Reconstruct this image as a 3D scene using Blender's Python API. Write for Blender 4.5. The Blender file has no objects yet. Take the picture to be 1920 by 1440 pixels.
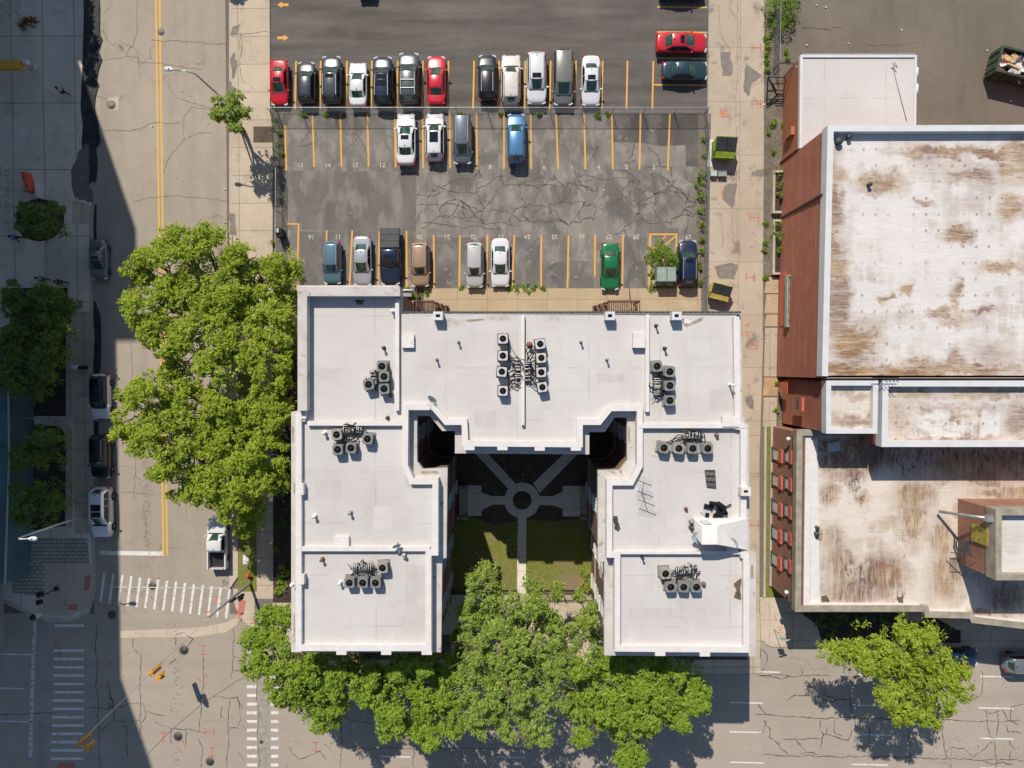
import bpy, math, random
import numpy as np
from mathutils import Vector, Matrix
R = math.radians
scene = bpy.context.scene
random.seed(7)

# ------------------------------------------------------------------ camera
CAM_H = 67.37
NX, NY = 970.0, 690.0            # where the plumb line under the drone meets the picture
FPX = 1280.0
cam_d = bpy.data.cameras.new("camera"); cam_d.lens = 24.0; cam_d.sensor_width = 36.0
cam_d.clip_start = 0.5; cam_d.clip_end = 3000
cam = bpy.data.objects.new("camera", cam_d); scene.collection.objects.link(cam)
_fwd = Vector(((960-NX)/FPX, -(720-NY)/FPX, -1)).normalized()
cam.rotation_mode = 'QUATERNION'
_z = -_fwd; _x = Vector((1, 0, 0)); _x = (_x-_z*_x.dot(_z)).normalized(); _y = _z.cross(_x)
_q = Matrix((_x, _y, _z)).transposed().to_quaternion(); cam.rotation_quaternion = _q
cam.location = (0, 0, CAM_H)
scene.camera = cam
_M = _q.to_matrix()

# ------------------------------------------------------------------ light
SUN_EL, SUN_AZ = 45.7, None
sun_dir = Vector((-0.316, 0.949, 0)).normalized() * math.cos(R(SUN_EL)); sun_dir.z = math.sin(R(SUN_EL))
ld = bpy.data.lights.new("sun", 'SUN'); ld.energy = 4.85; ld.angle = R(0.5); ld.color = (1.0, 0.925, 0.83)
sun = bpy.data.objects.new("sun", ld); scene.collection.objects.link(sun)
sun.rotation_mode = 'QUATERNION'; sun.rotation_quaternion = (-sun_dir).to_track_quat('-Z', 'Y')
sun.location = (-30, 60, 90)
world = bpy.data.worlds.new("World"); scene.world = world; world.use_nodes = True
wn = world.node_tree.nodes; wl = world.node_tree.links
sky = wn.new('ShaderNodeTexSky'); sky.sky_type = 'NISHITA'; sky.sun_disc = False
sky.sun_elevation = R(SUN_EL); sky.sun_rotation = math.atan2(sun_dir.x, sun_dir.y)
sky.air_density = 1.0; sky.dust_density = 0.6; sky.ozone_density = 2.2
wl.new(sky.outputs[0], wn['Background'].inputs[0]); wn['Background'].inputs[1].default_value = 0.10
scene.view_settings.view_transform = 'Standard'; scene.view_settings.look = 'None'
scene.view_settings.exposure = 0.10; scene.view_settings.gamma = 1.0
scene.view_settings.use_curve_mapping = False
scene.render.engine = 'CYCLES'

def U(px, py, z=0.0):
    """point of the place seen at picture point (px, py) when it stands z metres high"""
    d = _M @ Vector(((px-960)/FPX, -(py-720)/FPX, -1.0))
    t = (z - CAM_H) / d.z
    return Vector((d.x*t, d.y*t, z))
def UP(pts, z=0.0):
    return [tuple(U(x, y, z).xy) for x, y in pts]

# ------------------------------------------------------------------ scene helpers
def link(o):
    scene.collection.objects.link(o); return o
def tag(o, label=None, cat=None, group=None, kind=None):
    if label: o['label'] = label
    if cat: o['category'] = cat
    if group: o['group'] = group
    if kind: o['kind'] = kind
    return o
def empty(name, loc, label=None, cat=None, group=None, rz=0):
    o = bpy.data.objects.new(name, None); o.location = loc; o.rotation_euler = (0, 0, rz)
    o.empty_display_size = 0.3
    link(o); return tag(o, label, cat, group)

class MB:
    def __init__(s): s.v = []; s.f = []; s.sm = []; s.mi = []
    def add(s, vs, fs, smooth=False, mi=0):
        b = len(s.v); s.v += [tuple(p) for p in vs]
        s.f += [tuple(i+b for i in f) for f in fs]; s.sm += [smooth]*len(fs); s.mi += [mi]*len(fs)
        return s
    def prism(s, poly, z0, z1, top=True, bottom=False, mi=0):
        n = len(poly)
        a = sum(poly[i][0]*poly[(i+1) % n][1]-poly[(i+1) % n][0]*poly[i][1] for i in range(n))
        if a < 0: poly = poly[::-1]
        vs = [(x, y, z0) for x, y in poly] + [(x, y, z1) for x, y in poly]
        fs = [(i, (i+1) % n, n+(i+1) % n, n+i) for i in range(n)]
        if top: fs.append(tuple(range(n, 2*n)))
        if bottom: fs.append(tuple(range(n-1, -1, -1)))
        return s.add(vs, fs, mi=mi)
    def sheet(s, poly, z, mi=0):
        n = len(poly)
        a = sum(poly[i][0]*poly[(i+1) % n][1]-poly[(i+1) % n][0]*poly[i][1] for i in range(n))
        if a < 0: poly = poly[::-1]
        return s.add([(x, y, z) for x, y in poly], [tuple(range(n))], mi=mi)
    def box(s, c, d, rz=0, rx=0, mi=0, tilt=None):
        m = Matrix.Rotation(rz, 3, 'Z') @ Matrix.Rotation(rx, 3, 'X')
        if tilt is not None: m = tilt
        c = Vector(c); h = Vector(d)/2
        vs = [c + m @ Vector((x*h.x, y*h.y, z*h.z)) for x in (-1, 1) for y in (-1, 1) for z in (-1, 1)]
        return s.add(vs, [(0,1,3,2),(4,6,7,5),(0,4,5,1),(2,3,7,6),(0,2,6,4),(1,5,7,3)], mi=mi)
    def bar(s, p, q, w, h, mi=0):
        p = Vector(p); q = Vector(q); d = q-p; L = d.length
        if L < 1e-6: return s
        return s.box((p+q)/2, (w, h, L), tilt=d.to_track_quat('Z', 'Y').to_matrix(), mi=mi)
    def tube(s, pts, r, n=8, cap=True, mi=0):
        pts = [Vector(p) for p in pts]; rr = r if isinstance(r, (list, tuple)) else [r]*len(pts)
        vs = []; fs = []
        for i, p in enumerate(pts):
            d = (pts[min(i+1, len(pts)-1)]-pts[max(i-1, 0)])
            if d.length < 1e-9: d = Vector((0, 0, 1))
            m = d.to_track_quat('Z', 'Y').to_matrix()
            for k in range(n):
                a = 2*math.pi*k/n
                vs.append(p + m @ Vector((rr[i]*math.cos(a), rr[i]*math.sin(a), 0)))
        for i in range(len(pts)-1):
            for k in range(n):
                fs.append((i*n+k, i*n+(k+1) % n, (i+1)*n+(k+1) % n, (i+1)*n+k))
        if cap:
            fs.append(tuple(range(n-1, -1, -1))); fs.append(tuple((len(pts)-1)*n+k for k in range(n)))
        return s.add(vs, fs, True, mi=mi)
    def ribbon(s, pts, w, z, mi=0, closed=False):
        """flat strip of width w along 2-D points"""
        P = [Vector((p[0], p[1])) for p in pts]; n = len(P); L = []; Rr = []
        for i in range(n):
            a = P[i-1] if (i > 0 or closed) else P[i]; b = P[(i+1) % n] if (i < n-1 or closed) else P[i]
            d = (b-a)
            if d.length < 1e-9: d = Vector((1, 0))
            d.normalize(); nn = Vector((-d.y, d.x))
            ww = w[i] if isinstance(w, (list, tuple)) else w
            k = 1.0
            if 0 < i < n-1 or closed:
                d1 = (P[i]-a).normalized() if (P[i]-a).length > 1e-9 else d
                k = 1.0/max(0.6, abs(d1.dot(d)))
            L.append(P[i]+nn*ww/2*k); Rr.append(P[i]-nn*ww/2*k)
        vs = [(p.x, p.y, z) for p in L]+[(p.x, p.y, z) for p in Rr]
        m = n if closed else n-1
        return s.add(vs, [(n+i, n+(i+1) % n, (i+1) % n, i) for i in range(m)], mi=mi)
    def wall(s, pts, w, z0, z1, closed=False, mi=0):
        """solid wall of width w along 2-D points, mitred"""
        P = [Vector((p[0], p[1])) for p in pts]; n = len(P); L = []; Rr = []
        for i in range(n):
            if closed or 0 < i < n-1:
                d0 = (P[i]-P[i-1]).normalized(); d1 = (P[(i+1) % n]-P[i]).normalized()
                n0 = Vector((-d0.y, d0.x)); n1 = Vector((-d1.y, d1.x)); m = (n0+n1)
                m = m.normalized() if m.length > 1e-6 else n0
                k = 1/max(0.35, m.dot(n0)); off = m*k*w/2
            else:
                d = (P[1]-P[0]) if i == 0 else (P[-1]-P[-2]); d.normalize(); off = Vector((-d.y, d.x))*w/2
            L.append(P[i]+off); Rr.append(P[i]-off)
        vs = []
        for z in (z0, z1): vs += [(p.x, p.y, z) for p in L]+[(p.x, p.y, z) for p in Rr]
        fs = []; m = n if closed else n-1; q = 2*n
        for i in range(m):
            j = (i+1) % n
            fs += [(q+i, q+n+i, q+n+j, q+j), (i, q+i, q+j, j), (n+i, n+j, q+n+j, q+n+i)]
        if not closed:
            fs += [(0, n, q+n, q), (n-1, q+n-1, q+n+n-1, n+n-1)]
        return s.add(vs, fs, mi=mi)
    def mesh(s, name, org=(0, 0, 0)):
        me = bpy.data.meshes.new(name); o = Vector(org)
        me.from_pydata([(p[0]-o.x, p[1]-o.y, p[2]-o.z) for p in s.v], [], s.f)
        me.polygons.foreach_set('use_smooth', s.sm); me.polygons.foreach_set('material_index', s.mi); me.update()
        return me
    def build(s, name, mat, parent=None, org=None, label=None, cat=None, group=None, kind=None):
        if org is None: org = Vector(parent.location) if parent else Vector((0, 0, 0))
        me = s.mesh(name, org); o = bpy.data.objects.new(name, me)
        for m in (mat if isinstance(mat, (list, tuple)) else [mat]): me.materials.append(m)
        link(o)
        if parent: o.parent = parent
        else: o.location = org
        return tag(o, label, cat, group, kind)
def struct(name, mb, mat): return mb.build(name, mat, kind='structure')
def copy_tree(o, parent=None):
    c = o.copy(); link(c); c.parent = parent
    for ch in list(o.children): copy_tree(ch, c)
    return c

# ------------------------------------------------------------------ material helper
class G:
    def __init__(s, name):
        s.m = bpy.data.materials.new(name); s.m.use_nodes = True
        s.n = s.m.node_tree.nodes; s.l = s.m.node_tree.links; s.b = s.n['Principled BSDF']
        s._pos = None
    def _in(s, sock, v):
        if v is None: return
        if isinstance(v, bpy.types.NodeSocket): s.l.new(v, sock)
        elif isinstance(v, (tuple, list)):
            if len(v) == 3 and sock.type == 'RGBA': v = (*v, 1)
            sock.default_value = v
        else: sock.default_value = v
    def pos(s, scale=(1, 1, 1), rot=0.0, loc=(0, 0, 0)):
        if s._pos is None: s._pos = s.n.new('ShaderNodeNewGeometry').outputs['Position']
        if scale == (1, 1, 1) and rot == 0 and loc == (0, 0, 0): return s._pos
        mp = s.n.new('ShaderNodeMapping'); s.l.new(s._pos, mp.inputs[0])
        mp.inputs['Scale'].default_value = scale; mp.inputs['Rotation'].default_value = (0, 0, rot); mp.inputs['Location'].default_value = loc
        return mp.outputs[0]
    def obj(s):
        return s.n.new('ShaderNodeTexCoord').outputs['Object']
    def noise(s, vec, scale=1.0, detail=4.0, rough=0.55, dist=0.0):
        t = s.n.new('ShaderNodeTexNoise'); s.l.new(vec, t.inputs['Vector'])
        t.inputs['Scale'].default_value = scale; t.inputs['Detail'].default_value = detail
        t.inputs['Roughness'].default_value = rough; t.inputs['Distortion'].default_value = dist
        return t.outputs[0]
    def noisec(s, vec, scale=1.0, detail=3.0):
        t = s.n.new('ShaderNodeTexNoise'); s.l.new(vec, t.inputs['Vector'])
        t.inputs['Scale'].default_value = scale; t.inputs['Detail'].default_value = detail
        return t.outputs[1]
    def warp(s, vec, scale, amt):
        c = s.noisec(vec, scale)
        a = s.n.new('ShaderNodeVectorMath'); a.operation = 'SUBTRACT'; s.l.new(c, a.inputs[0]); a.inputs[1].default_value = (.5, .5, .5)
        b = s.n.new('ShaderNodeVectorMath'); b.operation = 'MULTIPLY_ADD'; s.l.new(a.outputs[0], b.inputs[0]); b.inputs[1].default_value = (amt, amt, amt); s.l.new(vec, b.inputs[2])
        return b.outputs[0]
    def cracks(s, vec, scale, width):
        t = s.n.new('ShaderNodeTexVoronoi'); t.feature = 'DISTANCE_TO_EDGE'; s.l.new(vec, t.inputs['Vector']); t.inputs['Scale'].default_value = scale
        return s.ramp(t.outputs[0], [(0, 1), (width, 0)])
    def cell(s, vec, scale):
        t = s.n.new('ShaderNodeTexVoronoi'); s.l.new(vec, t.inputs['Vector']); t.inputs['Scale'].default_value = scale
        return t.outputs['Color']
    def ramp(s, fac, stops):
        r = s.n.new('ShaderNodeValToRGB'); s._in(r.inputs[0], fac); e = r.color_ramp.elements
        while len(e) < len(stops): e.new(0.5)
        for el, (p, c) in zip(e, stops):
            el.position = p; el.color = (c, c, c, 1) if not isinstance(c, (tuple, list)) else (*c, 1)
        return r.outputs[0]
    def mix(s, fac, a, b, mode='MIX'):
        m = s.n.new('ShaderNodeMix'); m.data_type = 'RGBA'; m.blend_type = mode
        s._in(m.inputs[0], fac); s._in(m.inputs[6], a); s._in(m.inputs[7], b)
        return m.outputs[2]
    def math(s, op, a, b=None, c=None, clamp=False):
        m = s.n.new('ShaderNodeMath'); m.operation = op; m.use_clamp = clamp
        s._in(m.inputs[0], a); s._in(m.inputs[1], b)
        if c is not None: s._in(m.inputs[2], c)
        return m.outputs[0]
    def xyz(s, vec):
        x = s.n.new('ShaderNodeSeparateXYZ'); s.l.new(vec, x.inputs[0]); return x.outputs
    def blob(s, px, py, rx, ry, z=0.0, p=None):
        """soft stain centred on a picture point, radii in metres"""
        c = U(px, py, z); v = s.n.new('ShaderNodeVectorMath'); v.operation = 'SUBTRACT'
        s.l.new(p if p is not None else s.pos(), v.inputs[0]); v.inputs[1].default_value = (c.x, c.y, 0)
        w = s.n.new('ShaderNodeVectorMath'); w.operation = 'MULTIPLY'; s.l.new(v.outputs[0], w.inputs[0]); w.inputs[1].default_value = (1/rx, 1/ry, 0)
        l = s.n.new('ShaderNodeVectorMath'); l.operation = 'LENGTH'; s.l.new(w.outputs[0], l.inputs[0])
        return s.ramp(l.outputs['Value'], [(0.35, 1), (1.05, 0)])
    def out(s, col, rough=0.85, bump=None, metallic=0.0, spec=0.3, **kw):
        s._in(s.b.inputs['Base Color'], col); s._in(s.b.inputs['Roughness'], rough)
        s.b.inputs['Metallic'].default_value = metallic; s.b.inputs['Specular IOR Level'].default_value = spec
        if bump:
            bn = s.n.new('ShaderNodeBump'); s.l.new(bump[0], bn.inputs['Height'])
            bn.inputs['Strength'].default_value = bump[1]; bn.inputs['Distance'].default_value = bump[2]
            s.l.new(bn.outputs[0], s.b.inputs['Normal'])
        for k, v in kw.items(): s._in(s.b.inputs[k.replace('_', ' ')], v)
        return s.m
def hx(r, g, b):
    f = lambda c: ((c/255+0.055)/1.055)**2.4 if c > 10 else c/255/12.92
    return (f(r), f(g), f(b))

def simple(name, col, rough=0.6, var=0.15, scale=3.0, metallic=0.0, spec=0.3, **kw):
    g = G(name); n = g.noise(g.pos(), scale, 4)
    lo = tuple(c*(1-var) for c in col); hi = tuple(min(1, c*(1+var)) for c in col)
    return g.out(g.mix(g.ramp(n, [(.3, 0), (.7, 1)]), lo, hi), rough, metallic=metallic, spec=spec, **kw)

MAT = {}
def ground_mats():
    # sun-bleached street surface
    g = G('street_surface'); p = g.pos()
    big = g.noise(p, .07, 5, .6); mid = g.noise(p, .7, 6, .6); fine = g.noise(p, 14, 3, .7)
    col = g.mix(g.ramp(big, [(.3, 0), (.7, 1)]), (0.333, 0.283, 0.224), (0.408, 0.347, 0.276))
    col = g.mix(g.math('MULTIPLY', g.ramp(mid, [(.42, 0), (.75, 1)]), .45), col, (0.279, 0.238, 0.193))
    tr = g.noise(g.pos((1.0, .03, 1)), .55, 3, .6)
    col = g.mix(g.math('MULTIPLY', g.ramp(tr, [(.5, 0), (.75, 1)]), .35), col, (0.231, 0.204, 0.174))
    col = g.mix(g.math('MULTIPLY', g.ramp(fine, [(.35, 1), (.6, 0)]), .30), col, (0.204, 0.177, 0.150))
    wv = g.warp(p, .5, 2.2)
    cr = g.cracks(g.warp(wv, 2.5, .35), .16, .006); msk = g.ramp(g.noise(p, .11, 3), [(.46, 0), (.56, 1)])
    col = g.mix(g.math('MULTIPLY', g.math('MULTIPLY', cr, msk), .75), col, (0.082, 0.071, 0.061))
    sp = g.noise(p, 3.0, 8, .75)
    col = g.mix(g.math('MULTIPLY', g.ramp(sp, [(.66, 0), (.72, 1)]), .4), col, (0.177, 0.156, 0.136))
    col = g.mix(g.math('MULTIPLY', g.ramp(g.noise(g.pos((1, .12, 1), loc=(9, 2, 0)), .33, 5, .6), [(.5, 0), (.7, 1)]), .30), col, (.22, .19, .16))
    MAT['street'] = g.out(col, .9, (fine, .25, .02))
    # east-west street: same, tracks the other way, slab joints
    g = G('main_street_surface'); p = g.pos()
    big = g.noise(p, .06, 5, .6); mid = g.noise(p, .6, 6, .6); fine = g.noise(p, 13, 3, .7)
    col = g.mix(g.ramp(big, [(.3, 0), (.7, 1)]), (0.333, 0.286, 0.231), (0.408, 0.351, 0.283))
    tr = g.noise(g.pos((.04, 1, 1)), .45, 3, .6)
    col = g.mix(g.math('MULTIPLY', g.ramp(tr, [(.48, 0), (.72, 1)]), .35), col, (0.258, 0.224, 0.188))
    col = g.mix(g.math('MULTIPLY', g.ramp(mid, [(.45, 0), (.75, 1)]), .4), col, (0.299, 0.258, 0.211))
    col = g.mix(g.math('MULTIPLY', g.ramp(fine, [(.35, 1), (.6, 0)]), .30), col, (0.204, 0.177, 0.150))
    cr = g.cracks(g.warp(g.warp(p, .5, 2.0), 2.5, .4), .20, .006); msk = g.ramp(g.noise(p, .13, 3), [(.5, 0), (.58, 1)])
    col = g.mix(g.math('MULTIPLY', g.math('MULTIPLY', cr, msk), .7), col, (0.082, 0.071, 0.061))
    MAT['street2'] = g.out(col, .9, (fine, .25, .02))
    # newer dark lot
    g = G('new_lot_asphalt'); p = g.pos()
    st = g.noise(g.pos((.12, 1, 1)), .9, 5, .6); big = g.noise(p, .16, 5, .6); fine = g.noise(p, 16, 3, .7)
    col = g.mix(g.ramp(st, [(.35, 0), (.68, 1)]), (0.086, 0.075, 0.065), (0.155, 0.137, 0.120))
    col = g.mix(g.math('MULTIPLY', g.ramp(big, [(.52, 0), (.72, 1)]), .6), col, (0.192, 0.172, 0.150))
    col = g.mix(g.math('MULTIPLY', g.ramp(g.noise(p, 1.6, 6, .7), [(.55, 0), (.75, 1)]), .4), col, (0.062, 0.056, 0.050))
    col = g.mix(g.math('MULTIPLY', g.ramp(fine, [(.4, 1), (.6, 0)]), .35), col, (0.068, 0.061, 0.055))
    MAT['lot_new'] = g.out(col, .85, (fine, .3, .02))
    # old cracked lot
    g = G('old_lot_asphalt'); p = g.pos()
    big = g.noise(p, .22, 6, .62, .4); fine = g.noise(p, 15, 3, .7); mid = g.noise(g.pos((1, .45, 1)), .9, 5, .6)
    col = g.mix(g.ramp(big, [(.40, 0), (.60, 1)]), (0.139, 0.127, 0.112), (0.237, 0.215, 0.187))
    col = g.mix(g.math('MULTIPLY', g.ramp(mid, [(.48, 0), (.60, 1)]), .7), col, (0.319, 0.287, 0.244))
    col = g.mix(g.math('MULTIPLY', g.ramp(g.noise(g.pos((.5, .5, 1), loc=(7, 3, 0)), .6, 4), [(.55, 0), (.7, 1)]), .5), col, (0.099, 0.091, 0.083))
    cr = g.cracks(g.warp(g.warp(p, .45, 2.5), 2.2, .5), .34, .010)
    bl = g.ramp(g.math('ADD', g.blob(1080, 375, 19, 4.2), g.math('MULTIPLY', g.noise(p, .2, 3), .7)), [(.55, 0), (.8, 1)])
    col = g.mix(g.math('MULTIPLY', g.math('MULTIPLY', cr, bl), .7), col, (0.069, 0.063, 0.058))
    cr2 = g.cracks(g.warp(p, 1.2, .8), 1.6, .02)
    col = g.mix(g.math('MULTIPLY', g.math('MULTIPLY', cr2, g.blob(1060, 470, 3.2, 1.6)), .6), col, (0.348, 0.317, 0.269))
    col = g.mix(g.math('MULTIPLY', g.ramp(fine, [(.4, 1), (.6, 0)]), .35), col, (0.104, 0.095, 0.085))
    cr3 = g.cracks(g.warp(g.warp(p, .8, 1.6), 3.0, .4), .9, .013)
    col = g.mix(g.math('MULTIPLY', g.math('MULTIPLY', cr3, g.ramp(g.noise(g.pos(loc=(2, 8, 0)), .25, 3), [(.48, 0), (.6, 1)])), .45), col, (0.076, 0.070, 0.063))
    MAT['lot_old'] = g.out(col, .88, (fine, .3, .02))
    for nm, a, b in (('lot_patch', (0.133, 0.120, 0.106), (0.191, 0.171, 0.151)), ('lot_patch_dark', (0.086, 0.076, 0.068), (0.127, 0.115, 0.103)),
                     ('stall_asphalt', (0.110, 0.104, 0.096), (0.180, 0.167, 0.151))):
        g = G(nm); p = g.pos(); big = g.noise(g.pos((1, .4, 1)), .35, 6, .65, .5); fine = g.noise(p, 15, 3, .7)
        col = g.mix(g.ramp(big, [(.38, 0), (.64, 1)]), a, b)
        col = g.mix(g.math('MULTIPLY', g.ramp(g.noise(g.pos((1, .5, 1), loc=(3, 9, 0)), .6, 5), [(.50, 0), (.62, 1)]), .8), col, tuple(c*1.35 for c in b))
        col = g.mix(g.math('MULTIPLY', g.ramp(fine, [(.4, 1), (.6, 0)]), .3), col, tuple(c*.7 for c in a))
        MAT[nm] = g.out(col, .88, (fine, .3, .02))
    # back yard tarmac
    g = G('yard_tarmac'); p = g.pos()
    big = g.noise(p, .12, 6, .65, .3); fine = g.noise(p, 11, 4, .75); st = g.noise(g.pos((1, .2, 1)), .7, 4)
    col = g.mix(g.ramp(big, [(.35, 0), (.66, 1)]), (0.150, 0.126, 0.098), (0.205, 0.173, 0.136))
    col = g.mix(g.math('MULTIPLY', g.ramp(st, [(.5, 0), (.72, 1)]), .5), col, (0.120, 0.100, 0.080))
    col = g.mix(g.math('MULTIPLY', g.ramp(fine, [(.4, 1), (.6, 0)]), .45), col, (0.100, 0.085, 0.068))
    cr = g.cracks(g.warp(p, .6, 1.6), .12, .004); col = g.mix(g.math('MULTIPLY', cr, .5), col, (0.070, 0.058, 0.045))
    MAT['yard'] = g.out(col, .9, (fine, .3, .02))
    # concrete: sidewalk, alley
    def conc(nm, a, b, sx, sy, rot=0.0, dirt=.5, j=.02, tint=(.30, .19, .10)):
        g = G(nm); p = g.pos(); big = g.noise(p, .25, 5, .6); fine = g.noise(p, 12, 3, .7)
        col = g.mix(g.ramp(big, [(.35, 0), (.65, 1)]), a, b)
        q = g.warp(g.pos((1/sx, 1/sy, 1), rot), .6, .03)
        x, y, _ = g.xyz(q)
        fx = g.math('ABSOLUTE', g.math('SUBTRACT', g.math('FRACT', x), .5)); fy = g.math('ABSOLUTE', g.math('SUBTRACT', g.math('FRACT', y), .5))
        jx = g.math('GREATER_THAN', fx, .5-j/sx); jy = g.math('GREATER_THAN', fy, .5-j/sy)
        jj = g.math('MAXIMUM', jx, jy)
        wn_ = g.n.new('ShaderNodeTexWhiteNoise'); fl = g.n.new('ShaderNodeVectorMath'); fl.operation = 'FLOOR'
        ad = g.n.new('ShaderNodeVectorMath'); ad.operation = 'ADD'; g.l.new(q, ad.inputs[0]); ad.inputs[1].default_value = (.0, .0, 0)
        g.l.new(ad.outputs[0], fl.inputs[0])
        ml = g.n.new('ShaderNodeVectorMath'); ml.operation = 'MULTIPLY'; g.l.new(fl.outputs[0], ml.inputs[0]); ml.inputs[1].default_value = (1, 1, 0)
        g.l.new(ml.outputs[0], wn_.inputs[0])
        col = g.mix(g.math('MULTIPLY', wn_.outputs[0], .22), col, tuple(c*.72 for c in a))
        d = g.noise(p, .55, 6, .7, .3)
        col = g.mix(g.math('MULTIPLY', g.ramp(d, [(.55, 0), (.68, 1)]), dirt), col, (.16, .135, .108))
        col = g.mix(g.math('MULTIPLY', g.ramp(g.noise(g.pos(loc=(31, 5, 0)), .3, 4), [(.6, 0), (.8, 1)]), .25), col, tint)
        col = g.mix(g.math('MULTIPLY', g.ramp(fine, [(.4, 1), (.6, 0)]), .22), col, tuple(c*.6 for c in a))
        cr = g.cracks(g.warp(g.warp(p, .7, 1.6), 3, .25), .22, .004); col = g.mix(g.math('MULTIPLY', g.math('MULTIPLY', cr, g.ramp(g.noise(p, .2, 2), [(.48, 0), (.55, 1)])), .6), col, (.08, .065, .05))
        col = g.mix(g.math('MULTIPLY', jj, .65), col, (.10, .083, .065))
        MAT[nm] = g.out(col, .9, (fine, .2, .02))
    conc('sidewalk_concrete', (0.458, 0.381, 0.283), (0.555, 0.464, 0.348), 3.9, 2.7, dirt=.35, j=.028)
    conc('plaza_concrete', (0.586, 0.527, 0.429), (0.722, 0.646, 0.538), 3.1, 6.5, dirt=.35, j=.04)
    conc('alley_concrete', (0.415, 0.342, 0.262), (0.494, 0.409, 0.311), 3.1, 5.2, dirt=.75, j=.02)
    conc('yard_walk_concrete', (0.415, 0.323, 0.201), (0.494, 0.390, 0.250), 2.95, 1.35, dirt=.2, j=.018)
    conc('court_path_concrete', (0.682, 0.613, 0.523), (0.841, 0.751, 0.637), 50, 1.55, dirt=.15, j=.02)
    conc('kerb_stone', (0.439, 0.378, 0.305), (0.525, 0.458, 0.366), 3, 3, dirt=.3, j=.012)
    conc('smooth_concrete', (0.488, 0.403, 0.305), (0.573, 0.476, 0.366), 5, 5, dirt=.2, j=.015)
    # pavers
    g = G('plaza_pavers'); p = g.pos()
    br = g.n.new('ShaderNodeTexBrick'); g.l.new(p, br.inputs['Vector']); br.inputs['Scale'].default_value = 1.0
    br.inputs['Brick Width'].default_value = .55; br.inputs['Row Height'].default_value = .38; br.inputs['Mortar Size'].default_value = .03
    br.inputs['Color1'].default_value = (.36, .33, .28, 1); br.inputs['Color2'].default_value = (.46, .42, .36, 1); br.inputs['Mortar'].default_value = (.10, .07, .06, 1)
    MAT['pavers'] = g.out(g.mix(g.ramp(g.noise(p, .4, 4), [(.4, 0), (.7, .5)]), br.outputs[0], (.2, .165, .13)), .9)
    # earth, grass
    g = G('soil_and_shade_tone'); p = g.pos(); n = g.noise(p, 1.2, 7, .7); f = g.noise(p, 9, 4, .8)
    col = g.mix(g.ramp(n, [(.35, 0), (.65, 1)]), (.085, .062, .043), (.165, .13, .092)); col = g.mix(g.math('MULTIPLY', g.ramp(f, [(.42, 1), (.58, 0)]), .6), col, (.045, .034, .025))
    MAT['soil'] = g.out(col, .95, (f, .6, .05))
    g = G('gravel_strip'); p = g.pos(); n = g.noise(p, .8, 7, .75); f = g.noise(p, 7, 5, .85)
    col = g.mix(g.ramp(n, [(.35, 0), (.65, 1)]), (.135, .112, .085), (.27, .228, .175)); col = g.mix(g.math('MULTIPLY', g.ramp(f, [(.42, 1), (.56, 0)]), .7), col, (.06, .05, .038))
    col = g.mix(g.ramp(g.noise(g.pos(loc=(5, 5, 0)), 1.1, 5, .7), [(.6, 0), (.7, .6)]), col, (.07, .09, .022))
    MAT['gravel'] = g.out(col, .95, (f, .7, .05))
    g = G('lawn_surface'); p = g.pos(); n = g.noise(p, .55, 6, .7); f = g.noise(p, 8, 5, .8)
    col = g.mix(g.ramp(f, [(.35, 0), (.65, 1)]), (.085, .092, .018), (.25, .265, .045))
    dry = g.math('ADD', g.math('MULTIPLY', g.ramp(n, [(.48, 0), (.68, 1)]), .75), g.math('MULTIPLY', g.blob(1085, 1098, 3.4, 1.9), .9), clamp=True)
    col = g.mix(dry, col, g.mix(g.ramp(f, [(.35, 0), (.65, 1)]), (.17, .125, .075), (.30, .225, .14)))
    MAT['lawn'] = g.out(col, .95, (f, .8, .06))
    MAT['mulch'] = simple('dark_mulch', (.055, .04, .03), .95, .5, 6)
    # paints
    def paint(nm, c, wear=.62):
        g = G(nm); n = g.noise(g.pos(), 3.5, 8, .75); f = g.noise(g.pos(), 30, 2)
        MAT[nm] = g.out(g.mix(g.ramp(n, [(wear, 0), (wear+.06, .8)]), g.mix(g.math('MULTIPLY', f, .35), c, tuple(x*.72 for x in c)), (.2, .172, .14)), .75)
    paint('yellow_paint', (.66, .40, .085)); paint('lot_yellow_paint', (.68, .37, .07)); paint('white_paint', (.70, .68, .64), .545)
    paint('worn_white_paint', (.62, .60, .56), .50); paint('red_mark_paint', (.55, .10, .07), .58); paint('orange_mark_paint', (.62, .25, .13), .5)
    paint('pink_pad_paint', (.50, .17, .14), .7); paint('number_paint', (.58, .51, .42), .50)
    MAT['crack'] = simple('crack_filler', (.095, .080, .066), .8, .3, 4)
    MAT['crack_soft'] = simple('fine_crack', (.21, .18, .15), .9, .3, 4)
    MAT['wet'] = simple('dark_oily_patch', (.035, .037, .038), .75, .5, 1.3)
    MAT['stain'] = simple('asphalt_patch', (.165, .142, .118), .9, .2, 2.0)
    MAT['stain_grey'] = simple('grey_repair_patch', (.205, .18, .15), .9, .2, 2.0)
    MAT['iron'] = simple('cast_iron', (.085, .073, .062), .6, .3, 12, metallic=.3)
    MAT['orange_slab'] = simple('rust_tinted_slab', (.42, .27, .14), .9, .2, 1.5)

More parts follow.
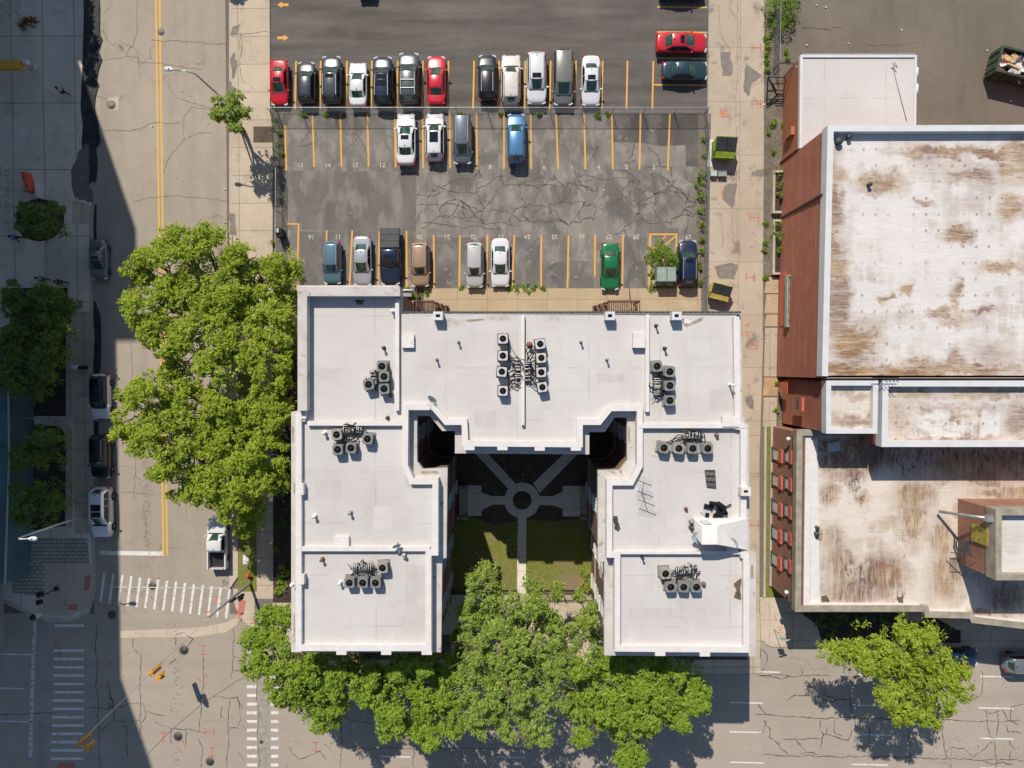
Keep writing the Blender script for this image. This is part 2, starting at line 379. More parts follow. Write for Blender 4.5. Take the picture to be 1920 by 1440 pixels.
def build_mats():
    # white roof membrane
    g = G('white_roof_membrane'); p = g.pos(); big = g.noise(p, .18, 5, .6); mid = g.noise(p, 1.3, 6, .7)
    col = g.mix(g.ramp(big, [(.35, 0), (.65, 1)]), (0.500, 0.472, 0.444), (0.560, 0.536, 0.512))
    col = g.mix(g.math('MULTIPLY', g.ramp(mid, [(.52, 0), (.75, 1)]), .25), col, (0.416, 0.376, 0.336))
    st = g.noise(g.pos((.15, 1.6, 1)), 1.6, 4, .7)
    col = g.mix(g.math('MULTIPLY', g.ramp(st, [(.5, 0), (.7, 1)]), .16), col, (0.400, 0.368, 0.336))
    x, y, _ = g.xyz(g.warp(p, .4, .08))
    jx = g.math('GREATER_THAN', g.math('ABSOLUTE', g.math('SUBTRACT', g.math('FRACT', g.math('DIVIDE', x, 5.6)), .5)), .490)
    jy = g.math('GREATER_THAN', g.math('ABSOLUTE', g.math('SUBTRACT', g.math('FRACT', g.math('DIVIDE', y, 4.1)), .5)), .488)
    col = g.mix(g.math('MULTIPLY', g.math('MAXIMUM', jx, jy), g.math('MULTIPLY', g.ramp(g.noise(p, .5, 3), [(.4, 0), (.6, 1)]), .35)), col, (0.288, 0.264, 0.240))
    sp = g.noise(p, 2.2, 9, .8)
    col = g.mix(g.math('MULTIPLY', g.ramp(sp, [(.72, 0), (.77, 1)]), .5), col, (0.200, 0.176, 0.152))
    bl = None
    for b in ((845, 605, 1.4, .5), (930, 597, 1.6, .3), (1040, 597, 1.0, .3), (770, 897, .45, 1.0), (775, 1140, 1.9, 2.2), (1290, 1150, 3, 2)):
        k = g.blob(*b, z=13.7); k = g.math('MULTIPLY', k, .6 if b[2] < 1.8 else .25); bl = k if bl is None else g.math('MAXIMUM', bl, k)
    col = g.mix(g.math('MULTIPLY', bl, g.ramp(g.noise(p, 1.5, 6, .7), [(.35, 0), (.6, 1)])), col, (0.288, 0.216, 0.152))
    grime = g.ramp(g.noise(g.pos((1, .35, 1), loc=(4, 17, 0)), .45, 7, .7), [(.54, 0), (.72, 1)])
    col = g.mix(g.math('MULTIPLY', grime, .35), col, (.40, .355, .315))
    sc = g.ramp(g.noise(g.warp(p, 1.5, 1.2), 5.0, 3, .5), [(.70, 0), (.74, 1)])
    col = g.mix(g.math('MULTIPLY', sc, .35), col, (.33, .30, .27))
    MAT['roof'] = g.out(col, .7, (mid, .12, .05))
    g = G('white_parapet_coating'); p = g.pos(); mid = g.noise(p, 1.6, 6, .7)
    col = g.mix(g.ramp(mid, [(.35, 0), (.7, 1)]), (.68, .645, .61), (.58, .545, .51))
    MAT['parapet'] = g.out(col, .7)
    g = G('weathered_cornice_paint'); p = g.pos(); mid = g.noise(p, .9, 6, .7); sp = g.noise(p, 1.1, 7, .75, .5)
    col = g.mix(g.ramp(mid, [(.35, 0), (.7, 1)]), (0.528, 0.504, 0.472), (0.432, 0.392, 0.352))
    col = g.mix(g.math('MULTIPLY', g.ramp(sp, [(.60, 0), (.64, 1)]), .85), col, (0.192, 0.160, 0.128))
    MAT['cornice'] = g.out(col, .8)
    # stained flat roofs
    def stained(nm, z, blobs, base=(.64, .60, .56), dots=True, amount=1.0, ax='x', dark=()):
        g = G(nm); p = g.pos()
        big = g.noise(p, .35, 5, .6); col = g.mix(g.ramp(big, [(.35, 0), (.7, 1)]), base, tuple(c*.88 for c in base))
        sx, sy = ((.25, 2.2) if ax == 'x' else (2.2, .25))
        st = g.noise(g.pos((sx, sy, 1)), 1.6, 5, .7); st2 = g.noise(g.pos((sy*.7, sx*.7, 1)), .8, 4, .6)
        bl = None; wp = g.warp(g.warp(p, .6, 2.4), 2.5, 1.0)
        for b in blobs:
            k = g.math('MULTIPLY', g.blob(b[0], b[1], b[2], b[3], z=z, p=wp), b[4]); bl = k if bl is None else g.math('MAXIMUM', bl, k)
        broad = g.ramp(g.math('MULTIPLY', g.noise(g.pos((.7, 1.3, 1) if ax == 'x' else (1.3, .7, 1), loc=(13, 4, 0)), .24, 7, .68), g.ramp(st2, [(.3, .8), (.6, 1)])), [(.46, 0), (.56, .8)])
        m = g.math('MAXIMUM', bl, g.math('MULTIPLY', broad, amount))
        m = g.math('MULTIPLY', m, g.ramp(st, [(.30, .45), (.52, 1)]))
        tone = g.mix(g.ramp(g.noise(p, .3, 4), [(.4, 0), (.6, 1)]), (.19, .090, .045), (.36, .235, .115))
        col = g.mix(g.math('MULTIPLY', m, 1.0, clamp=True), col, tone)
        dk = g.math('MULTIPLY', g.math('GREATER_THAN', m, .55), g.ramp(g.noise(g.pos((sx*2, sy*2, 1)), 2.5, 5, .75), [(.52, 0), (.62, .75)]))
        col = g.mix(dk, col, (.085, .062, .045))
        if dark:
            kb = None
            for b in dark: k = g.blob(b[0], b[1], b[2], b[3], z=z, p=wp); kb = k if kb is None else g.math('MAXIMUM', kb, k)
            fl = g.ramp(g.noise(g.pos((1.6, .6, 1)), 2.4, 8, .82, .3), [(.50, 0), (.56, .85)]); col = g.mix(g.math('MULTIPLY', kb, fl), col, (.06, .05, .05))
        fold = g.noise(g.warp(g.pos((.55, 1.5, 1)), .8, .9), 1.7, 4, .6)
        if dots:
            x, y, _ = g.xyz(p)
            dx = g.math('SUBTRACT', g.math('FRACT', g.math('MULTIPLY', x, .95)), .5); dy = g.math('SUBTRACT', g.math('FRACT', g.math('MULTIPLY', y, .74)), .5)
            rr = g.math('SQRT', g.math('ADD', g.math('MULTIPLY', dx, dx), g.math('MULTIPLY', dy, dy)))
            d = g.ramp(rr, [(.05, 1), (.14, 0)]); dm = g.ramp(g.noise(g.pos(loc=(3, 3, 0)), .33, 4), [(.45, 0), (.6, .75)])
            col = g.mix(g.math('MULTIPLY', d, dm), col, (.22, .16, .12))
        MAT[nm] = g.out(col, .75, (fold, .45, .10))
    stained('stained_roof_upper', 9.6, [(1640, 430, 1.8, 2.0, .0), (1580, 330, 1.3, 1.3, .7), (1650, 345, 2.8, 1.5, .9), (1760, 285, 5.5, .7, .85), (1850, 285, 4, .8, .9), (1570, 560, 1.6, 7.5, .8), (1600, 640, 3.2, 2.6, 1),
            (1585, 690, 6, 1.0, 1), (1680, 700, 6.5, 1.2, .95), (1790, 695, 9, 1.0, .9), (1798, 440, 1.9, 1.0, .95), (1795, 560, .7, 2.2, .85), (1790, 675, 1.3, 1.8, .8), (1880, 500, 3, .8, .8), (1900, 300, 2.4, 2.8, .8),
            (1725, 690, 3, 1.3, .7), (1860, 665, 2.8, 1.6, .6), (1560, 450, 1.0, 12, .8), (1900, 390, 1.8, 1.6, .85), (1790, 600, 2.2, .8, .6), (1665, 560, .8, .5, .8), (1700, 545, .9, .5, .8), (1760, 585, 1.6, .6, .8), (1840, 585, 1.6, .5, .85), (1820, 330, 3.5, .8, .7), (1730, 380, 1.2, .5, .7), (1560, 380, .9, 1.2, .9)], amount=.45)
    stained('stained_roof_small', 9.0, [(1595, 790, 3.2, .8, .7), (1600, 740, 3, .5, .5), (1635, 770, .8, 2.2, .8)], base=(.60, .54, .47), amount=.9)
    stained('stained_roof_middle', 9.0, [(1700, 735, 5, .8, .7), (1860, 735, 7, .9, .7), (1680, 780, 2, 3, .5), (1790, 765, 7, .7, .5), (1780, 825, 9, .6, .7), (1910, 790, 2, 3, .7)], amount=.9)
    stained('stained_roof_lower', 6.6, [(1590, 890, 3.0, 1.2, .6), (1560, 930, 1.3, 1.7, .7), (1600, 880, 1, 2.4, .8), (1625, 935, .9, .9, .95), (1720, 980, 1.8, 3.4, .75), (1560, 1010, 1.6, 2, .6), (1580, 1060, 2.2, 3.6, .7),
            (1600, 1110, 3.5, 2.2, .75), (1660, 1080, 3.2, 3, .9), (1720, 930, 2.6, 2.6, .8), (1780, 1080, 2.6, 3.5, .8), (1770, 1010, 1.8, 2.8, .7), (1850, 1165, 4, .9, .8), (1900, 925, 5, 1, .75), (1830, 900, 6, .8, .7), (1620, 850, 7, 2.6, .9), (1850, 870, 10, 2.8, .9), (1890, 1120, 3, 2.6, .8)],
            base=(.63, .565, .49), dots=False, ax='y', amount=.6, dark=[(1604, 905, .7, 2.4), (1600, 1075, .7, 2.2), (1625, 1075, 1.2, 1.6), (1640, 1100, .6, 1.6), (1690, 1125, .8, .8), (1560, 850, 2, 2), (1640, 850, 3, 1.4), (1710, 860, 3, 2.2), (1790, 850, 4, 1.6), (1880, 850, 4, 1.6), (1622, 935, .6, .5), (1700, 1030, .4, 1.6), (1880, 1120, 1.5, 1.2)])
    stained('stained_roof_penthouse', 10.4, [(1895, 1010, 1.8, 1.5, .25)], dots=False, amount=.2)
    # brick
    def brick(nm, a, b, c, mort, h=.2):
        g = G(nm); p = g.pos(); x, y, z = g.xyz(p); s = g.math('ADD', x, y)
        cb = g.n.new('ShaderNodeCombineXYZ'); g.l.new(s, cb.inputs[0]); g.l.new(z, cb.inputs[1])
        br = g.n.new('ShaderNodeTexBrick'); g.l.new(cb.outputs[0], br.inputs['Vector']); br.inputs['Scale'].default_value = 1
        br.inputs['Brick Width'].default_value = .62; br.inputs['Row Height'].default_value = h; br.inputs['Mortar Size'].default_value = .014
        g._in(br.inputs['Color1'], a); g._in(br.inputs['Color2'], b); g._in(br.inputs['Mortar'], mort)
        n = g.noise(p, .35, 5, .65); sv = g.noise(g.pos((.12, .12, 3.5)), 1.2, 5, .7)
        col = g.mix(g.math('MULTIPLY', g.ramp(n, [(.4, 0), (.7, 1)]), .5), br.outputs[0], c)
        col = g.mix(g.math('MULTIPLY', g.ramp(sv, [(.52, 0), (.68, 1)]), .45), col, mort)
        MAT[nm] = g.out(col, .9)
    brick('red_brick_wall', (.40, .135, .078), (.32, .102, .062), (.25, .082, .05), (.50, .29, .21))
    brick('orange_brick_wall', (.37, .135, .062), (.32, .112, .052), (.27, .10, .05), (.40, .19, .11))
    brick('brown_brick_wall', (.36, .170, .105), (.28, .13, .085), (.19, .105, .075), (.32, .225, .17))
    brick('dark_brick_wall', (.22, .13, .09), (.17, .10, .072), (.13, .085, .065), (.30, .23, .18))
    MAT['limestone'] = simple('limestone_trim', (.42, .36, .28), .85, .2, 1.5)
    MAT['coping_stone'] = simple('aged_coping_stone', (.30, .265, .205), .85, .25, 1.2)
    MAT['coping_white'] = simple('white_metal_coping', (.58, .585, .58), .45, .06, 1.0)
    MAT['red_trim'] = simple('red_painted_lintel', (.52, .125, .085), .6, .2, 4)
    MAT['pane_grey'] = simple('grey_blind_glass', (.60, .57, .51), .35, .15, 2.0, spec=.5)
    MAT['glass'] = simple('dark_window_glass', (.03, .04, .045), .06, .2, 1.0, spec=.6)
    MAT['frame_white'] = simple('pale_window_frame', (.55, .53, .5), .6, .1, 4)
    MAT['steel'] = simple('galvanised_steel', (.42, .43, .43), .4, .15, 3, metallic=.6)
    MAT['steel_dull'] = simple('dull_grey_metal', (.28, .29, .29), .5, .15, 3, metallic=.3)
    MAT['black_metal'] = simple('black_painted_metal', (.022, .021, .02), .5, .3, 5)
    MAT['dark_grey'] = simple('dark_grey_metal', (.06, .062, .064), .5, .3, 5)
    MAT['ac_grey'] = simple('grey_condenser_casing', (.20, .20, .185), .5, .15, 5)
    MAT['ac_light'] = simple('pale_condenser_casing', (.50, .49, .47), .5, .1, 5)
    MAT['fan'] = simple('black_fan_grille', (.012, .013, .016), .7, .4, 9, spec=.1)
    MAT['fan_hub'] = simple('fan_hub_metal', (.30, .31, .32), .3, .2, 9, metallic=.7)
    MAT['pipe_black'] = simple('black_pipe_insulation', (.028, .026, .025), .8, .3, 5)
    MAT['copper'] = simple('rusty_pipe', (.20, .10, .065), .7, .3, 5)
    MAT['wood_brown'] = simple('brown_porch_wood', (.15, .080, .055), .8, .3, 4)
    MAT['bark'] = simple('grey_brown_bark', (.10, .078, .058), .95, .4, 5)
    MAT['twig'] = simple('pale_bare_twigs', (.22, .18, .135), .9, .3, 5)
    MAT['lime'] = simple('lime_green_bin_steel', (.17, .25, .018), .55, .25, 3)
    MAT['bin_yellow'] = simple('dull_yellow_bin_steel', (.42, .32, .075), .5, .2, 3)
    MAT['bin_green'] = simple('dark_green_bin_steel', (.045, .065, .045), .55, .35, 2.5)
    MAT['lid'] = simple('dark_plastic_lid', (.040, .042, .045), .45, .3, 8)
    MAT['rubber'] = simple('black_rubber', (.018, .018, .018), .85, .2, 5)
    MAT['signal_yellow'] = simple('signal_yellow_enamel', (.62, .33, .045), .45, .12, 5)
    MAT['white_plain'] = simple('white_enamel', (.70, .70, .68), .5, .08, 4)
    MAT['hydrant_red'] = simple('hydrant_red_enamel', (.60, .07, .04), .45, .12, 5)
    MAT['barrier_orange'] = simple('orange_plastic', (.62, .10, .05), .5, .12, 5)
    MAT['teal_glass'] = simple('teal_canopy_panel', (.09, .16, .17), .3, .3, .4, spec=.5)
    MAT['tower_wall'] = simple('pale_tower_cladding', (.33, .31, .28), .7, .15, .3)
    MAT['dish'] = simple('pale_grey_dish', (.42, .46, .45), .4, .08, 4)
    MAT['box_green'] = simple('pale_green_utility_box', (.24, .31, .26), .5, .15, 3)
    MAT['moss'] = simple('mossy_gravel_top', (.20, .165, .095), .95, .35, 2.5)
    MAT['cardboard'] = simple('cardboard_brown', (.46, .30, .16), .9, .25, 2)
    MAT['debris_white'] = simple('white_scrap', (.62, .58, .55), .8, .2, 3)
    MAT['debris_red'] = simple('maroon_scrap', (.22, .05, .05), .8, .3, 3)
    MAT['stain_brown'] = simple('ponded_dirt', (.30, .25, .19), .9, .3, 3)
    MAT['stain_dark'] = simple('dried_puddle', (.115, .088, .062), .8, .4, 3)
    MAT['patch_tan'] = simple('tan_roof_patch', (.52, .47, .39), .8, .12, 3)
    MAT['yellow_panel'] = simple('yellow_access_panel', (.36, .29, .06), .6, .3, 3)
    MAT['skin'] = simple('skin', (.38, .22, .15), .6, .1, 8); MAT['cloth_lilac'] = simple('lilac_cloth', (.42, .36, .60), .9, .1, 8)
    MAT['cloth_blue'] = simple('blue_cloth', (.10, .16, .45), .9, .1, 8); MAT['cloth_dark'] = simple('dark_cloth', (.03, .03, .04), .9, .2, 8)
    MAT['cloth_green'] = simple('green_cloth', (.08, .50, .16), .9, .1, 8); MAT['hair'] = simple('dark_hair', (.02, .015, .012), .8, .2, 8)

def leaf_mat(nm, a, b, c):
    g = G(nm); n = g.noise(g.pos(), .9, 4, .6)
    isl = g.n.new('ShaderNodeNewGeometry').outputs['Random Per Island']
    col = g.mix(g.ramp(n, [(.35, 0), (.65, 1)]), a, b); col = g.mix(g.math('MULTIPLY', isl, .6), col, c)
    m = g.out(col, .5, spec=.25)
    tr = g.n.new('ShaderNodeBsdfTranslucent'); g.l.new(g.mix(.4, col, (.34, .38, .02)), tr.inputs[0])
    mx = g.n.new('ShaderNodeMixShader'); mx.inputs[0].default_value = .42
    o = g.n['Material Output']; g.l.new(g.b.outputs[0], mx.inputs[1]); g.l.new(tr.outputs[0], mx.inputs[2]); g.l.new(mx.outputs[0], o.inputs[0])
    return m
ground_mats(); build_mats()
MAT['leaf_lime'] = leaf_mat('locust_leaf', (.240, .350, .020), (.335, .440, .028), (.48, .53, .09))
MAT['leaf_green'] = leaf_mat('street_tree_leaf', (.180, .310, .022), (.265, .400, .030), (.40, .49, .09))
MAT['leaf_fresh'] = leaf_mat('small_tree_leaf', (.195, .315, .034), (.285, .400, .050), (.44, .51, .15))
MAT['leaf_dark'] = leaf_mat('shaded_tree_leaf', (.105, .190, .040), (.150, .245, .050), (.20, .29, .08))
MAT['leaf_weed'] = leaf_mat('weed_leaf', (.12, .22, .014), (.17, .28, .02), (.26, .36, .05))
# ================================================================== GROUND
MAT['oil'] = simple('old_oil_spot', (.19, .168, .142), .8, .3, 5)
MAT['trench'] = simple('trench_concrete', (.30, .265, .225), .9, .2, 2.0)
W = UP
gr = MB().sheet([(-400, -400), (400, -400), (400, 400), (-400, 400)], -0.02)
struct('ground', gr, MAT['yard'])
# streets
st = MB(); st.sheet([(U(176, 0).x, 250), (U(431, 0).x, 250), (U(431, 1100).x, U(0, 1150).y), (U(176, 1100).x, U(0, 1150).y)], 0.0)
struct('street', st, MAT['street'])
ew = MB(); ew.sheet([(-300, U(0, 1150).y), (300, U(0, 1150).y), (300, -60), (-300, -60)], 0.0)
struct('main_street', ew, MAT['street2'])
# parking lots, yard
m = MB().sheet(W([(507, -400), (1333, -400), (1327, 211), (507, 211)]), 0.004); struct('upper_parking_lot', m, MAT['lot_new'])
m = MB().sheet(W([(510, 211), (1327, 211), (1320, 545), (515, 545)]), 0.004); struct('lower_parking_lot', m, MAT['lot_old'])
m = MB()
m.sheet(W([(536, 320), (780, 322), (780, 432), (762, 433), (612, 432), (540, 430)]), 0.008)
struct('repaired_lot_surface', m, MAT['lot_patch'])
m = MB().sheet(W([(1148, 213), (1322, 213), (1318, 312), (1286, 312), (1286, 272), (1240, 274), (1205, 268), (1150, 266)]), 0.008)
struct('dark_asphalt_patch', m, MAT['lot_patch_dark'])
m = MB()
for a, b in ((562, 762),): m.sheet(W([(a, 434), (b, 434), (b, 541), (a, 541)]), 0.008)
for a, b in ((815, 860), (966, 1012), (1170, 1214), (864, 911)): m.sheet(W([(a, 445), (b, 445), (b-2, 540), (a-2, 540)]), 0.008)
m.sheet(W([(1018, 541), (1020, 506), (1040, 492), (1063, 488), (1063, 541)]), .008); m.sheet(W([(1069, 541), (1069, 489), (1100, 490), (1113, 500), (1113, 541)]), .008)
struct('stall_surface', m, MAT['stall_asphalt'])
# sidewalks
def slab(name, poly, mat, h=.12, kerb=None):
    m = MB().prism(W(poly), -.02, h); return struct(name, m, MAT[mat])
slab('sidewalk', [(433, -400), (505, -400), (507, 211), (512, 245), (512, 545), (548, 560), (512, 1120), (483, 1120), (478, 990), (478, 700), (440, 540), (433, 300)], 'sidewalk_concrete')
m = MB().sheet(W([(476, 238), (512, 238), (512, 268), (476, 268)]), .126); struct('tree_pit', m, MAT['soil'])
m = MB().prism(W([(430, -400), (436, -400), (436, 700), (447, 1000), (431, 1000), (431, 600)]), -.02, .128); struct('kerb', m, MAT['kerb_stone'])
# yard between street trees and building
m = MB().prism(W([(431, 700), (447, 700), (447, 1080), (431, 1104)]), -.02, .132); struct('kerb_strip', m, MAT['smooth_concrete'])
m = MB().prism(W([(447, 700), (482, 700), (482, 1108), (447, 1108)]), -.02, .130); struct('grass_verge', m, MAT['lawn'])
m = MB().prism(W([(512, 545), (640, 600), (640, 1128), (513, 1128)]), -.02, .122); struct('planting_bed', m, MAT['mulch'])
# corner apron of the crossing
cor = [(438, 1104), (513, 1104), (513, 1122), (505, 1122), (505, 1190), (488, 1186), (470, 1176), (456, 1162), (443, 1140), (438, 1120)]
slab('corner_sidewalk', cor, 'smooth_concrete', .10)
m = MB().sheet(W([(478, 1122), (512, 1122), (512, 1205), (478, 1188)]), .105); struct('corner_asphalt', m, MAT['stain'])
slab('street_sidewalk', [(513, 1130), (1391, 1130), (1391, 1150), (1424, 1150), (1424, 1262), (530, 1262), (506, 1190), (506, 1130)], 'sidewalk_concrete', .10)
slab('far_sidewalk', [(1424.5, 1120), (2900, 1120), (2900, 1213), (1450, 1213), (1436, 1208), (1426, 1195)], 'sidewalk_concrete', .10)
m = MB().sheet(W([(1500, 1148), (1775, 1148), (1800, 1165), (1800, 1205), (1540, 1200), (1530, 1170)]), .106); struct('tree_bed', m, MAT['mulch'])
# planting between building front and sidewalk
m = MB().prism(W([(548, 1190), (846, 1190), (846, 1236), (548, 1236)]), -.02, .13); m.prism(W([(1128, 1190), (1400, 1190), (1400, 1236), (1128, 1236)]), -.02, .13)
struct('front_beds', m, MAT['soil'])
# alley
al = [(1333, -400), (1440, -400), (1436, 60), (1432, 400), (1432, 600), (1424, 860), (1424, 1155), (1390, 1155), (1390, 600), (1320, 600), (1326, 211)]
m = MB().sheet(W(al), 0.006); struct('alley', m, MAT['alley_concrete'])
m = MB().sheet(W([(1396, 600), (1392, 1240), (1424, 1240), (1424, 600)]), .010); struct('alley_edge', m, MAT['alley_concrete'])
gv = MB(); gv.sheet(W([(1433, -10), (1472, 180), (1480, 330), (1476, 520), (1466, 820), (1440, 820), (1430, 620), (1432, 300)]), .010)
struct('gravel_strip', gv, MAT['gravel'])
m = MB()
for y0, y1 in ((520, 550), (552, 588), (590, 612)): m.prism(W([(1437, y0), (1464, y0), (1463, y1), (1433, y1)]), 0, .06)
struct('side_door_slabs', m, MAT['yard_walk_concrete'])
m = MB().prism(W([(1433, 708), (1459, 708), (1457, 742), (1430, 742)]), 0, .06); struct('tinted_slab', m, MAT['orange_slab'])
m = MB().prism(W([(1434, 615), (1462, 615), (1459, 706), (1432, 706)]), 0, .05); m.prism(W([(1432, 745), (1457, 745), (1455, 800), (1430, 800)]), 0, .05)
struct('worn_slabs', m, MAT['alley_concrete'])
# grass strip beside low brick building, with kerbs
m = MB().prism(W([(1438, 800), (1450, 800), (1448, 1118), (1436, 1118)]), 0, .05); struct('side_grass', m, MAT['lawn'])
m = MB().sheet(W([(1436, 1090), (1495, 1150), (1436, 1122)]), .056); struct('corner_grass', m, MAT['lawn'])
m = MB().wall(W([(1434, 798), (1432, 1119)]), .22, 0, .22); struct('side_kerb', m, MAT['kerb_stone'])
m = MB().sheet(W([(1424, 1120), (1452, 1120), (1480, 1210), (1426, 1200)]), .104); struct('corner_slab', m, MAT['smooth_concrete'])
# walk behind the apartment house
m = MB().prism(W([(795, 541), (1314, 541), (1314, 620), (795, 620)]), -.01, .10); struct('back_walk', m, MAT['yard_walk_concrete'])
m = MB().sheet(W([(745, 541), (795, 541), (795, 620), (745, 620)]), .012); struct('back_bed', m, MAT['gravel'])
# fence line weeds strip
m = MB().sheet(W([(1309, 213), (1333, 213), (1327, 590), (1304, 590), (1306, 400)]), .014)
m.sheet(W([(509, 205), (534, 240), (536, 320), (530, 470), (514, 470), (511, 330)]), .014)
struct('weedy_edges', m, MAT['gravel'])
m = MB().prism(W([(510, 207), (1328, 207), (1328, 212), (510, 212)]), 0, .07); struct('fence_kerb', m, MAT['stain'])
# courtyard
LW = [(845, 820), (1110, 820), (1110, 1110), (845, 1110)]
m = MB().sheet(W([(780, 770), (1190, 770), (1190, 1112), (780, 1112)]), .02); struct('lawn', m, MAT['lawn'])
m = MB().sheet(W([(781, 771), (1189, 771), (1189, 930), (1110, 968), (1040, 978), (985, 974), (930, 985), (880, 968), (845, 975), (781, 930)]), .028); struct('soil_and_shade_tone', m, MAT['soil'])  # dark soil colour painted over the lawn to stand in for deep shade
m = MB()
cx, cy = 979, 938
c0 = U(cx, cy); pts = []
ro = (U(1013, cy).x-U(946, cy).x)/2; ri = (U(997, cy).x-U(962, cy).x)/2
N = 40; vs = []; fs = []
for i in range(N):
    a = 2*math.pi*i/N
    for r in (ri, ro): vs.append((c0.x+r*math.cos(a), c0.y+r*math.sin(a), .062))
for i in range(N): j = (i+1) % N; fs.append((2*i, 2*i+1, 2*j+1, 2*j))
m.add(vs, fs)
m.sheet(W([(971, 968), (987, 968), (986, 1112), (969, 1112)]), .054)
m.sheet(W([(922, 930), (948, 930), (948, 946), (922, 946)]), .054); m.sheet(W([(1011, 930), (1038, 930), (1038, 947), (1011, 947)]), .054)
m.sheet(W([(903, 923), (923, 930), (923, 946), (903, 957)]), .058); m.sheet(W([(1036, 930), (1056, 921), (1056, 954), (1036, 947)]), .058)
m.sheet(W([(860, 910), (903, 910), (903, 967), (860, 967)]), .050); m.sheet(W([(1055, 911), (1106, 911), (1106, 968), (1055, 968)]), .050)
m.sheet(W([(880, 838), (904, 838), (968, 908), (958, 922)]), .058); m.sheet(W([(1070, 838), (1096, 838), (1012, 924), (1000, 906)]), .058)
struct('courtyard_path', m, MAT['court_path_concrete'])
m = MB(); m.tube([(c0.x, c0.y, .03), (c0.x, c0.y, .075)], ri*.995, 32); struct('round_bed', m, MAT['soil'])
m = MB().sheet(W([(846, 1112), (1115, 1112), (1128, 1200), (1128, 1262), (846, 1262)]), .108); struct('forecourt', m, MAT['smooth_concrete'])

# ---- far (west) side of the street
slab('plaza', [(-300, -300), (176, -300), (163, 330), (163, 340), (172, 384), (172, 1010), (176, 1060), (177, 1120), (168, 1148), (140, 1162), (80, 1160), (0, 1118), (-300, 1040)], 'plaza_concrete', .10)
m = MB().wall(W([(171, 386), (173, 700), (176, 1010), (178, 1085), (176, 1118), (166, 1143), (150, 1156), (128, 1163), (95, 1163), (60, 1152), (0, 1122), (-60, 1090)]), .3, -.01, .14); struct('plaza_kerb', m, MAT['kerb_stone'])
m = MB().sheet(W([(24, 1008), (165, 1008), (172, 1085), (90, 1090), (90, 1120), (24, 1110)]), .106); struct('plaza_paving', m, MAT['pavers'])
m = MB().sheet(W([(84, 1056), (174, 1056), (174, 1120), (160, 1142), (130, 1156), (84, 1152)]), .112); struct('corner_ramp', m, MAT['smooth_concrete'])
m = MB()
m.sheet(W([(138, 585), (172, 585), (174, 1000), (142, 1000)]), .110); m.sheet(W([(137, 374), (170, 385), (172, 420), (137, 420)]), .110)
struct('pale_walk', m, MAT['sidewalk_concrete'])
m = MB().sheet(W([(20, 540), (128, 540), (128, 780), (20, 780)]), .115); m.sheet(W([(22, 800), (110, 792), (124, 800), (130, 830), (128, 985), (22, 1000)]), .115)
m.sheet(W([(75+47*math.cos(k*.314)*(1+.08*math.sin(3*k)), 413+40*math.sin(k*.314)) for k in range(20)]), .115)
struct('planter_soil', m, MAT['mulch'])
m = MB(); m.wall(W([(133, 560), (133, 780)]), .5, .1, .40)
m.wall(W([(85, 793), (112, 793), (125, 800), (131, 812), (133, 835), (132, 985)]), .5, .1, .40)
struct('planter_kerb', m, MAT['limestone'])
m = MB()
def irregular(mb, pts, z, seed, amp=3.0, n=4):
    rr = random.Random(seed); out = []
    for i in range(len(pts)):
        a = pts[i]; b = pts[(i+1) % len(pts)]
        for k in range(n):
            t = k/n; out.append((a[0]+(b[0]-a[0])*t+rr.uniform(-amp, amp), a[1]+(b[1]-a[1])*t+rr.uniform(-amp, amp)))
    mb.sheet(W(out), z)
irregular(m, [(160, -20), (182, -20), (190, 60), (188, 130), (180, 200), (186, 262), (178, 340), (160, 340), (153, 200)], .108, 1, 4)
irregular(m, [(176, 384), (181, 384), (181, 470), (176, 470)], .006, 2, 1.5)
irregular(m, [(176, 560), (186, 580), (190, 640), (188, 700), (176, 700)], .006, 3, 2)
irregular(m, [(176, 790), (186, 790), (184, 830), (176, 830)], .006, 4, 1)
struct('wet_gutter_stain', m, MAT['wet'])
m = MB(); irregular(m, [(150, 280), (165, 270), (170, 340), (174, 380), (150, 372), (137, 365), (137, 320)], .110, 5, 3)
struct('patched_kerb_ramp', m, MAT['stain'])

# ---- stains and repair patches on the pale surfaces
m = MB()
for i, pl in enumerate([[(1398, 118), (1420, 135), (1429, 142), (1412, 155), (1405, 182), (1394, 172)], [(1352, 96), (1370, 98), (1374, 140), (1354, 143)],
        [(1410, 322), (1430, 318), (1432, 332), (1408, 330)], [(1360, 345), (1384, 345), (1374, 392), (1352, 372)], [(1338, 498), (1372, 492), (1384, 498), (1376, 525), (1348, 520)],
        [(435, 160), (444, 175), (440, 195), (432, 200), (432, 150)], [(440, 50), (450, 48), (444, 66), (434, 66)], [(432, 110), (440, 100), (445, 120), (438, 150)],
        [(430, 400), (442, 402), (446, 440), (434, 440)], [(1397, 745), (1412, 740), (1412, 768), (1400, 762)]]):
    irregular(m, pl, .138 if pl[0][0] < 500 else .016, 20+i, 2.0)
struct('damp_stains', m, MAT['stain_grey'])
m = MB()
irregular(m, [(204, 182), (222, 182), (222, 206), (204, 206)], .005, 41, 1)
irregular(m, [(350, 1180), (425, 1168), (445, 1155), (452, 1162), (425, 1182), (360, 1196)], .005, 42, 1)
m.sheet(W([(225, 1183), (360, 1178), (425, 1170), (443, 1160), (446, 1170), (422, 1186), (362, 1194), (225, 1196)]), .006)
struct('pale_trench', m, MAT['smooth_concrete'])
m = MB().sheet(W([(484, 1258), (505, 1258), (505, 1450), (484, 1450)]), .005); irregular(m, [(74, 1352), (84, 1352), (82, 1460), (68, 1460)], .006, 91, 1)
struct('trench_patch', m, MAT['trench'])

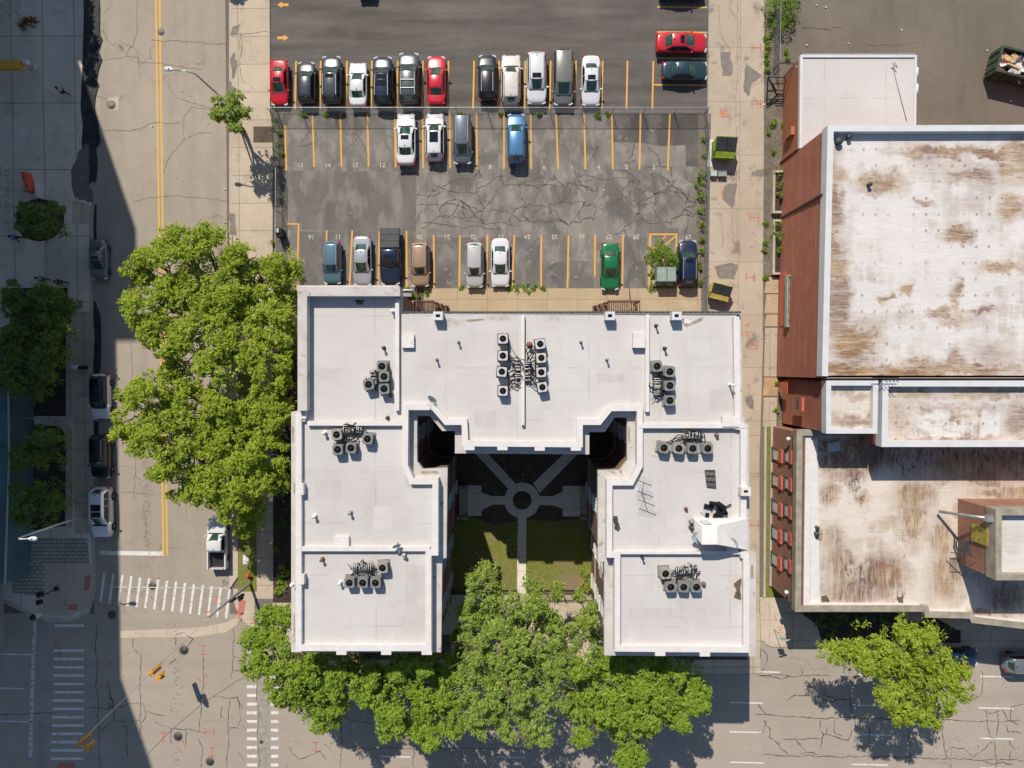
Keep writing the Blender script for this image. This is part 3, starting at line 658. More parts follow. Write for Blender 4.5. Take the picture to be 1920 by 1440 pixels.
# ---- paint
def line(mb, p, q, w, z, ):
    mb.ribbon([U(*p).xy, U(*q).xy], w, z)
m = MB()
for dx in (-3.5, 3.5):
    line(m, (295.5+dx, -40), (310+dx, 1042), .19, .008)
struct('centre_line', m, MAT['yellow_paint'])
m = MB()
for x in (554, 600.5, 649.6, 696.6, 744.7, 792, 840, 888, 935, 984, 1031.5, 1079, 1129, 1175.5, 1224): line(m, (x+1, 114), (x-1, 205), .16, .010)
for y, x0 in ((13, 1232), (60, 1232), (109, 1232), (159, 1226)): line(m, (x0, y), (1326, y+1), .14, .010)
for cx_, cy_, s in ((531, 9, -1), (530, 71, 1)):
    m.sheet(W([(cx_-s*10, cy_-2.5), (cx_+s*2, cy_-2.5), (cx_+s*2, cy_+2.5), (cx_-s*10, cy_+2.5)]), .010)
    m.sheet(W([(cx_+s*2, cy_-6), (cx_+s*11, cy_), (cx_+s*2, cy_+6)]), .010)
struct('stall_lines', m, MAT['lot_yellow_paint'])
m = MB()
for a, b, y0, y1 in ((534, 537, 235, 318), (586, 589, 212, 313), (638, 640.5, 212, 313), (689, 691, 212, 313), (740, 742, 212, 314), (792.5, 793.5, 212, 315), (843, 844, 212, 315), (893.5, 894.5, 212, 317), (945, 945, 212, 317), (995, 996, 212, 317),
                     (1042.5, 1046.5, 212, 317), (1095.5, 1097.5, 212, 318), (1147.5, 1149, 212, 318), (1201, 1199, 212, 318), (1256, 1252, 212, 319),
                     (560, 557, 420, 545), (612.5, 611, 432, 545), (660.5, 655, 432, 545), (711.5, 709, 434, 545), (762, 763, 433, 541), (813, 814, 441, 540), (862.5, 861, 442, 539), (914, 912, 441, 540), (964.5, 960, 441, 540),
                     (1015, 1014.5, 441, 540), (1066, 1064, 441, 540), (1116, 1115, 441, 519), (1168, 1167, 440, 541), (1219, 1217, 439, 540), (1268.5, 1267, 439, 500)):
    line(m, (a, y0), (b, y1), .16, .018)
line(m, (538, 420), (560, 420), .15, .022); line(m, (1217.3, 439.5), (1270, 439.5), .16, .022); line(m, (529, 318), (538.5, 318), .15, .022)
for k in range(3): line(m, (1221, 470+k*24), (1248+ (0 if k else 0), 443+k*20), .14, .023)
line(m, (1245, 462), (1266, 443), .14, .023)
struct('bay_lines', m, MAT['lot_yellow_paint'])
# bay numbers
def text_mesh(body, size):
    cu = bpy.data.curves.new('bay_number', 'FONT'); cu.body = body; cu.size = size; cu.align_x = 'CENTER'; cu.align_y = 'CENTER'; cu.offset = .012
    o = bpy.data.objects.new('t', cu); link(o); dg = bpy.context.evaluated_depsgraph_get()
    me = bpy.data.meshes.new_from_object(o.evaluated_get(dg)); bpy.data.objects.remove(o); bpy.data.curves.remove(cu)
    return me
m = MB()
def add_text(mb, body, px, py, size, rot, z):
    me = text_mesh(body, size); c = U(px, py); mt = Matrix.Rotation(rot, 3, 'Z')
    mb.add([tuple(mt @ v.co + Vector((c.x, c.y, z))) for v in me.vertices], [tuple(p.vertices) for p in me.polygons])
for t, x in ((15, 563), (14, 614.5), (13, 666), (12, 716.5), (10, 818), (9, 868), (8, 919), (7, 970), (6, 1021), (5, 1072), (4, 1123), (3, 1174), (2, 1226)):
    add_text(m, str(t), x, 310 if x < 900 else 314, .62, 0, .024)
for t, x in ((16, 584), (17, 634), (20, 787), (21, 838), (22, 888), (23, 940), (24, 989), (25, 1040), (26, 1091), (27, 1142), (28, 1193), (29, 1291)):
    add_text(m, str(t), x, 444, .62, math.pi, .024)
struct('bay_numbers', m, MAT['number_paint'])
# crosswalks, stop lines, lane dashes
m = MB()
for i in range(15):
    t = i/14; xt = 196+t*235; yt = 1074+t*29; line(m, (xt, yt), (xt-7.5, yt+56), .24, .010)
line(m, (188, 1036.5), (305, 1038), .42, .010)
for i in range(17):
    y = 1173+i*15.6
    if i in (1, 2): continue
    line(m, (103-i*.45, y), (158-i*.12, y), .26, .010)
for i in range(17):
    y = 1206+i*16.3
    line(m, (463, y), (482, y), .30, .010)
    if i > 1: line(m, (508, y), (522 , y), .30, .010)
struct('crossing_stripes', m, MAT['white_paint'])
m = MB()
line(m, (185, 1100), (432, 1103), .10, .014); line(m, (66, 1165), (62, 1245), .36, .010); line(m, (62, 1247), (57, 1420), .40, .010)
struct('worn_stop_lines', m, MAT['worn_white_paint'])
m = MB()
for x0, x1, y in ((0, 58, 1226), (0, 46, 1290), (0, 62, 1352), (-120, -40, 1226), (-120, -40, 1290), (-120, -40, 1352),
                  (1407, 1462, 1259), (1370, 1432, 1317), (1368, 1430, 1372), (1369, 1432, 1429), (1608, 1660, 1265), (1600, 1663, 1322), (1608, 1670, 1377), (1597, 1665, 1433),
                  (1838, 1900, 1268), (1835, 1900, 1327), (1838, 1900, 1384), (1838, 1900, 1440), (930, 986, 1419), (700, 770, 1360), (712, 770, 1418), (1148, 1210, 1319), (1148, 1210, 1425), (930, 990, 1316),
                  (2060, 2120, 1270), (2060, 2120, 1330), (2060, 2120, 1386)):
    line(m, (x0, y), (x1, y+1.5), .13, .010)
struct('lane_dashes', m, MAT['white_paint'])
# coloured utility marks
m = MB()
def hmark(px, py, w, h, rot=False, z=.012):
    if rot: line(m, (px-w, py-h), (px+w, py-h), .07, z); line(m, (px-w, py+h), (px+w, py+h), .07, z); line(m, (px, py-h), (px, py+h), .06, z)
    else: line(m, (px-w, py-h), (px-w, py+h), .07, z); line(m, (px+w, py-h), (px+w, py+h), .07, z); line(m, (px-w, py), (px+w, py), .06, z)
for x, y in ((1418, 90), (1418, 195), (1414, 408), (1407, 520), (1411, 648)): hmark(x, y, 8, 8)
hmark(1414, 984, 8, 9); line(m, (1405, 816), (1422, 816), .08, .012)
for x, y in ((381, 1219), (306, 1382), (398, 1410), (592, 1400)): hmark(x, y, 6, 8, True)
hmark(393, 1372, 8, 6); hmark(390, 1152, 7, 6, True)
for p, q in (((368, 1270), (378, 1277)), ((384, 1262), (390, 1272)), ((335, 1405), (342, 1413)), ((470, 1168), (485, 1166)), ((1327, 505), (1332, 505)), ((1327, 518), (1332, 518)), ((340, 1385), (350, 1402))):
    line(m, p, q, .07, .13 if p[0] > 460 and p[0] < 500 else .018)
struct('red_survey_marks', m, MAT['red_mark_paint'])
m = MB()
for x, y, w, h, z in ((233, 1267, 5, 10, .012), (402, 1390, 6, 9, .012), (540, 1390, 6, 9, .012), (1453, 1155, 4, 5, .11), (405, 1125, 12, 7, .012), (85, 1133, 6, 6, .12), (123, 1133, 8, 7, .12), (1478, 1195, 8, 6, .11), (1462, 1180, 7, 5, .11)):
    line(m, (x-w, y-h), (x+w, y-h), .06, z); line(m, (x-w, y+h), (x+w, y+h), .06, z); m.ribbon([U(x-w*.3, y).xy, U(x+w*.3, y).xy], .22, z)
irregular(m, [(1352, 355), (1364, 355), (1364, 365), (1352, 365)], .012, 60, 1); irregular(m, [(1350, 205), (1366, 212), (1362, 222), (1348, 216)], .012, 61, 2)
irregular(m, [(1398, 608), (1406, 604), (1404, 612), (1398, 614)], .012, 62, 1); irregular(m, [(1398, 622), (1406, 620), (1403, 632), (1397, 630)], .012, 63, 1)
irregular(m, [(446, 1150), (456, 1148), (452, 1164), (446, 1160)], .106, 64, 1)
struct('orange_survey_marks', m, MAT['orange_mark_paint'])
m = MB().sheet(W([(449, 1124), (462, 1125), (458, 1152), (446, 1150)]), .106); m.sheet(W([(161, 1078), (172, 1078), (168, 1106), (158, 1106)]), .118)
m.sheet(W([(130, 1132), (146, 1132), (146, 1143), (130, 1143)]), .118); m.sheet(W([(110, 1430), (140, 1430), (140, 1450), (104, 1450)]), .012)
struct('tactile_pads', m, MAT['pink_pad_paint'])
# ---- manholes (covers are countable things)
for i, (x, y, r, s, lab) in enumerate(((345, 1219, .42, 'm', 'dark iron manhole cover, largest one, in the middle of the crossing'), (334, 1381, .40, 'm', 'dark iron manhole cover inside a square saw cut near the bottom of the street'),
        (394, 1428, .38, 'm', 'dark iron manhole cover at the bottom edge beside red survey marks'), (286, 1099, .34, 'm', 'small manhole cover between two zebra crossing stripes'),
        (210, 1153, .38, 'm', 'manhole cover in shade by the rounded plaza kerb'), (209, 197, .34, 's', 'pale manhole cover in the upper part of the left lane'), (302, 60, .28, 's', 'pale round cover beside the yellow centre line'),
        (1410, 1231, .34, 's', 'round cover in the street at the mouth of the alley'), (490, 1391, .18, 'm', 'small valve cover between the two right-hand crosswalk columns'))):
    c = U(x, y); mb = MB(); mb.tube([(c.x, c.y, -.01), (c.x, c.y, .012)], r, 28)
    o = mb.build('manhole_cover', MAT['iron'] if s == 'm' else MAT['stain_grey'], org=(c.x, c.y, 0), label=lab, cat='manhole cover', group='manhole covers in the streets')
    rg = MB(); N = 28; vs = []; fs = []
    for k in range(N):
        a = 2*math.pi*k/N
        for q in (r*1.0, r*1.28): vs.append((c.x+q*math.cos(a), c.y+q*math.sin(a), .0135))
    for k in range(N): j = (k+1) % N; fs.append((2*k, 2*k+1, 2*j+1, 2*j))
    rg.add(vs, fs); rg.build('rim', MAT['stain_grey'] if s == 'm' else MAT['stain'], parent=o, org=(c.x, c.y, 0))
# ---- crack lines
def wiggle(p, q, rr, amp=2.2, step=5):
    d = math.hypot(q[0]-p[0], q[1]-p[1]); n = max(2, int(d/step)); out = []
    nx, ny = -(q[1]-p[1])/max(d, 1e-6), (q[0]-p[0])/max(d, 1e-6); o = 0
    for i in range(n+1):
        t = i/n; o = o*.6+rr.uniform(-amp, amp) if 0 < i < n else 0
        out.append((p[0]+(q[0]-p[0])*t+nx*o, p[1]+(q[1]-p[1])*t+ny*o))
    return out
def crack(mb, pts, w=.07, z=.012, seed=0, amp=1.6):
    rr = random.Random(seed or hash(tuple(pts[0])) & 0xffff); full = []
    for a, b in zip(pts[:-1], pts[1:]): full += wiggle(a, b, rr, amp)[:-1]
    full.append(pts[-1]); ws = [w*rr.uniform(.3, 1.55) for _ in full]; ws[0] = ws[-1] = w*.2
    mb.ribbon([U(*p).xy for p in full], ws, z)
m = MB()
SEAL = [[(1475, 1315), (1490, 1303), (1520, 1303), (1535, 1312), (1560, 1316), (1575, 1310), (1595, 1313)], [(1530, 1300), (1536, 1310), (1545, 1302), (1560, 1306), (1568, 1314)],
    [(1463, 1387), (1500, 1386), (1540, 1384), (1545, 1376), (1560, 1380), (1590, 1388), (1596, 1376), (1598, 1368)], [(1488, 1378), (1500, 1396), (1512, 1412)], [(1539, 1349), (1540, 1372), (1545, 1380)], [(1566, 1348), (1564, 1372), (1580, 1380)],
    [(1545, 1376), (1538, 1404)], [(1550, 1362), (1549, 1378)], [(1430, 1350), (1444, 1366), (1442, 1382), (1462, 1400), (1478, 1416)], [(1420, 1320), (1436, 1342)], [(1438, 1350), (1432, 1372), (1420, 1376)],
    [(1592, 1298), (1596, 1330), (1605, 1368)], [(1420, 1267), (1450, 1264), (1480, 1268), (1520, 1266), (1560, 1268)], [(1424, 1268), (1470, 1272), (1482, 1268)], [(1502, 1250), (1503, 1267)],
    [(1430, 1215), (1438, 1228), (1435, 1250), (1428, 1262)], [(1415, 1210), (1428, 1218), (1422, 1240)], [(1415, 1340), (1500, 1345), (1620, 1347), (1760, 1348), (1850, 1352), (1920, 1353)],
    [(1422, 1415), (1480, 1417), (1560, 1418), (1700, 1420), (1800, 1424), (1920, 1427)], [(1500, 1412), (1520, 1410), (1536, 1414)], [(1630, 1360), (1631, 1390), (1628, 1424)], [(1702, 1366), (1706, 1400), (1708, 1420)],
    [(1766, 1350), (1770, 1390), (1774, 1424)], [(1840, 1256), (1842, 1290), (1838, 1304), (1820, 1314)], [(1850, 1330), (1852, 1360), (1854, 1380), (1870, 1384)], [(1870, 1330), (1872, 1352), (1868, 1380)], [(1842, 1330), (1856, 1338), (1876, 1332)],
    [(1884, 1358), (1890, 1372), (1915, 1374)], [(1880, 1328), (1890, 1352), (1910, 1360)], [(1782, 1424), (1784, 1400), (1806, 1402), (1824, 1420), (1850, 1400), (1862, 1388)], [(1864, 1390), (1868, 1420), (1866, 1440)], [(1890, 1388), (1904, 1410)],
    [(1840, 1425), (1855, 1432), (1880, 1428), (1900, 1434)], [(1895, 1405), (1893, 1425)], [(1600, 1400), (1628, 1400)], [(1920, 1320), (1896, 1326), (1894, 1350)],
    [(250, 1195), (249, 1212), (258, 1224), (264, 1228), (263, 1300), (264, 1378)], [(180, 1168), (182, 1300), (188, 1440)], [(265, 1315), (272, 1328), (273, 1345), (264, 1356)], [(274, 1335), (300, 1340), (312, 1341)], [(158, 1326), (200, 1330), (240, 1320), (262, 1317)],
    [(200, 1272), (206, 1300), (214, 1330), (214, 1350), (190, 1370)], [(214, 1350), (240, 1354), (264, 1350)], [(207, 1300), (213, 1320), (205, 1326), (207, 1304)], [(230, 1360), (238, 1364), (238, 1420)], [(290, 1352), (320, 1366), (350, 1366), (385, 1376)],
    [(320, 1366), (320, 1395)], [(349, 1366), (349, 1395)], [(381, 1230), (382, 1270), (378, 1300), (374, 1372)], [(437, 1178), (436, 1240), (433, 1274)], [(436, 1230), (460, 1232)], [(436, 1258), (450, 1256)], [(398, 1304), (420, 1308), (445, 1306), (450, 1330), (452, 1350), (446, 1366)],
    [(446, 1366), (428, 1364)], [(450, 1360), (462, 1368)], [(432, 1310), (428, 1360), (426, 1440)], [(445, 1306), (455, 1330)], [(372, 1384), (380, 1410), (374, 1440)], [(416, 1325), (416, 1345), (421, 1350)], [(100, 1204), (113, 1220), (112, 1236)],
    [(480, 1268), (484, 1350), (486, 1440)], [(0, 1340), (60, 1338), (110, 1334)], [(330, 1210), (330, 1190), (345, 1186), (362, 1198), (350, 1212)], [(330, 1235), (316, 1246)], [(445, 1410), (460, 1428)],
    [(540, 1400), (560, 1425), (600, 1408), (612, 1425)], [(640, 1402), (760, 1404), (860, 1402), (1000, 1405)], [(775, 1400), (776, 1440)], [(700, 1290), (705, 1318), (730, 1330), (770, 1336)], [(640, 1340), (660, 1352), (700, 1356)], [(636, 1280), (640, 1380), (637, 1440)]]
for i, pl in enumerate(SEAL): crack(m, pl, .075 if i < 36 else .06, .0135, 100+i)
struct('sealed_cracks', m, MAT['crack'])
m = MB()
FINE = [[(256, -5), (256, 60), (250, 85), (240, 95), (240, 104)], [(180, 115), (240, 106), (258, 108), (262, 116), (300, 118), (380, 130)], [(220, 73), (240, 85), (254, 92), (260, 110), (262, 150)], [(283, 76), (330, 76), (425, 83)],
    [(310, 150), (328, 180), (350, 190), (398, 205)], [(398, 206), (360, 200), (345, 220), (346, 262), (320, 290), (306, 325)], [(346, 262), (370, 250), (398, 248)], [(180, 244), (240, 246), (290, 230), (340, 232)], [(250, 380), (270, 372), (300, 368), (370, 370), (428, 378)],
    [(180, 180), (200, 188), (205, 192)], [(222, 190), (232, 176)], [(245, 640), (248, 700), (255, 860), (252, 940)], [(224, 922), (258, 925), (290, 927)], [(270, 940), (272, 990), (280, 1030)], [(335, 850), (345, 900), (350, 970)],
    [(1345, 0), (1348, 60), (1370, 95)], [(1382, 0), (1383, 130), (1380, 200), (1380, 480)], [(1352, 400), (1356, 470)], [(1372, 340), (1374, 450)], [(1395, 650), (1410, 655), (1422, 648)], [(1404, 870), (1404, 1110), (1402, 1180)], [(1404, 1050), (1412, 1056), (1424, 1052)],
    [(1500, 50), (1545, 54), (1580, 50)], [(1495, 38), (1510, 50), (1560, 54)], [(1620, 82), (1680, 85), (1720, 78)], [(450, 95), (452, 60)], [(455, 110), (452, 80)], [(432, 65), (505, 62)], [(455, 66), (456, 92), (450, 125), (460, 160)]]
for i, pl in enumerate(FINE): crack(m, pl, .045, .134 if (430 < pl[0][0] < 510) else .0175, 300+i)
struct('fine_cracks', m, MAT['crack_soft'])
# network in the old lot
m = MB(); rr = random.Random(11); nodes = {}
for i in range(15):
    for j in range(4):
        nodes[i, j] = (800+i*36+rr.uniform(-16, 16), 325+j*31+rr.uniform(-13, 13))
for (i, j), p in nodes.items():
    for di, dj in ((1, 0), (0, 1), (1, 1), (1, -1)):
        q = nodes.get((i+di, j+dj))
        if q and rr.random() < (.66 if di+dj == 1 else .22):
            md = ((p[0]+q[0])/2+rr.uniform(-9, 9), (p[1]+q[1])/2+rr.uniform(-9, 9)); md2 = ((md[0]+q[0])/2+rr.uniform(-5, 5), (md[1]+q[1])/2+rr.uniform(-5, 5)); md0 = ((md[0]+p[0])/2+rr.uniform(-5, 5), (md[1]+p[1])/2+rr.uniform(-5, 5))
            crack(m, [p, md0, md, md2, q], rr.uniform(.05, .09), .0135, rr.randint(1, 9999), 1.2)
OLD = [[(588, 242), (570, 260), (562, 275)], [(592, 245), (596, 262), (590, 268), (562, 276)], [(650, 252), (668, 252), (680, 266), (688, 290), (690, 312)], [(652, 276), (660, 270), (670, 270)], [(668, 255), (668, 268)],
    [(1100, 275), (1112, 280), (1122, 273), (1112, 292), (1106, 312)], [(1096, 286), (1097, 322)], [(1190, 270), (1186, 290), (1170, 305), (1190, 300), (1195, 312)], [(1213, 275), (1232, 290), (1236, 312), (1212, 315)], [(1285, 318), (1290, 340), (1305, 345)],
    [(1150, 318), (1175, 320), (1200, 340), (1198, 400), (1180, 396)], [(1150, 350), (1188, 388), (1220, 370), (1250, 356), (1280, 362), (1288, 378)], [(1292, 352), (1285, 385), (1290, 420), (1284, 440)], [(1284, 380), (1310, 382)],
    [(790, 430), (812, 418), (870, 428), (900, 424), (940, 430)], [(815, 455), (840, 455), (855, 470)], [(1000, 460), (1005, 448), (1022, 440)], [(1145, 440), (1170, 430), (1178, 460)], [(1260, 312), (1262, 345), (1258, 352)], [(1236, 312), (1260, 316)],
    [(940, 320), (938, 340), (950, 348), (980, 345)], [(780, 365), (800, 368), (830, 358)], [(785, 385), (840, 382), (880, 392)]]
for i, pl in enumerate(OLD): crack(m, pl, .075, .0135, 500+i, 2.0)
struct('lot_cracks', m, MAT['crack'])
# litter
m = MB(); rr = random.Random(3)
for x, y in ((1132, 357), (900, 338), (946, 336), (1548, 14), (1690, 57), (1590, 82), (1850, 95), (1880, 500), (1425, 470), (1433, 196), (1428, 1197), (980, 890), (955, 1012), (966, 1020), (960, 1040), (893, 1036), (1850, 130), (1895, 190), (1530, 10), (1320, 400), (1322, 460), (1440, 560), (1437, 640), (422, 355), (285, 237), (780, 515), (1080, 520), (1512, 85)):
    c = U(x, y); m.box((c.x, c.y, .14 if 430 < x < 505 else .06), (rr.uniform(.08, .2), rr.uniform(.06, .14), .05), rr.random()*3)
m.build('scattered_litter', MAT['debris_white'], kind='stuff', label='small scraps of white litter scattered on the ground', cat='litter')

# oil drips and rubber marks along the lanes
m = MB(); rr = random.Random(77)
def blot(px, py, r, z):
    z += .000004*len(m.v)/7; c = U(px, py); n = 7; ph = rr.random()*6
    m.add([(c.x+r*rr.uniform(.6, 1.2)*math.cos(ph+k*6.283/n), c.y+r*rr.uniform(.6, 1.4)*math.sin(ph+k*6.283/n), z) for k in range(n)], [tuple(range(n))])
for k in range(170): blot(rr.gauss(274, 7), rr.uniform(860, 1070), rr.uniform(.02, .085), .0065)
for k in range(120): blot(rr.gauss(345, 9), rr.uniform(0, 1060), rr.uniform(.02, .08), .0065)
for k in range(140): blot(rr.gauss(330, 6), rr.uniform(1170, 1440), rr.uniform(.02, .09), .0065)
for k in range(200): blot(rr.uniform(1400, 1920), rr.choice((1288, 1345, 1400))+rr.gauss(0, 5), rr.uniform(.02, .08), .0065)
for k in range(90): blot(rr.uniform(540, 1320), rr.uniform(330, 430), rr.uniform(.03, .13), .0105)
for x in (837, 887, 990, 1040, 1091, 1193, 1020, 1070, 1120, 1172, 1225, 918, 614, 665, 716):
    for k in range(8): blot(x+rr.gauss(0, 6), (500 if x in (837, 887, 990, 1040, 1091, 1193) else 262)+rr.gauss(0, 22), rr.uniform(.04, .22), .0105)
struct('oil_spots', m, MAT['oil'])
# ================================================================== BUILDINGS
ZR, ZP, ZL = 13.7, 14.12, 13.15
MAT['patch_worn'] = simple('worn_membrane_patch', (.485, .452, .42), .75, .07, 1.2); MAT['patch_new'] = simple('newer_membrane_patch', (.535, .508, .482), .7, .05, 1.2)
def rel(c): return Vector(c)
# ---- apartment house, U shaped, white roof
org = Vector((U(970, 800).x, U(970, 800).y, 0))
H1 = empty('apartment_house', org, 'U shaped apartment house with a white flat roof round the shaded courtyard', 'building')
OUT = [(558,535),(748,535),(748,587),(1389,587),(1393,781),(1396,781),(1396,794),(1404,795),(1406,1035),(1418,1036),(1417,1231),(1133,1229),(1133,1053),(1121,1052),
       (1121,883),(1162,882),(1176,864),(1176,783),(1152,783),(1134,810),(1105,810),(1105,852),(853,850),(853,808),(829,808),(806,780),(782,780),(782,865),(793,880),(839,878),(837,1046),(829,1048),(827,1223),(546,1223),(546,772),(558,770)]
outL = UP(OUT, ZL)
def inset(poly, d):
    n = len(poly); a = sum(poly[i][0]*poly[(i+1) % n][1]-poly[(i+1) % n][0]*poly[i][1] for i in range(n)); s = 1 if a > 0 else -1
    out = []
    for i in range(n):
        p0, p1, p2 = Vector(poly[i-1]), Vector(poly[i]), Vector(poly[(i+1) % n])
        d0 = (p1-p0).normalized(); d1 = (p2-p1).normalized(); n0 = Vector((-d0.y, d0.x))*s; n1 = Vector((-d1.y, d1.x))*s
        m = n0+n1; m = m.normalized() if m.length > 1e-6 else n0; out.append(tuple(p1+m*d/max(.35, m.dot(n0))))
    return out
walls = inset(outL, .38)
MB().prism(walls, 0, ZL-.5, top=False).build('brick_wall', MAT['dark_brick_wall'], H1)
MB().prism(outL, ZL-.55, ZL, bottom=True).build('cornice', MAT['cornice'], H1)
b = MB().prism(inset(outL, .30), ZL-.75, ZL-.56, bottom=True); b.prism(inset(outL, .31), 3.4, 3.65); b.build('stone_band', MAT['limestone'], H1)
# raised roof field and parapets
PO = [(562,539),(754,539),(754,585),(1387,588),(1389,795),(1400,797),(1400,1037),(1405,1038),(1405,1224),(1152,1222),(1152,1046),(1137,1046),
      (1137,899),(1180,899),(1194,872),(1194,771),(1147,771),(1126,797),(1093,797),(1093,839),(867,837),(865,797),(834,797),(810,769),(766,769),(765,872),(776,897),(822,897),(822,1042),(809,1042),(809,1221),(554,1221),(554,774),(562,774)]
PO2 = UP(PO, ZP)
MB().prism(inset(PO2, .12), ZL-.02, ZR).build('roof_membrane', MAT['roof'], H1)
pc = inset(PO2, .24)
# parapet along selected runs (north edge of the middle has only a gutter)
par = MB()
i_mid0 = PO.index((754,585)); i_mid1 = PO.index((1387,588))
path = [pc[(i_mid1+k) % len(pc)] for k in range(len(pc)-(i_mid1-i_mid0))]
par.wall(path[:], .46, ZL, ZP)
par.build('parapet', MAT['parapet'], H1)
nb = MB(); nwz = 14.62
nb.wall(UP([(750,546.5),(567,546.5),(567,770)], nwz), .70, ZL, nwz)
nb.build('tall_parapet', MAT['cornice'], H1)
for p, q, w, h in (((744.5,560),(744.5,770),.30,.405),((980.5,590),(980.5,797),.24,.39),((1214,590),(1214,772),.30,.40),((576,794),(764,794),.34,.385),((1198,798.5),(1398,798.5),.36,.46),
                   ((563,1029.5),(806,1029.5),.34,.395),((1156,1036.5),(1402,1036.5),.22,.38)):
    MB().wall(UP([p, q], ZR+h), w, ZR-.1, ZR+h).build('fire_wall', MAT['parapet'], H1)
g = MB(); g.wall(UP([(752, 585.5), (1390, 585.5)], ZR), .16, ZR-.35, ZR-.06); g.build('gutter', MAT['dark_grey'], H1)
for k in range(60):
    c = U(760+k*10.6, 586, ZR); MB().box((c.x, c.y, ZR-.04), (.025, .26, .03)).build('gutter_bracket', MAT['steel_dull'], H1)
# roof blocks: shallow hatches, corner block
hb = MB()
for x0, y0, x1, y1, z in ((753, 627, 776, 652, .35), (1187, 624, 1210, 652, .55), (626, 1006, 654, 1027, .30), (1355, 781, 1386, 800, .55), (562, 775, 572, 790, .3)):
    a = U(x0, y0, ZR+z); b_ = U(x1, y1, ZR+z); m = MB().box(((a.x+b_.x)/2, (a.y+b_.y)/2, ZR+z/2), (abs(b_.x-a.x), abs(a.y-b_.y), z))
    m.build('roof_hatch', MAT['parapet'], H1)
for x0, y0, x1, y1 in ((562, 907, 569, 928), (562, 1078, 570, 1096)):
    a = U(x0, y0, ZR+.6); b_ = U(x1, y1, ZR+.6); m = MB().box(((a.x+b_.x)/2, (a.y+b_.y)/2, ZR+.3), (abs(b_.x-a.x), abs(a.y-b_.y), .6)); m.build('wall_buttress', MAT['parapet'], H1)
# crenel blocks on the inner ledge
for x, y in ((880, 840), (942, 840), (1012, 841), (1080, 841), (640, 1224), (724, 1224), (800, 1224), (1238, 1226), (1322, 1227)):
    c = U(x, y, ZP); MB().box((c.x, c.y, ZP-.36), (.8, .34, .70)).build('parapet_pier', MAT['parapet'], H1)
# snow-like coating details: shaded half-moon of ponded dirt
def patch(pl, z, mat, seed, par_, name='ponding_stain', amp=1.3):
    rr = random.Random(seed); out = []
    for i in range(len(pl)):
        a = pl[i]; b_ = pl[(i+1) % len(pl)]
        for k in range(4):
            t = k/4; out.append((a[0]+(b_[0]-a[0])*t+rr.uniform(-amp, amp)*.6, a[1]+(b_[1]-a[1])*t+rr.uniform(-amp, amp)*.6))
    return MB().sheet(UP(out, z), z).build(name, MAT[mat], par_)
patch([(665, 562), (684, 562), (679, 572), (670, 571)], ZR+.006, 'stain_dark', 1, H1)
patch([(1360, 1100), (1372, 1086), (1388, 1078), (1391, 1100), (1391, 1128), (1382, 1132), (1368, 1122)], ZR+.006, 'patch_tan', 2, H1)
patch([(1376, 1094), (1390, 1084), (1388, 1106), (1390, 1126), (1376, 1120), (1380, 1108)], ZR+.010, 'stain_dark', 3, H1)
patch([(1278, 597), (1296, 598), (1294, 606), (1308, 598), (1320, 595), (1312, 604), (1296, 610), (1286, 614), (1280, 606)], ZR+.006, 'stain_brown', 4, H1)
patch([(1282, 596), (1295, 599), (1294, 606), (1284, 607)], ZR+.010, 'parapet', 5, H1)
patch([(870, 600), (905, 597), (910, 600), (880, 604)], ZR+.006, 'stain_brown', 6, H1)
for k, pl in enumerate([[(551,905),(553,905),(553,925),(551,925)], [(551,1150),(553,1150),(553,1195),(550,1198)], [(548,800),(550,800),(550,830),(547,830)], [(788,884),(822,883),(822,888),(790,889)], [(1123,1060),(1129,1062),(1128,1085),(1124,1080)],
                        [(1178,800),(1181,800),(1181,828),(1178,828)], [(1408,1060),(1412,1060),(1412,1085),(1408,1085)], [(690,537),(720,540),(700,542)], [(560,600),(562,600),(562,630),(560,630)]]):
    patch(pl, ZL+.012 if k not in (7,) else 14.215, 'stain_brown', 20+k, H1, 'ledge_stain', 1.0)
rr = random.Random(23)
for k, (x0, y0, x1, y1, mt) in enumerate(((600, 690, 636, 712, 0), (820, 700, 850, 722, 1), (1120, 700, 1170, 716, 0), (1290, 640, 1330, 672, 1), (590, 900, 640, 930, 0), (700, 950, 735, 992, 1), (590, 1150, 660, 1180, 1), (1180, 1140, 1260, 1160, 0),
        (1250, 960, 1290, 1000, 1), (760, 1060, 804, 1180, 0), (1020, 770, 1070, 800, 1), (890, 770, 930, 800, 0), (1330, 730, 1370, 770, 0), (1160, 1180, 1200, 1205, 1))):
    q = [(x0+rr.uniform(-2, 2), y0+rr.uniform(-2, 2)), (x1+rr.uniform(-2, 2), y0), (x1, y1+rr.uniform(-2, 2)), (x0, y1)]
    MB().sheet(UP(q, ZR+.005), ZR+.005).build('roof_patch', MAT[('patch_worn', 'patch_new')[mt]], H1)
# chimneys
for i, (x, y) in enumerate(((821, 590), (1144, 590), (1269, 590), (1399, 920))):
    z = ZR+.85; c = U(x, y+2, z); e = i == 3
    ch = MB(); ch.wall([(c.x-.27, c.y-.22), (c.x+.27, c.y-.22), (c.x+.27, c.y+.22), (c.x-.27, c.y+.22)], .2, ZR-.3, z, closed=True)
    o = ch.build('chimney', MAT['coping_white'] if not e else MAT['parapet'], H1)
    MB().box((c.x, c.y, z-.3), (.36, .24, .1)).build('flue', MAT['black_metal'], o, org=org)
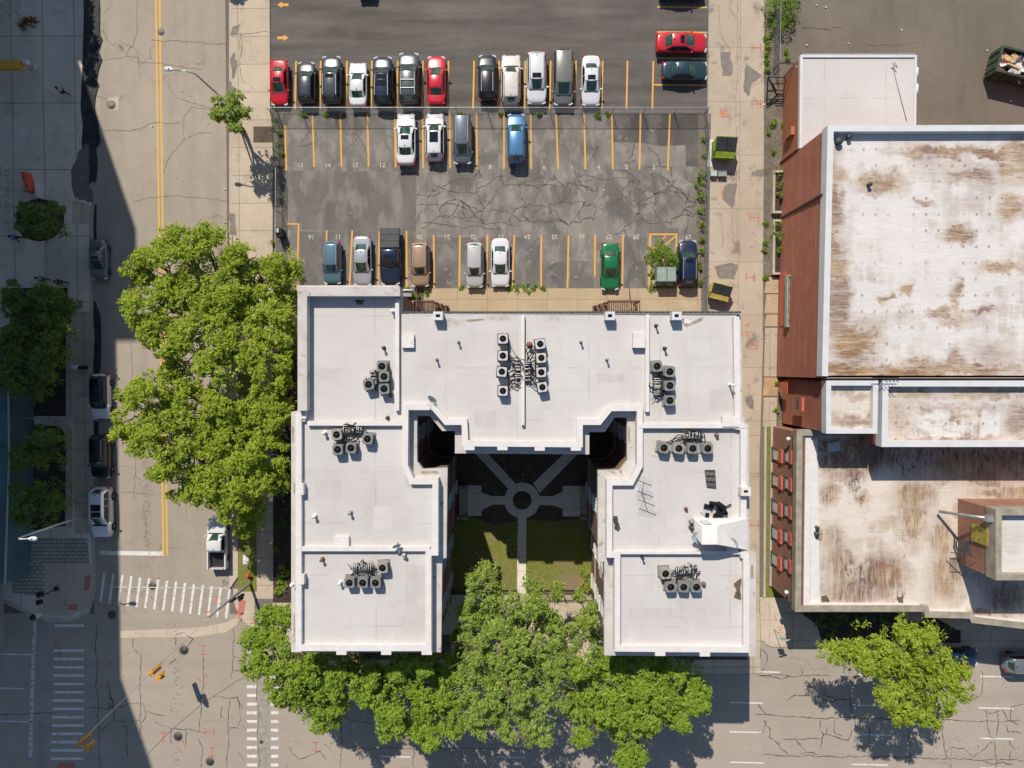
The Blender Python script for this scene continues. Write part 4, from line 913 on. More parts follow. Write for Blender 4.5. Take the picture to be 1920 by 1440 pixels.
# vent pipes, parts of the roof
for i, (x, y, r, h, mt) in enumerate(((818, 674, .07, .55, 'steel_dull'), (859, 641, .07, .5, 'steel_dull'), (1090, 641, .07, .5, 'steel_dull'), (1139, 674, .07, .55, 'steel_dull'), (1232, 610, .07, .55, 'dark_grey'), (1248, 653, .08, .5, 'dark_grey'),
        (718, 652, .08, .5, 'dark_grey'), (735, 583, .09, .5, 'white_plain'), (731, 743, .07, .5, 'dark_grey'), (725, 784, .08, .5, 'dark_grey'), (607, 812, .1, .5, 'white_plain'), (588, 969, .1, .5, 'white_plain'), (655, 963, .09, .5, 'steel_dull'),
        (602, 1051, .09, .5, 'copper'), (636, 1095, .09, .5, 'white_plain'), (757, 1041, .10, .5, 'patch_tan'), (993, 646, .13, .55, 'copper'), (1345, 816, .09, .3, 'copper'), (1287, 955, .08, .2, 'wood_brown'), (1298, 979, .11, .35, 'steel_dull'),
        (1298, 990, .12, .3, 'dark_grey'), (1206, 1048, .07, .5, 'dark_grey'), (1320, 1096, .1, .2, 'copper'), (1376, 722, .08, 1.1, 'white_plain'), (546.5, 1098, .1, .3, 'white_plain'))):
    z = ZR+h; c = U(x, y, z); v = MB(); v.tube([(c.x, c.y, ZR-.05), (c.x, c.y, z)], r, 10); v.tube([(c.x, c.y, z), (c.x, c.y, z+.06)], r*1.45, 10)
    v.tube([(c.x, c.y, ZR), (c.x, c.y, ZR+.06)], r*2, 10)
    v.build('vent_pipe', MAT[mt], H1)
# roof stair house (wedge with sloping top)
b0 = [U(1301,971,ZR), U(1402,970,ZR), U(1404,1034,ZR), U(1384,1020,ZR), U(1344,1012,ZR), U(1318,1012,ZR), U(1304,1003,ZR)]
tN1, tN2 = U(1316,986,ZR+1.5), U(1345,986,ZR+1.5); tS1, tS2 = U(1316,1021,ZR+1.9), U(1345,1021,ZR+1.9)
eN, eS = U(1401,972,ZR+.45), U(1401,1031,ZR+.5); wN, wS = U(1301,973,ZR+.5), U(1304,1006,ZR+.8)
vs = [tN1, tN2, tS2, tS1, eN, eS, wN, wS] + [Vector((p.x, p.y, ZR-.05)) for p in (tS1, tS2, eS, eN, wN, wS)]
pb = MB().add(vs, [(0,3,2,1), (1,2,5,4), (0,6,7,3), (6,0,1,4), (3,8,9,2), (2,9,10,5), (5,10,11,4), (4,11,12,6), (6,12,13,7), (7,13,8,3)])
sh = pb.build('stair_house', MAT['parapet'], H1)
a1 = [U(1312,976,ZR+.95), U(1327,976,ZR+.95), U(1335,982,ZR+1.4), U(1320,983,ZR+1.4)]
MB().add(a1+[p-Vector((0, 0, .08)) for p in a1], [(0,1,2,3), (0,4,5,1), (1,5,6,2), (2,6,7,3), (3,7,4,0)]).build('hatch_door', MAT['dish'], sh, org=org)
tri = [U(1384,1012,ZR+.5), U(1384,1034,ZR+.5), U(1358,1036,ZR+.3)]
MB().add([tri[0]+Vector((0,0,.05)), tri[1]+Vector((0,0,.05)), tri[2]] + [Vector((p.x,p.y,ZR)) for p in tri], [(0,1,2),(0,3,4,1),(1,4,5,2),(2,5,3,0)]).build('flashing_apron', MAT['parapet'], H1)
# windows on the walls
def windows_on(poly, par_, rows, wz, ww, wh, step, frame, pane, lintel=None, names=True, edges=None, sill=True, name='window', proud=.06, start=None):
    n = len(poly); a = sum(poly[i][0]*poly[(i+1) % n][1]-poly[(i+1) % n][0]*poly[i][1] for i in range(n)); s = 1 if a > 0 else -1
    rest_f = MB(); rest_p = MB(); cnt = 0
    for i in range(n):
        p, q = Vector(poly[i]), Vector(poly[(i+1) % n]); L = (q-p).length
        if L < 2.4: continue
        d = (q-p)/L; nn = Vector((d.y, -d.x))*s; k = max(1, int((L-1.0)/step)); show = edges is None or i in edges
        for r in range(rows):
            z = wz+r*3.15
            for j in range(k):
                c = p+d*(L*(j+.5)/k)
                ang = math.atan2(d.y, d.x)
                fm = MB() if show else rest_f; pm = MB() if show else rest_p
                cc = c+nn*proud/2
                for sx_ in (-1, 1): fm.box((cc.x+d.x*sx_*(ww/2), cc.y+d.y*sx_*(ww/2), z), (.10, proud+.05, wh+.1), ang)
                fm.box((cc.x, cc.y, z+wh/2), (ww, proud+.06, .10), ang); fm.box((cc.x, cc.y, z-wh/2-.04), (ww+.3, proud+.22, .10), ang); fm.box((cc.x, cc.y, z), (ww, proud, .07), ang)
                pm.box((c.x+nn.x*.012, c.y+nn.y*.012, z), (ww, .03, wh), ang)
                if show:
                    w = fm.build(name, frame, par_); pm.build('pane', pane, w, org=org_of(par_)); cnt += 1
    if rest_f.v:
        w = rest_f.build(name, frame, par_, kind='stuff'); rest_p.build('pane', pane, w, org=org_of(par_), kind='stuff')
def org_of(o): return Vector(o.location)
vis = [11, 13, 14, 15, 16, 26, 27, 28, 29, 31]
windows_on(walls, H1, 4, 2.0, 1.15, 1.6, 2.9, MAT['frame_white'], MAT['glass'], edges=vis)
# entrance stoops in the courtyard
for px, sgn, lab in ((861, 1, ''), (1104, -1, '')):
    c = U(px, 939); s_ = MB()
    for k in range(3): s_.box((c.x+sgn*(.2+.28*k), c.y, .42-.14*k), (.3, 2.6, .84-.28*k) if k < 3 else 0)
    o = s_.build('entrance_steps', MAT['limestone'], H1)
    for yy in (-1.5, 1.5): MB().box((c.x+sgn*.35, c.y+yy, .55), (1.1, .32, 1.1)).build('step_cheek', MAT['coping_stone'], o, org=org)
    MB().box((c.x-sgn*.35, c.y, 3.3), (.8, 2.6, .18)).build('door_canopy', MAT['debris_red'], o, org=org)
    MB().box((c.x-sgn*.72, c.y, 1.6), (.1, 1.4, 2.3)).build('entrance_door', MAT['debris_red'], o, org=org)

def thing_mesh(name, parts, loc, label, cat, group=None):
    e = empty(name, loc, label, cat, group)
    for nm, mb, mt in parts: mb.build(nm, mt, e)
    return e
# ---- back porches
for i, (x0, x1, sd, lab) in enumerate(((772, 815, 1, 'brown slatted wooden porch with steps descending to the right, by the brick corner'), (1138, 1196, -1, 'brown slatted wooden porch with steps descending to the left, behind the right wing'))):
    a = U(x0, 566, 1.6); b_ = U(x1, 590, 1.6); z = 1.6; cxx = (a.x+b_.x)/2; cyy = (a.y+b_.y)/2; wd = abs(b_.x-a.x); dp = abs(a.y-b_.y)
    e = empty('back_porch', (cxx, cyy, 0), lab, 'porch', 'porches behind the apartment house')
    m = MB(); n = 17
    for k in range(n): m.box((cxx-wd/2+wd*(k+.5)/n, cyy, z), (.085, dp, .04))
    m.build('deck_boards', MAT['wood_brown'], e)
    m = MB(); y_ = cyy+dp/2
    m.box((cxx, y_, z+.95), (wd, .1, .1)); m.box((cxx, y_, z+.05), (wd, .1, .12))
    for k in range(20): m.box((cxx-wd/2+wd*(k+.5)/20, y_, z+.5), (.05, .05, .9))
    for sx_ in (-1, 1): m.box((cxx+sx_*wd/2, cyy, z+.95), (.1, dp, .1))
    m.build('railing', MAT['wood_brown'], e)
    for sx_ in (-1, 1):
        for sy_ in (-1, 1): MB().box((cxx+sx_*(wd/2-.06), cyy+sy_*(dp/2-.06), z/2+.5), (.14, .14, z+1)).build('post', MAT['wood_brown'], e)
    m = MB()
    for k in range(5): m.box((cxx+sd*(wd/2+.16+.24*k), cyy-.1, z-.16-.28*k), (.25, dp-.3, .06))
    m.build('steps', MAT['wood_brown'], e)
    for k in range(3): MB().box((cxx+sd*(wd/2+.25+.4*k), cyy+dp/2-.12-.12*k, (z-.3*k)/2+.35), (.13, .13, z-.3*k+.6)).build('stair_post', MAT['wood_brown'], e)
# service pipes
for x, lab in ((781, 'thin pale service mast in front of the tan car'), (1180, 'thin rusty service mast at the wooden porch with steps on its left')):
    c = U(x, 584, 6); d = U(x, 539, 0)
    m = MB().tube([(c.x, c.y, 6.4), (c.x, c.y+.4, 6.2), (d.x, d.y, 0)], .035, 6); m.build('service_mast', MAT['copper'], org=(d.x, d.y, 0), label=lab, cat='mast', group='service masts')

# ---- tall brick building at the right
org2 = Vector((U(1700, 500).x, U(1700, 500).y, 0))
H2 = empty('brick_warehouse', org2, 'tall red brick building with a large white roof covered in brown stains', 'building')
ZT = 10.3; ZTR = 9.65
XE = 2250
A = U(1552, 235, ZT); B = U(1541, 711, ZT)
wx0 = A.x+.12
pT = [(A.x, A.y), (U(XE, 235, ZT).x, A.y), (U(XE, 711, ZT).x, B.y), (B.x, B.y)]
pw = inset(pT, .10)
MB().prism(pw, 0, ZT-.3, top=False).build('brick_wall', MAT['red_brick_wall'], H2)
MB().prism(inset(pT, .3), ZT-.5, ZTR, top=True).build('roof_membrane', MAT['stained_roof_upper'], H2) if False else MB().sheet(inset(pT, .3), ZTR).build('roof_membrane', MAT['stained_roof_upper'], H2)
ic = inset(pT, .25); MB().wall([ic[2], ic[1], ic[0], ic[3]], .5, ZTR-.4, ZT).build('coping', MAT['coping_white'], H2); MB().wall(UP([(1548, 709.5), (XE, 709.5)], ZTR+.1), .14, ZTR-.8, ZTR+.08).build('south_flashing', MAT['patch_tan'], H2)
# southern lower parts
ZM, ZMR = 9.9, 9.3
def sub(name, pl, zt, zr, mat, wid=.5, z0=0):
    p = UP(pl, zt); MB().prism(inset(p, .10), z0, zt-.3, top=False).build('brick_wall', MAT['red_brick_wall'], H2)
    MB().sheet(inset(p, wid*.6), zr).build('roof_membrane', MAT[mat], H2); MB().wall(inset(p, wid/2), wid, zr-.4, zt, closed=True).build('coping', MAT['coping_white'], H2)
sub('small', [(1549,713.5),(1647,713.5),(1645,813),(1549,813)], ZM, 9.4, 'stained_roof_small', .42)
sub('mid', [(1655,713.5),(XE,713.5),(XE,838),(1653,838)], ZM, ZMR, 'stained_roof_middle', .50)
m = MB().prism(UP([(1600,713),(1700,713),(1700,790),(1600,790)], 8.5), 0, 8.5); m.build('recess_wall', MAT['red_brick_wall'], H2)
m = MB().prism(UP([(1548,712),(1549,806),(1600,806),(1600,712)], 8.8), 0, 8.8); m.build('side_wall', MAT['red_brick_wall'], H2)
# fascia of metal ladder on the roof edge
m = MB()
for k in range(4): c = U(1655+k*7, 709, ZT+.3); m.bar(c, c+Vector((.35, -.35, .1)), .05, .05)
m.bar(U(1636, 708, ZT+.2), U(1685, 708, ZT+.2), .05, .05); m.build('roof_rail', MAT['black_metal'], H2)
for x, y, r in ((1574, 264, .26), (1593, 256, .16), (1632, 345, .15), (1596, 806, .14)):
    z = ZTR+.4 if y < 500 else 9.7; c = U(x, y, z); v = MB(); v.tube([(c.x, c.y, z-.5), (c.x, c.y, z)], r, 12); v.tube([(c.x, c.y, z), (c.x, c.y, z+.05)], r*1.2, 12); v.build('roof_vent', MAT['dark_grey'], H2)
# west wall features: wall box planter shelf, doors, window, pipe
def onwall(px, py, xw):      # height of a picture point on the wall plane x = xw
    lo, hi = 0.0, 30.0
    for _ in range(40):
        mid = (lo+hi)/2
        if U(px, py, mid).x > xw: lo = mid
        else: hi = mid
    return lo
def wbox(mb, x0, x1, y0, y1, xw, depth, out=0.0, grow=0):
    z0, z1 = onwall(x0, y0, xw), onwall(x1, y0, xw); ya, yb = U(x0, y0, z0).y, U(x0, y1, z0).y
    mb.box((xw-out-depth/2, (ya+yb)/2, (z0+z1)/2), (depth, abs(ya-yb), abs(z1-z0))); return z0, z1
yw = lambda y: (A.x + (B.x-A.x)*(U(0, y).y-A.y)/(B.y-A.y))+.10
m = MB(); wbox(m, 1464, 1474, 512, 612, yw(560), .08); m.build('loading_door', MAT['red_trim'], H2)
m = MB(); z_ = 3.0; a = U(1476, 517, z_); b_ = U(1502, 612, z_); m.box(((a.x+b_.x)/2, (a.y+b_.y)/2, z_-.2), (abs(b_.x-a.x), abs(a.y-b_.y), .4))
can = m.build('door_canopy', MAT['moss'], H2)
MB().wall([(a.x, a.y), (b_.x, a.y), (b_.x, b_.y), (a.x, b_.y)], .12, z_-.45, z_+.1, closed=True).build('canopy_frame', MAT['box_green'], can, org=org2)
m = MB(); wbox(m, 1463, 1477, 716, 736, yw(725), .06); m.build('side_door', MAT['red_trim'], H2)
m = MB(); wbox(m, 1491, 1503, 744, 768, yw(755), .05); wn_ = m.build('window', MAT['glass'], H2)
m = MB(); wbox(m, 1502, 1508, 745, 770, yw(755), .2); m.build('lintel', MAT['red_trim'], wn_, org=org2)
m = MB(); m.bar(U(1466, 409, .3)+Vector((-.1, 0, 0)), U(1546, 364, ZT-.6)+Vector((-.15, 0, 0)), .16, .16); m.build('diagonal_duct', MAT['dark_grey'], H2)
# northern annex
ZA = 4.3
pa = [(1502, 106), (1716, 106), (1711, 240), (1502, 240)]
p = UP(pa, ZA); p = [p[0], p[1], (p[2][0], A.y-.02), (p[3][0], A.y-.02)]
p = p[:3] + [(p[3][0], U(1500, 300, ZA).y), ]
H2b = empty('annex', (sum(q[0] for q in p)/4, p[0][1], 0), 'low orange brick annex with clean white roof joined to the tall building', 'annex')
q0, q1 = Vector(p[0]), Vector(p[1]); yb = A.y-.03
west = [tuple(q0), tuple(q1), (q1.x, A.y+.02), (A.x-.02, A.y+.02), (A.x-.02, U(1500, 278, ZA).y), (q0.x, U(1500, 278, ZA).y)]
MB().prism(west, 0, ZA-.25, top=False).build('brick_wall', MAT['orange_brick_wall'], H2b)
MB().prism(west, ZA-.3, ZA-.02).build('roof_membrane', MAT['roof'], H2b)
m = MB(); m.wall([west[5], west[0], west[1], west[2]], .22, ZA-.3, ZA+.10); m.build('coping', MAT['coping_white'], H2b)
m = MB()
c0_, c1_ = U(1504, 104.5, ZA-.1), U(1716, 104.5, ZA-.1)
m.box(((c0_.x+c1_.x)/2, c0_.y+.12, ZA-.15), (c1_.x-c0_.x, .14, .14)); m.build('gutter', MAT['steel'], H2b)
for k, y in enumerate((139, 170)):
    c = U(1712, y, 3.6); MB().tube([(c.x+.1, c.y-.5, 3.6), (c.x+.1, c.y+.5, 3.6)], .35, 12).build('wall_vent_hood', MAT['white_plain'], H2b)
m = MB().tube([U(1674, 122, ZA+.05), U(1684, 165, ZA+.05), U(1700, 226, ZA+.05)], .025, 5); m.tube([U(1672, 118, ZA+.3), U(1683, 127, ZA+.3), U(1677, 116, ZA+.3)], .05, 6); m.build('roof_cable', MAT['steel_dull'], H2b)
m = MB(); xa = q0.x; wbox(m, 1478, 1490, 247, 262, xa, .35); m.build('wall_hood', MAT['orange_brick_wall'], H2b)
m = MB(); c = U(1497, 125, 3.3); m.box((c.x, c.y, 3.3), (.4, .15, .15)); m.build('floodlight', MAT['white_plain'], H2b)
# metal stair cage at its corner
m = MB()
for k in range(4):
    a, b_ = U(1440+k*5, 145+k*12, 1.6-k*.3), U(1471, 145+k*12, 1.6-k*.3); m.bar(a, b_, .07, .07)
for a, b_ in (((1440, 145, 2), (1463, 118, 2.2)), ((1440, 145, 2), (1459, 183, .2)), ((1440, 145, 1), (1455, 170, 0)), ((1463, 118, 2.2), (1492, 120, 2.4)), ((1471, 143, 2.3), (1492, 120, 2.6)), ((1463, 130, 2.2), (1440, 150, 2.0)), ((1471, 143, 2), (1473, 155, 0)), ((1440, 145, 2), (1440, 145, 0))):
    m.bar(U(*a), U(*b_), .09, .09)
m.build('steel_stair_cage', MAT['black_metal'], org=(U(1455, 150).x, U(1455, 150).y, 0), label='small black steel stair cage beside the corner of the orange brick annex', cat='stair')

# ---- low brick building in the lower right
ZB, ZBR = 6.65, 6.15
LOW = [(1494, 806), (2250, 790), (2250, 1178), (1960, 1184), (1822, 1168), (1818, 1160), (1735, 1158), (1732, 1147), (1494, 1147)]
pL = UP(LOW, ZB); xw = pL[0][0]; pL[8] = (xw, pL[8][1])
pL[1] = (pL[1][0], pL[0][1]); 
H3 = empty('low_brick_building', (sum(q[0] for q in pL)/9, sum(q[1] for q in pL)/9, 0), 'brick building with red lintels and a streaky brown roof beside the alley', 'building')
wl_ = inset(pL, .25)
MB().prism(wl_, 0, ZB-.35, top=False).build('brick_wall', MAT['brown_brick_wall'], H3)
MB().sheet(inset(pL, .4), ZBR).build('roof_membrane', MAT['stained_roof_lower'], H3)
MB().wall(inset(pL, .26), .52, ZBR-.3, ZB, closed=True).build('stone_coping', MAT['coping_stone'], H3)
ins = UP([(1516, 814), (1512, 1136), (1722, 1138), (1738, 1150), (1812, 1152), (1830, 1160), (1962, 1172), (2240, 1168)], ZBR+.3)
MB().wall(ins, .50, ZBR-.1, ZBR+.26).build('white_upstand', MAT['parapet'], H3)
m = MB().wall(UP([(1507, 812), (1503, 1140)], ZBR+.4), .20, ZBR-.1, ZBR+.40); m.build('flashing', MAT['wood_brown'], H3)
m = MB().sheet(UP([(1520, 822), (1533, 822), (1537, 1130), (1520, 1130)], ZBR+.02), ZBR+.02); m.build('coated_margin', MAT['parapet'], H3)
patch([(1540,1118),(1550,1116),(1556,1126),(1554,1132),(1540,1131)], ZBR+.012, 'stain_dark', 50, H3); patch([(1682,1120),(1694,1118),(1692,1132),(1684,1128)], ZBR+.012, 'stain_dark', 51, H3, amp=2.5)
patch([(1528,994),(1540,992),(1544,1004),(1540,1014),(1530,1012)], ZBR+.026, 'stain_brown', 52, H3)
for x, y, r in ((1534, 990, .15), (1533, 1002, .19)):
    c = U(x, y, ZBR+.4); MB().tube([(c.x, c.y, ZBR), (c.x, c.y, ZBR+.4)], r, 12).build('roof_vent', MAT['dark_grey'], H3)
xw2 = xw+.25
for row, (pa_, pb_, pr) in enumerate((((1452, 1464), (1464, 1471), 0), ((1479, 1488), (1488, 1494), 0))):
    ys = (849, 897, 946, 995, 1044) if row == 0 else (853, 903, 954, 1002, 1053)
    for k, y in enumerate(ys):
        m = MB(); z0, z1 = wbox(m, pa_[0], pa_[1], y-9, y+11, xw2, .05, out=-.02)
        m = MB(); zz = (.5+1.75, )[0]
        z0 = (.55, 3.65)[row]; z1 = z0+(1.65, 1.05)[row]; ya = U(pa_[0], y-9, z0).y; yb_ = U(pa_[0], y+12, z0).y; yc = (ya+yb_)/2; hy = abs(ya-yb_)
        f = MB(); f.box((xw2-.04, ya, (z0+z1)/2), (.12, .08, z1-z0)); f.box((xw2-.04, yb_, (z0+z1)/2), (.12, .08, z1-z0)); f.box((xw2-.07, yc, z0-.05), (.2, hy+.3, .1))
        w = f.build('window', MAT['dark_grey'], H3); MB().box((xw2-.03, yc, (z0+z1)/2), (.04, hy, z1-z0)).build('pane', MAT['pane_grey'], w, org=org_of(H3))
        MB().box((xw2-.10, yc, z1+(.42, .34)[row]), (.18, hy+.12, (.76, .60)[row])).build('lintel', MAT['red_trim'], w, org=org_of(H3))
m = MB(); m.tube([(xw2-.4, U(0, 812).y, 5.0), (xw2-.4, U(0, 812).y, 5.3)], .18, 8); m.build('floodlight', MAT['white_plain'], H3)
m = MB(); c = U(1466, 1094, 2.5); m.tube([(xw2-.4, c.y, 4.9), (xw2-.4, c.y, 5.2)], .18, 8); m.build('floodlight', MAT['white_plain'], H3)
m = MB().wall([(xw2-.1, wl_[0][1]), (xw2-.1, wl_[8][1])], .2, .12, .32); m.build('base_course', MAT['limestone'], H3)
# small bay roofs on its front
for x, y in ((1725, 1158), (1812, 1173)):
    c = U(x, y, 4); MB().prism([(c.x-1.1, c.y+.6), (c.x+.5, c.y+.6), (c.x+.2, c.y-.4), (c.x-.9, c.y-.4)], 0, 4.0).build('door_bay', MAT['limestone'], H3)
m = MB().prism(UP([(1850, 1180), (2240, 1205), (2240, 1160), (1850, 1160)], 5.0), 0, 5.0); m.build('front_ledge', MAT['limestone'], H3)
# penthouse on it
ZC = 11.1; ZCR = 10.5
pp = UP([(1867, 955), (2100, 955), (2100, 1088), (1867, 1088)], ZC)
MB().prism(inset(pp, .06), ZBR-.05, ZC-.3, top=False).build('penthouse_wall', MAT['brown_brick_wall'], H3)
MB().sheet(inset(pp, .4), ZCR).build('penthouse_roof', MAT['stained_roof_penthouse'], H3)
MB().wall(inset(pp, .25), .5, ZCR-.6, ZC, closed=True).build('penthouse_coping', MAT['coping_stone'], H3)
xp = pp[0][0]+.06
m = MB(); wbox(m, 1823, 1854, 981, 1013, xp, .08); m.build('access_panel', MAT['yellow_panel'], H3)
m = MB(); z1 = onwall(1860, 973, xp); m.tube([(xp-1.9, U(1800, 957, ZBR).y, ZBR+.5), (xp-.3, U(1858, 972, z1).y, z1)], .13, 8); m.box((xp-.25, U(1860, 972, z1).y, z1), (.5, .5, .5)); m.build('exhaust_duct', MAT['steel'], H3)
m = MB(); yl0 = U(1810, 985, ZBR).y; 
for k in range(8): m.bar((xp-.35, yl0-.9, ZBR+.2+k*.28), (xp-.35, yl0-1.9, ZBR+.2+k*.28), .05, .05)
for yy in (.9, 1.9): m.bar((xp-.35, yl0-yy, ZBR), (xp-.35, yl0-yy, ZBR+2.5), .06, .06)
for k in range(6): m.bar((xp-1.2+k*.18, yl0-.9, ZBR+2.2), (xp-1.2+k*.18, yl0-2.1, ZBR+2.2), .05, .05)
m.bar((xp-1.3, yl0-.9, ZBR+2.3), (xp-.1, yl0-.9, ZBR+2.3), .06, .06); m.bar((xp-1.3, yl0-2.1, ZBR+2.3), (xp-.1, yl0-2.1, ZBR+2.3), .06, .06); m.bar((xp-1.3, yl0-2.1, ZBR+1.2), (xp-.1, yl0-2.1, ZBR+3), .06, .06)
m.build('access_ladder', MAT['dark_grey'], H3)
MB().wall(UP([(1811, 945), (1811, 1058)], ZBR+.5), .45, ZBR, ZBR+.45).build('white_curb', MAT['parapet'], H3)
c = U(1563, 838, ZBR+.1); MB().box((c.x, c.y, ZBR+.08), (1.1, .8, .1), rz=.2).build('loose_board', MAT['dish'], org=(c.x, c.y, ZBR), label='pale loose board lying on the shaded corner of the stained roof', cat='board')

# ---- towers west of the street (they throw the long shade over the left of the picture)
def tower(x1, y0, x0, y1, h, lab, mat='tower_wall'):
    a = U(x1, y0); b_ = U(x0, y1); pl = [(a.x, a.y), (b_.x, a.y), (b_.x, b_.y), (a.x, b_.y)]
    cx_, cy_ = (a.x+b_.x)/2, (a.y+b_.y)/2; e = empty('office_tower', (cx_, cy_, 0), lab, 'building')
    MB().prism(pl, 0, h).build('facade', MAT[mat], e)
    MB().wall(pl, .5, h, h+.01+.5, closed=True).build('parapet', MAT['limestone'], e)
    w = MB(); rows = int(h/3.6)
    L = abs(a.y-b_.y); k = max(2, int(L/3.2))
    for r in range(1, rows):
        for j in range(k): w.box((a.x+.02, b_.y+L*(j+.5)/k, r*3.6+1.2), (.08, L/k*.62, 2.0))
    o = w.build('window', MAT['glass'], e); o['kind'] = 'stuff'
    return e
KH = CAM_H
TK = 1/math.tan(R(SUN_EL)); SX, SY = .316, .949
def tower_by_shade(px, py_n, py_s, frac, lab, xw=None):
    h = frac*KH; Lh = h*TK; X = U(px, (py_n+py_s)/2).x-SX*Lh if xw is None else xw
    yn = U(px, py_n).y+SY*Lh; ys = U(px, py_s).y+SY*Lh
    pl = [(X, yn), (X-26, yn), (X-26, ys), (X, ys)]; e = empty('office_tower', (X-13, (yn+ys)/2, 0), lab, 'building')
    MB().prism(pl, 0, h).build('facade', MAT['tower_wall'], e)
    MB().wall(inset(pl, .3), .5, h, h+.01).build('parapet', MAT['limestone'], e)
    w = MB(); rows = int(h/3.6); L = abs(yn-ys); k = max(2, int(L/3.2))
    for r in range(1, rows):
        for q in range(k): w.box((X+.02, ys+L*(q+.5)/k, r*3.6+1.2), (.08, L/k*.62, 2.0))
    o = w.build('window', MAT['glass'], e); o['kind'] = 'stuff'
    return X, yn, ys
XA, yAn, yAs = tower_by_shade(257, 430, 640, .655, 'tall pale tower just beyond the left edge, casting the widest part of the shade')
hB = .560*KH; XB = U(222, 900).x-SX*hB*TK
yC = U(223, 1259).y+(U(223, 1259).x-XB)/SX*SY
def py_for(y, h): return 0
def slab_tower(X, yn, ys, h, lab):
    pl = [(X, yn), (X-26, yn), (X-26, ys), (X, ys)]; e = empty('office_tower', (X-13, (yn+ys)/2, 0), lab, 'building')
    MB().prism(pl, 0, h).build('facade', MAT['tower_wall'], e); MB().wall(inset(pl, .3), .5, h, h+.01).build('parapet', MAT['limestone'], e)
    w = MB(); L = abs(yn-ys); k = max(2, int(L/3.2))
    for r in range(1, int(h/3.6)):
        for q in range(k): w.box((X+.02, ys+L*(q+.5)/k, r*3.6+1.2), (.08, L/k*.62, 2.0))
    o = w.build('window', MAT['glass'], e); o['kind'] = 'stuff'
slab_tower(XB, yAs-.02, yC+.02, hB, 'long pale office slab just beyond the left edge of the view')
slab_tower(XB-.01, yC, yC-32, .76*KH, 'tallest pale tower beyond the lower left edge of the view')
slab_tower(U(168, 90).x-SX*.395*KH*TK, yAn+50, yAn+.02, .395*KH, 'far pale office slab beyond the upper left corner of the view')
# low glazed podium showing at the left edge
m = MB(); zz = 3.4; m.prism(UP([(-60, 655), (16, 655), (18, 860), (10, 1094), (-60, 1100)], zz), 0, zz)
e = m.build('podium', MAT['teal_glass'], org=(U(0, 880).x, U(0, 880).y, 0), label='low teal roofed podium along the left edge beside the shaded planters', cat='building')
MB().wall(UP([(16, 655), (18, 860), (10, 1094)], zz), .12, zz, zz+.12).build('edge_trim', MAT['dish'], parent=e, org=(U(0, 880).x, U(0, 880).y, 0))
# ================================================================== ROOF EQUIPMENT
def ac_proto(kind):
    e = empty('air_conditioner', (0, 0, 0)); g = kind == 'light'
    cas = MB()
    s = .40; zt = .82
    pl = [(-s, -s+.08), (-s+.08, -s), (s-.08, -s), (s, -s+.08), (s, s-.08), (s-.08, s), (-s+.08, s), (-s, s-.08)] if not g else [(-s, -s), (s, -s), (s, s), (-s, s)]
    cas.prism(pl, .12, zt-.22, top=True)
    cas.wall([(x*.985, y*.985) for x, y in pl], .02, zt-.23, zt-.02, closed=True)
    for k in range(7):
        cas.wall([(x*1.02, y*1.02) for x, y in pl], .03, .2+k*.08, .225+k*.08, closed=True)
    cas.build('casing', MAT['ac_light' if g else 'ac_grey'], e)
    top = MB(); N = 24; vs = []; fs = []
    ring = []
    for k in range(N):
        a = 2*math.pi*k/N; c, sn = math.cos(a), math.sin(a); q = max(abs(c), abs(sn)); o = .43/q if q*1.0 > .78 else .5
        vs += [(.30*c, .30*sn, zt), (min(.43/q, .55)*c, min(.43/q, .55)*sn, zt), (min(.43/q, .55)*c, min(.43/q, .55)*sn, zt-.10), (.30*c, .30*sn, zt-.10)]
    for k in range(N):
        j = (k+1) % N; fs += [(4*k, 4*k+1, 4*j+1, 4*j), (4*k+1, 4*k+2, 4*j+2, 4*j+1), (4*k+3, 4*k, 4*j, 4*j+3)]
    top.add(vs, fs); top.build('top_plate', MAT['ac_light' if g else 'ac_grey'], e)
    f = MB(); f.tube([(0, 0, zt-.215), (0, 0, zt-.15)], .33, 20); o = f.build('fan', MAT['fan'], e)
    h = MB(); h.tube([(0, 0, zt-.10), (0, 0, zt-.03)], .07, 12)
    for k in range(3):
        a = k*2.094+.5; h.add([(0, 0, zt-.08), (.2*math.cos(a-.14), .2*math.sin(a-.14), zt-.085), (.2*math.cos(a+.12), .2*math.sin(a+.12), zt-.06)], [(0, 1, 2)])
    h.build('fan_blade', MAT['dark_grey'], e)
    r = MB(); 
    for q in (.16, .28):
        pts = [(q*math.cos(t*.4), q*math.sin(t*.4), zt+.012) for t in range(17)]; r.tube(pts, .006, 4)
    for k in range(6): a = k*math.pi/3; r.bar((0, 0, zt+.012), (.27*math.cos(a), .27*math.sin(a), zt+.012), .01, .01)
    r.build('grille', MAT['black_metal'], e)
    b = MB(); b.box((-.02, .02, .06), (1.0, 1.0, .12)); b.build('base_frame', MAT['steel_dull'] if not g else MAT['dark_grey'], e)
    return e
protos = {}
MAT['ac_old'] = simple('faded_condenser_casing', (.30, .275, .23), .6, .25, 6)
def place_ac(px, py, kind, rz, lab, grp='air conditioners on the white roof'):
    z = ZR; c = U(px, py, z+.8)
    if kind not in protos: o = protos[kind] = ac_proto(kind)
    else: o = copy_tree(protos[kind])
    rz += R(((px*7+py*13) % 11)-5)*.8; o.location = (c.x, c.y, z); o.rotation_euler.z = rz; o.scale = (.86, .86, 1) if kind == 'light' else (.93, .93, 1); tag(o, lab, 'air conditioner', grp)
    if kind == 'grey' and (px*3+py) % 4 == 0:
        for ch in o.children:
            if ch.name.split('.')[0] in ('casing', 'top_plate'): ch.material_slots[0].link = 'OBJECT'; ch.material_slots[0].material = MAT['ac_old']
    return o
rows4 = ('topmost', 'second from the top', 'third from the top', 'lowest')
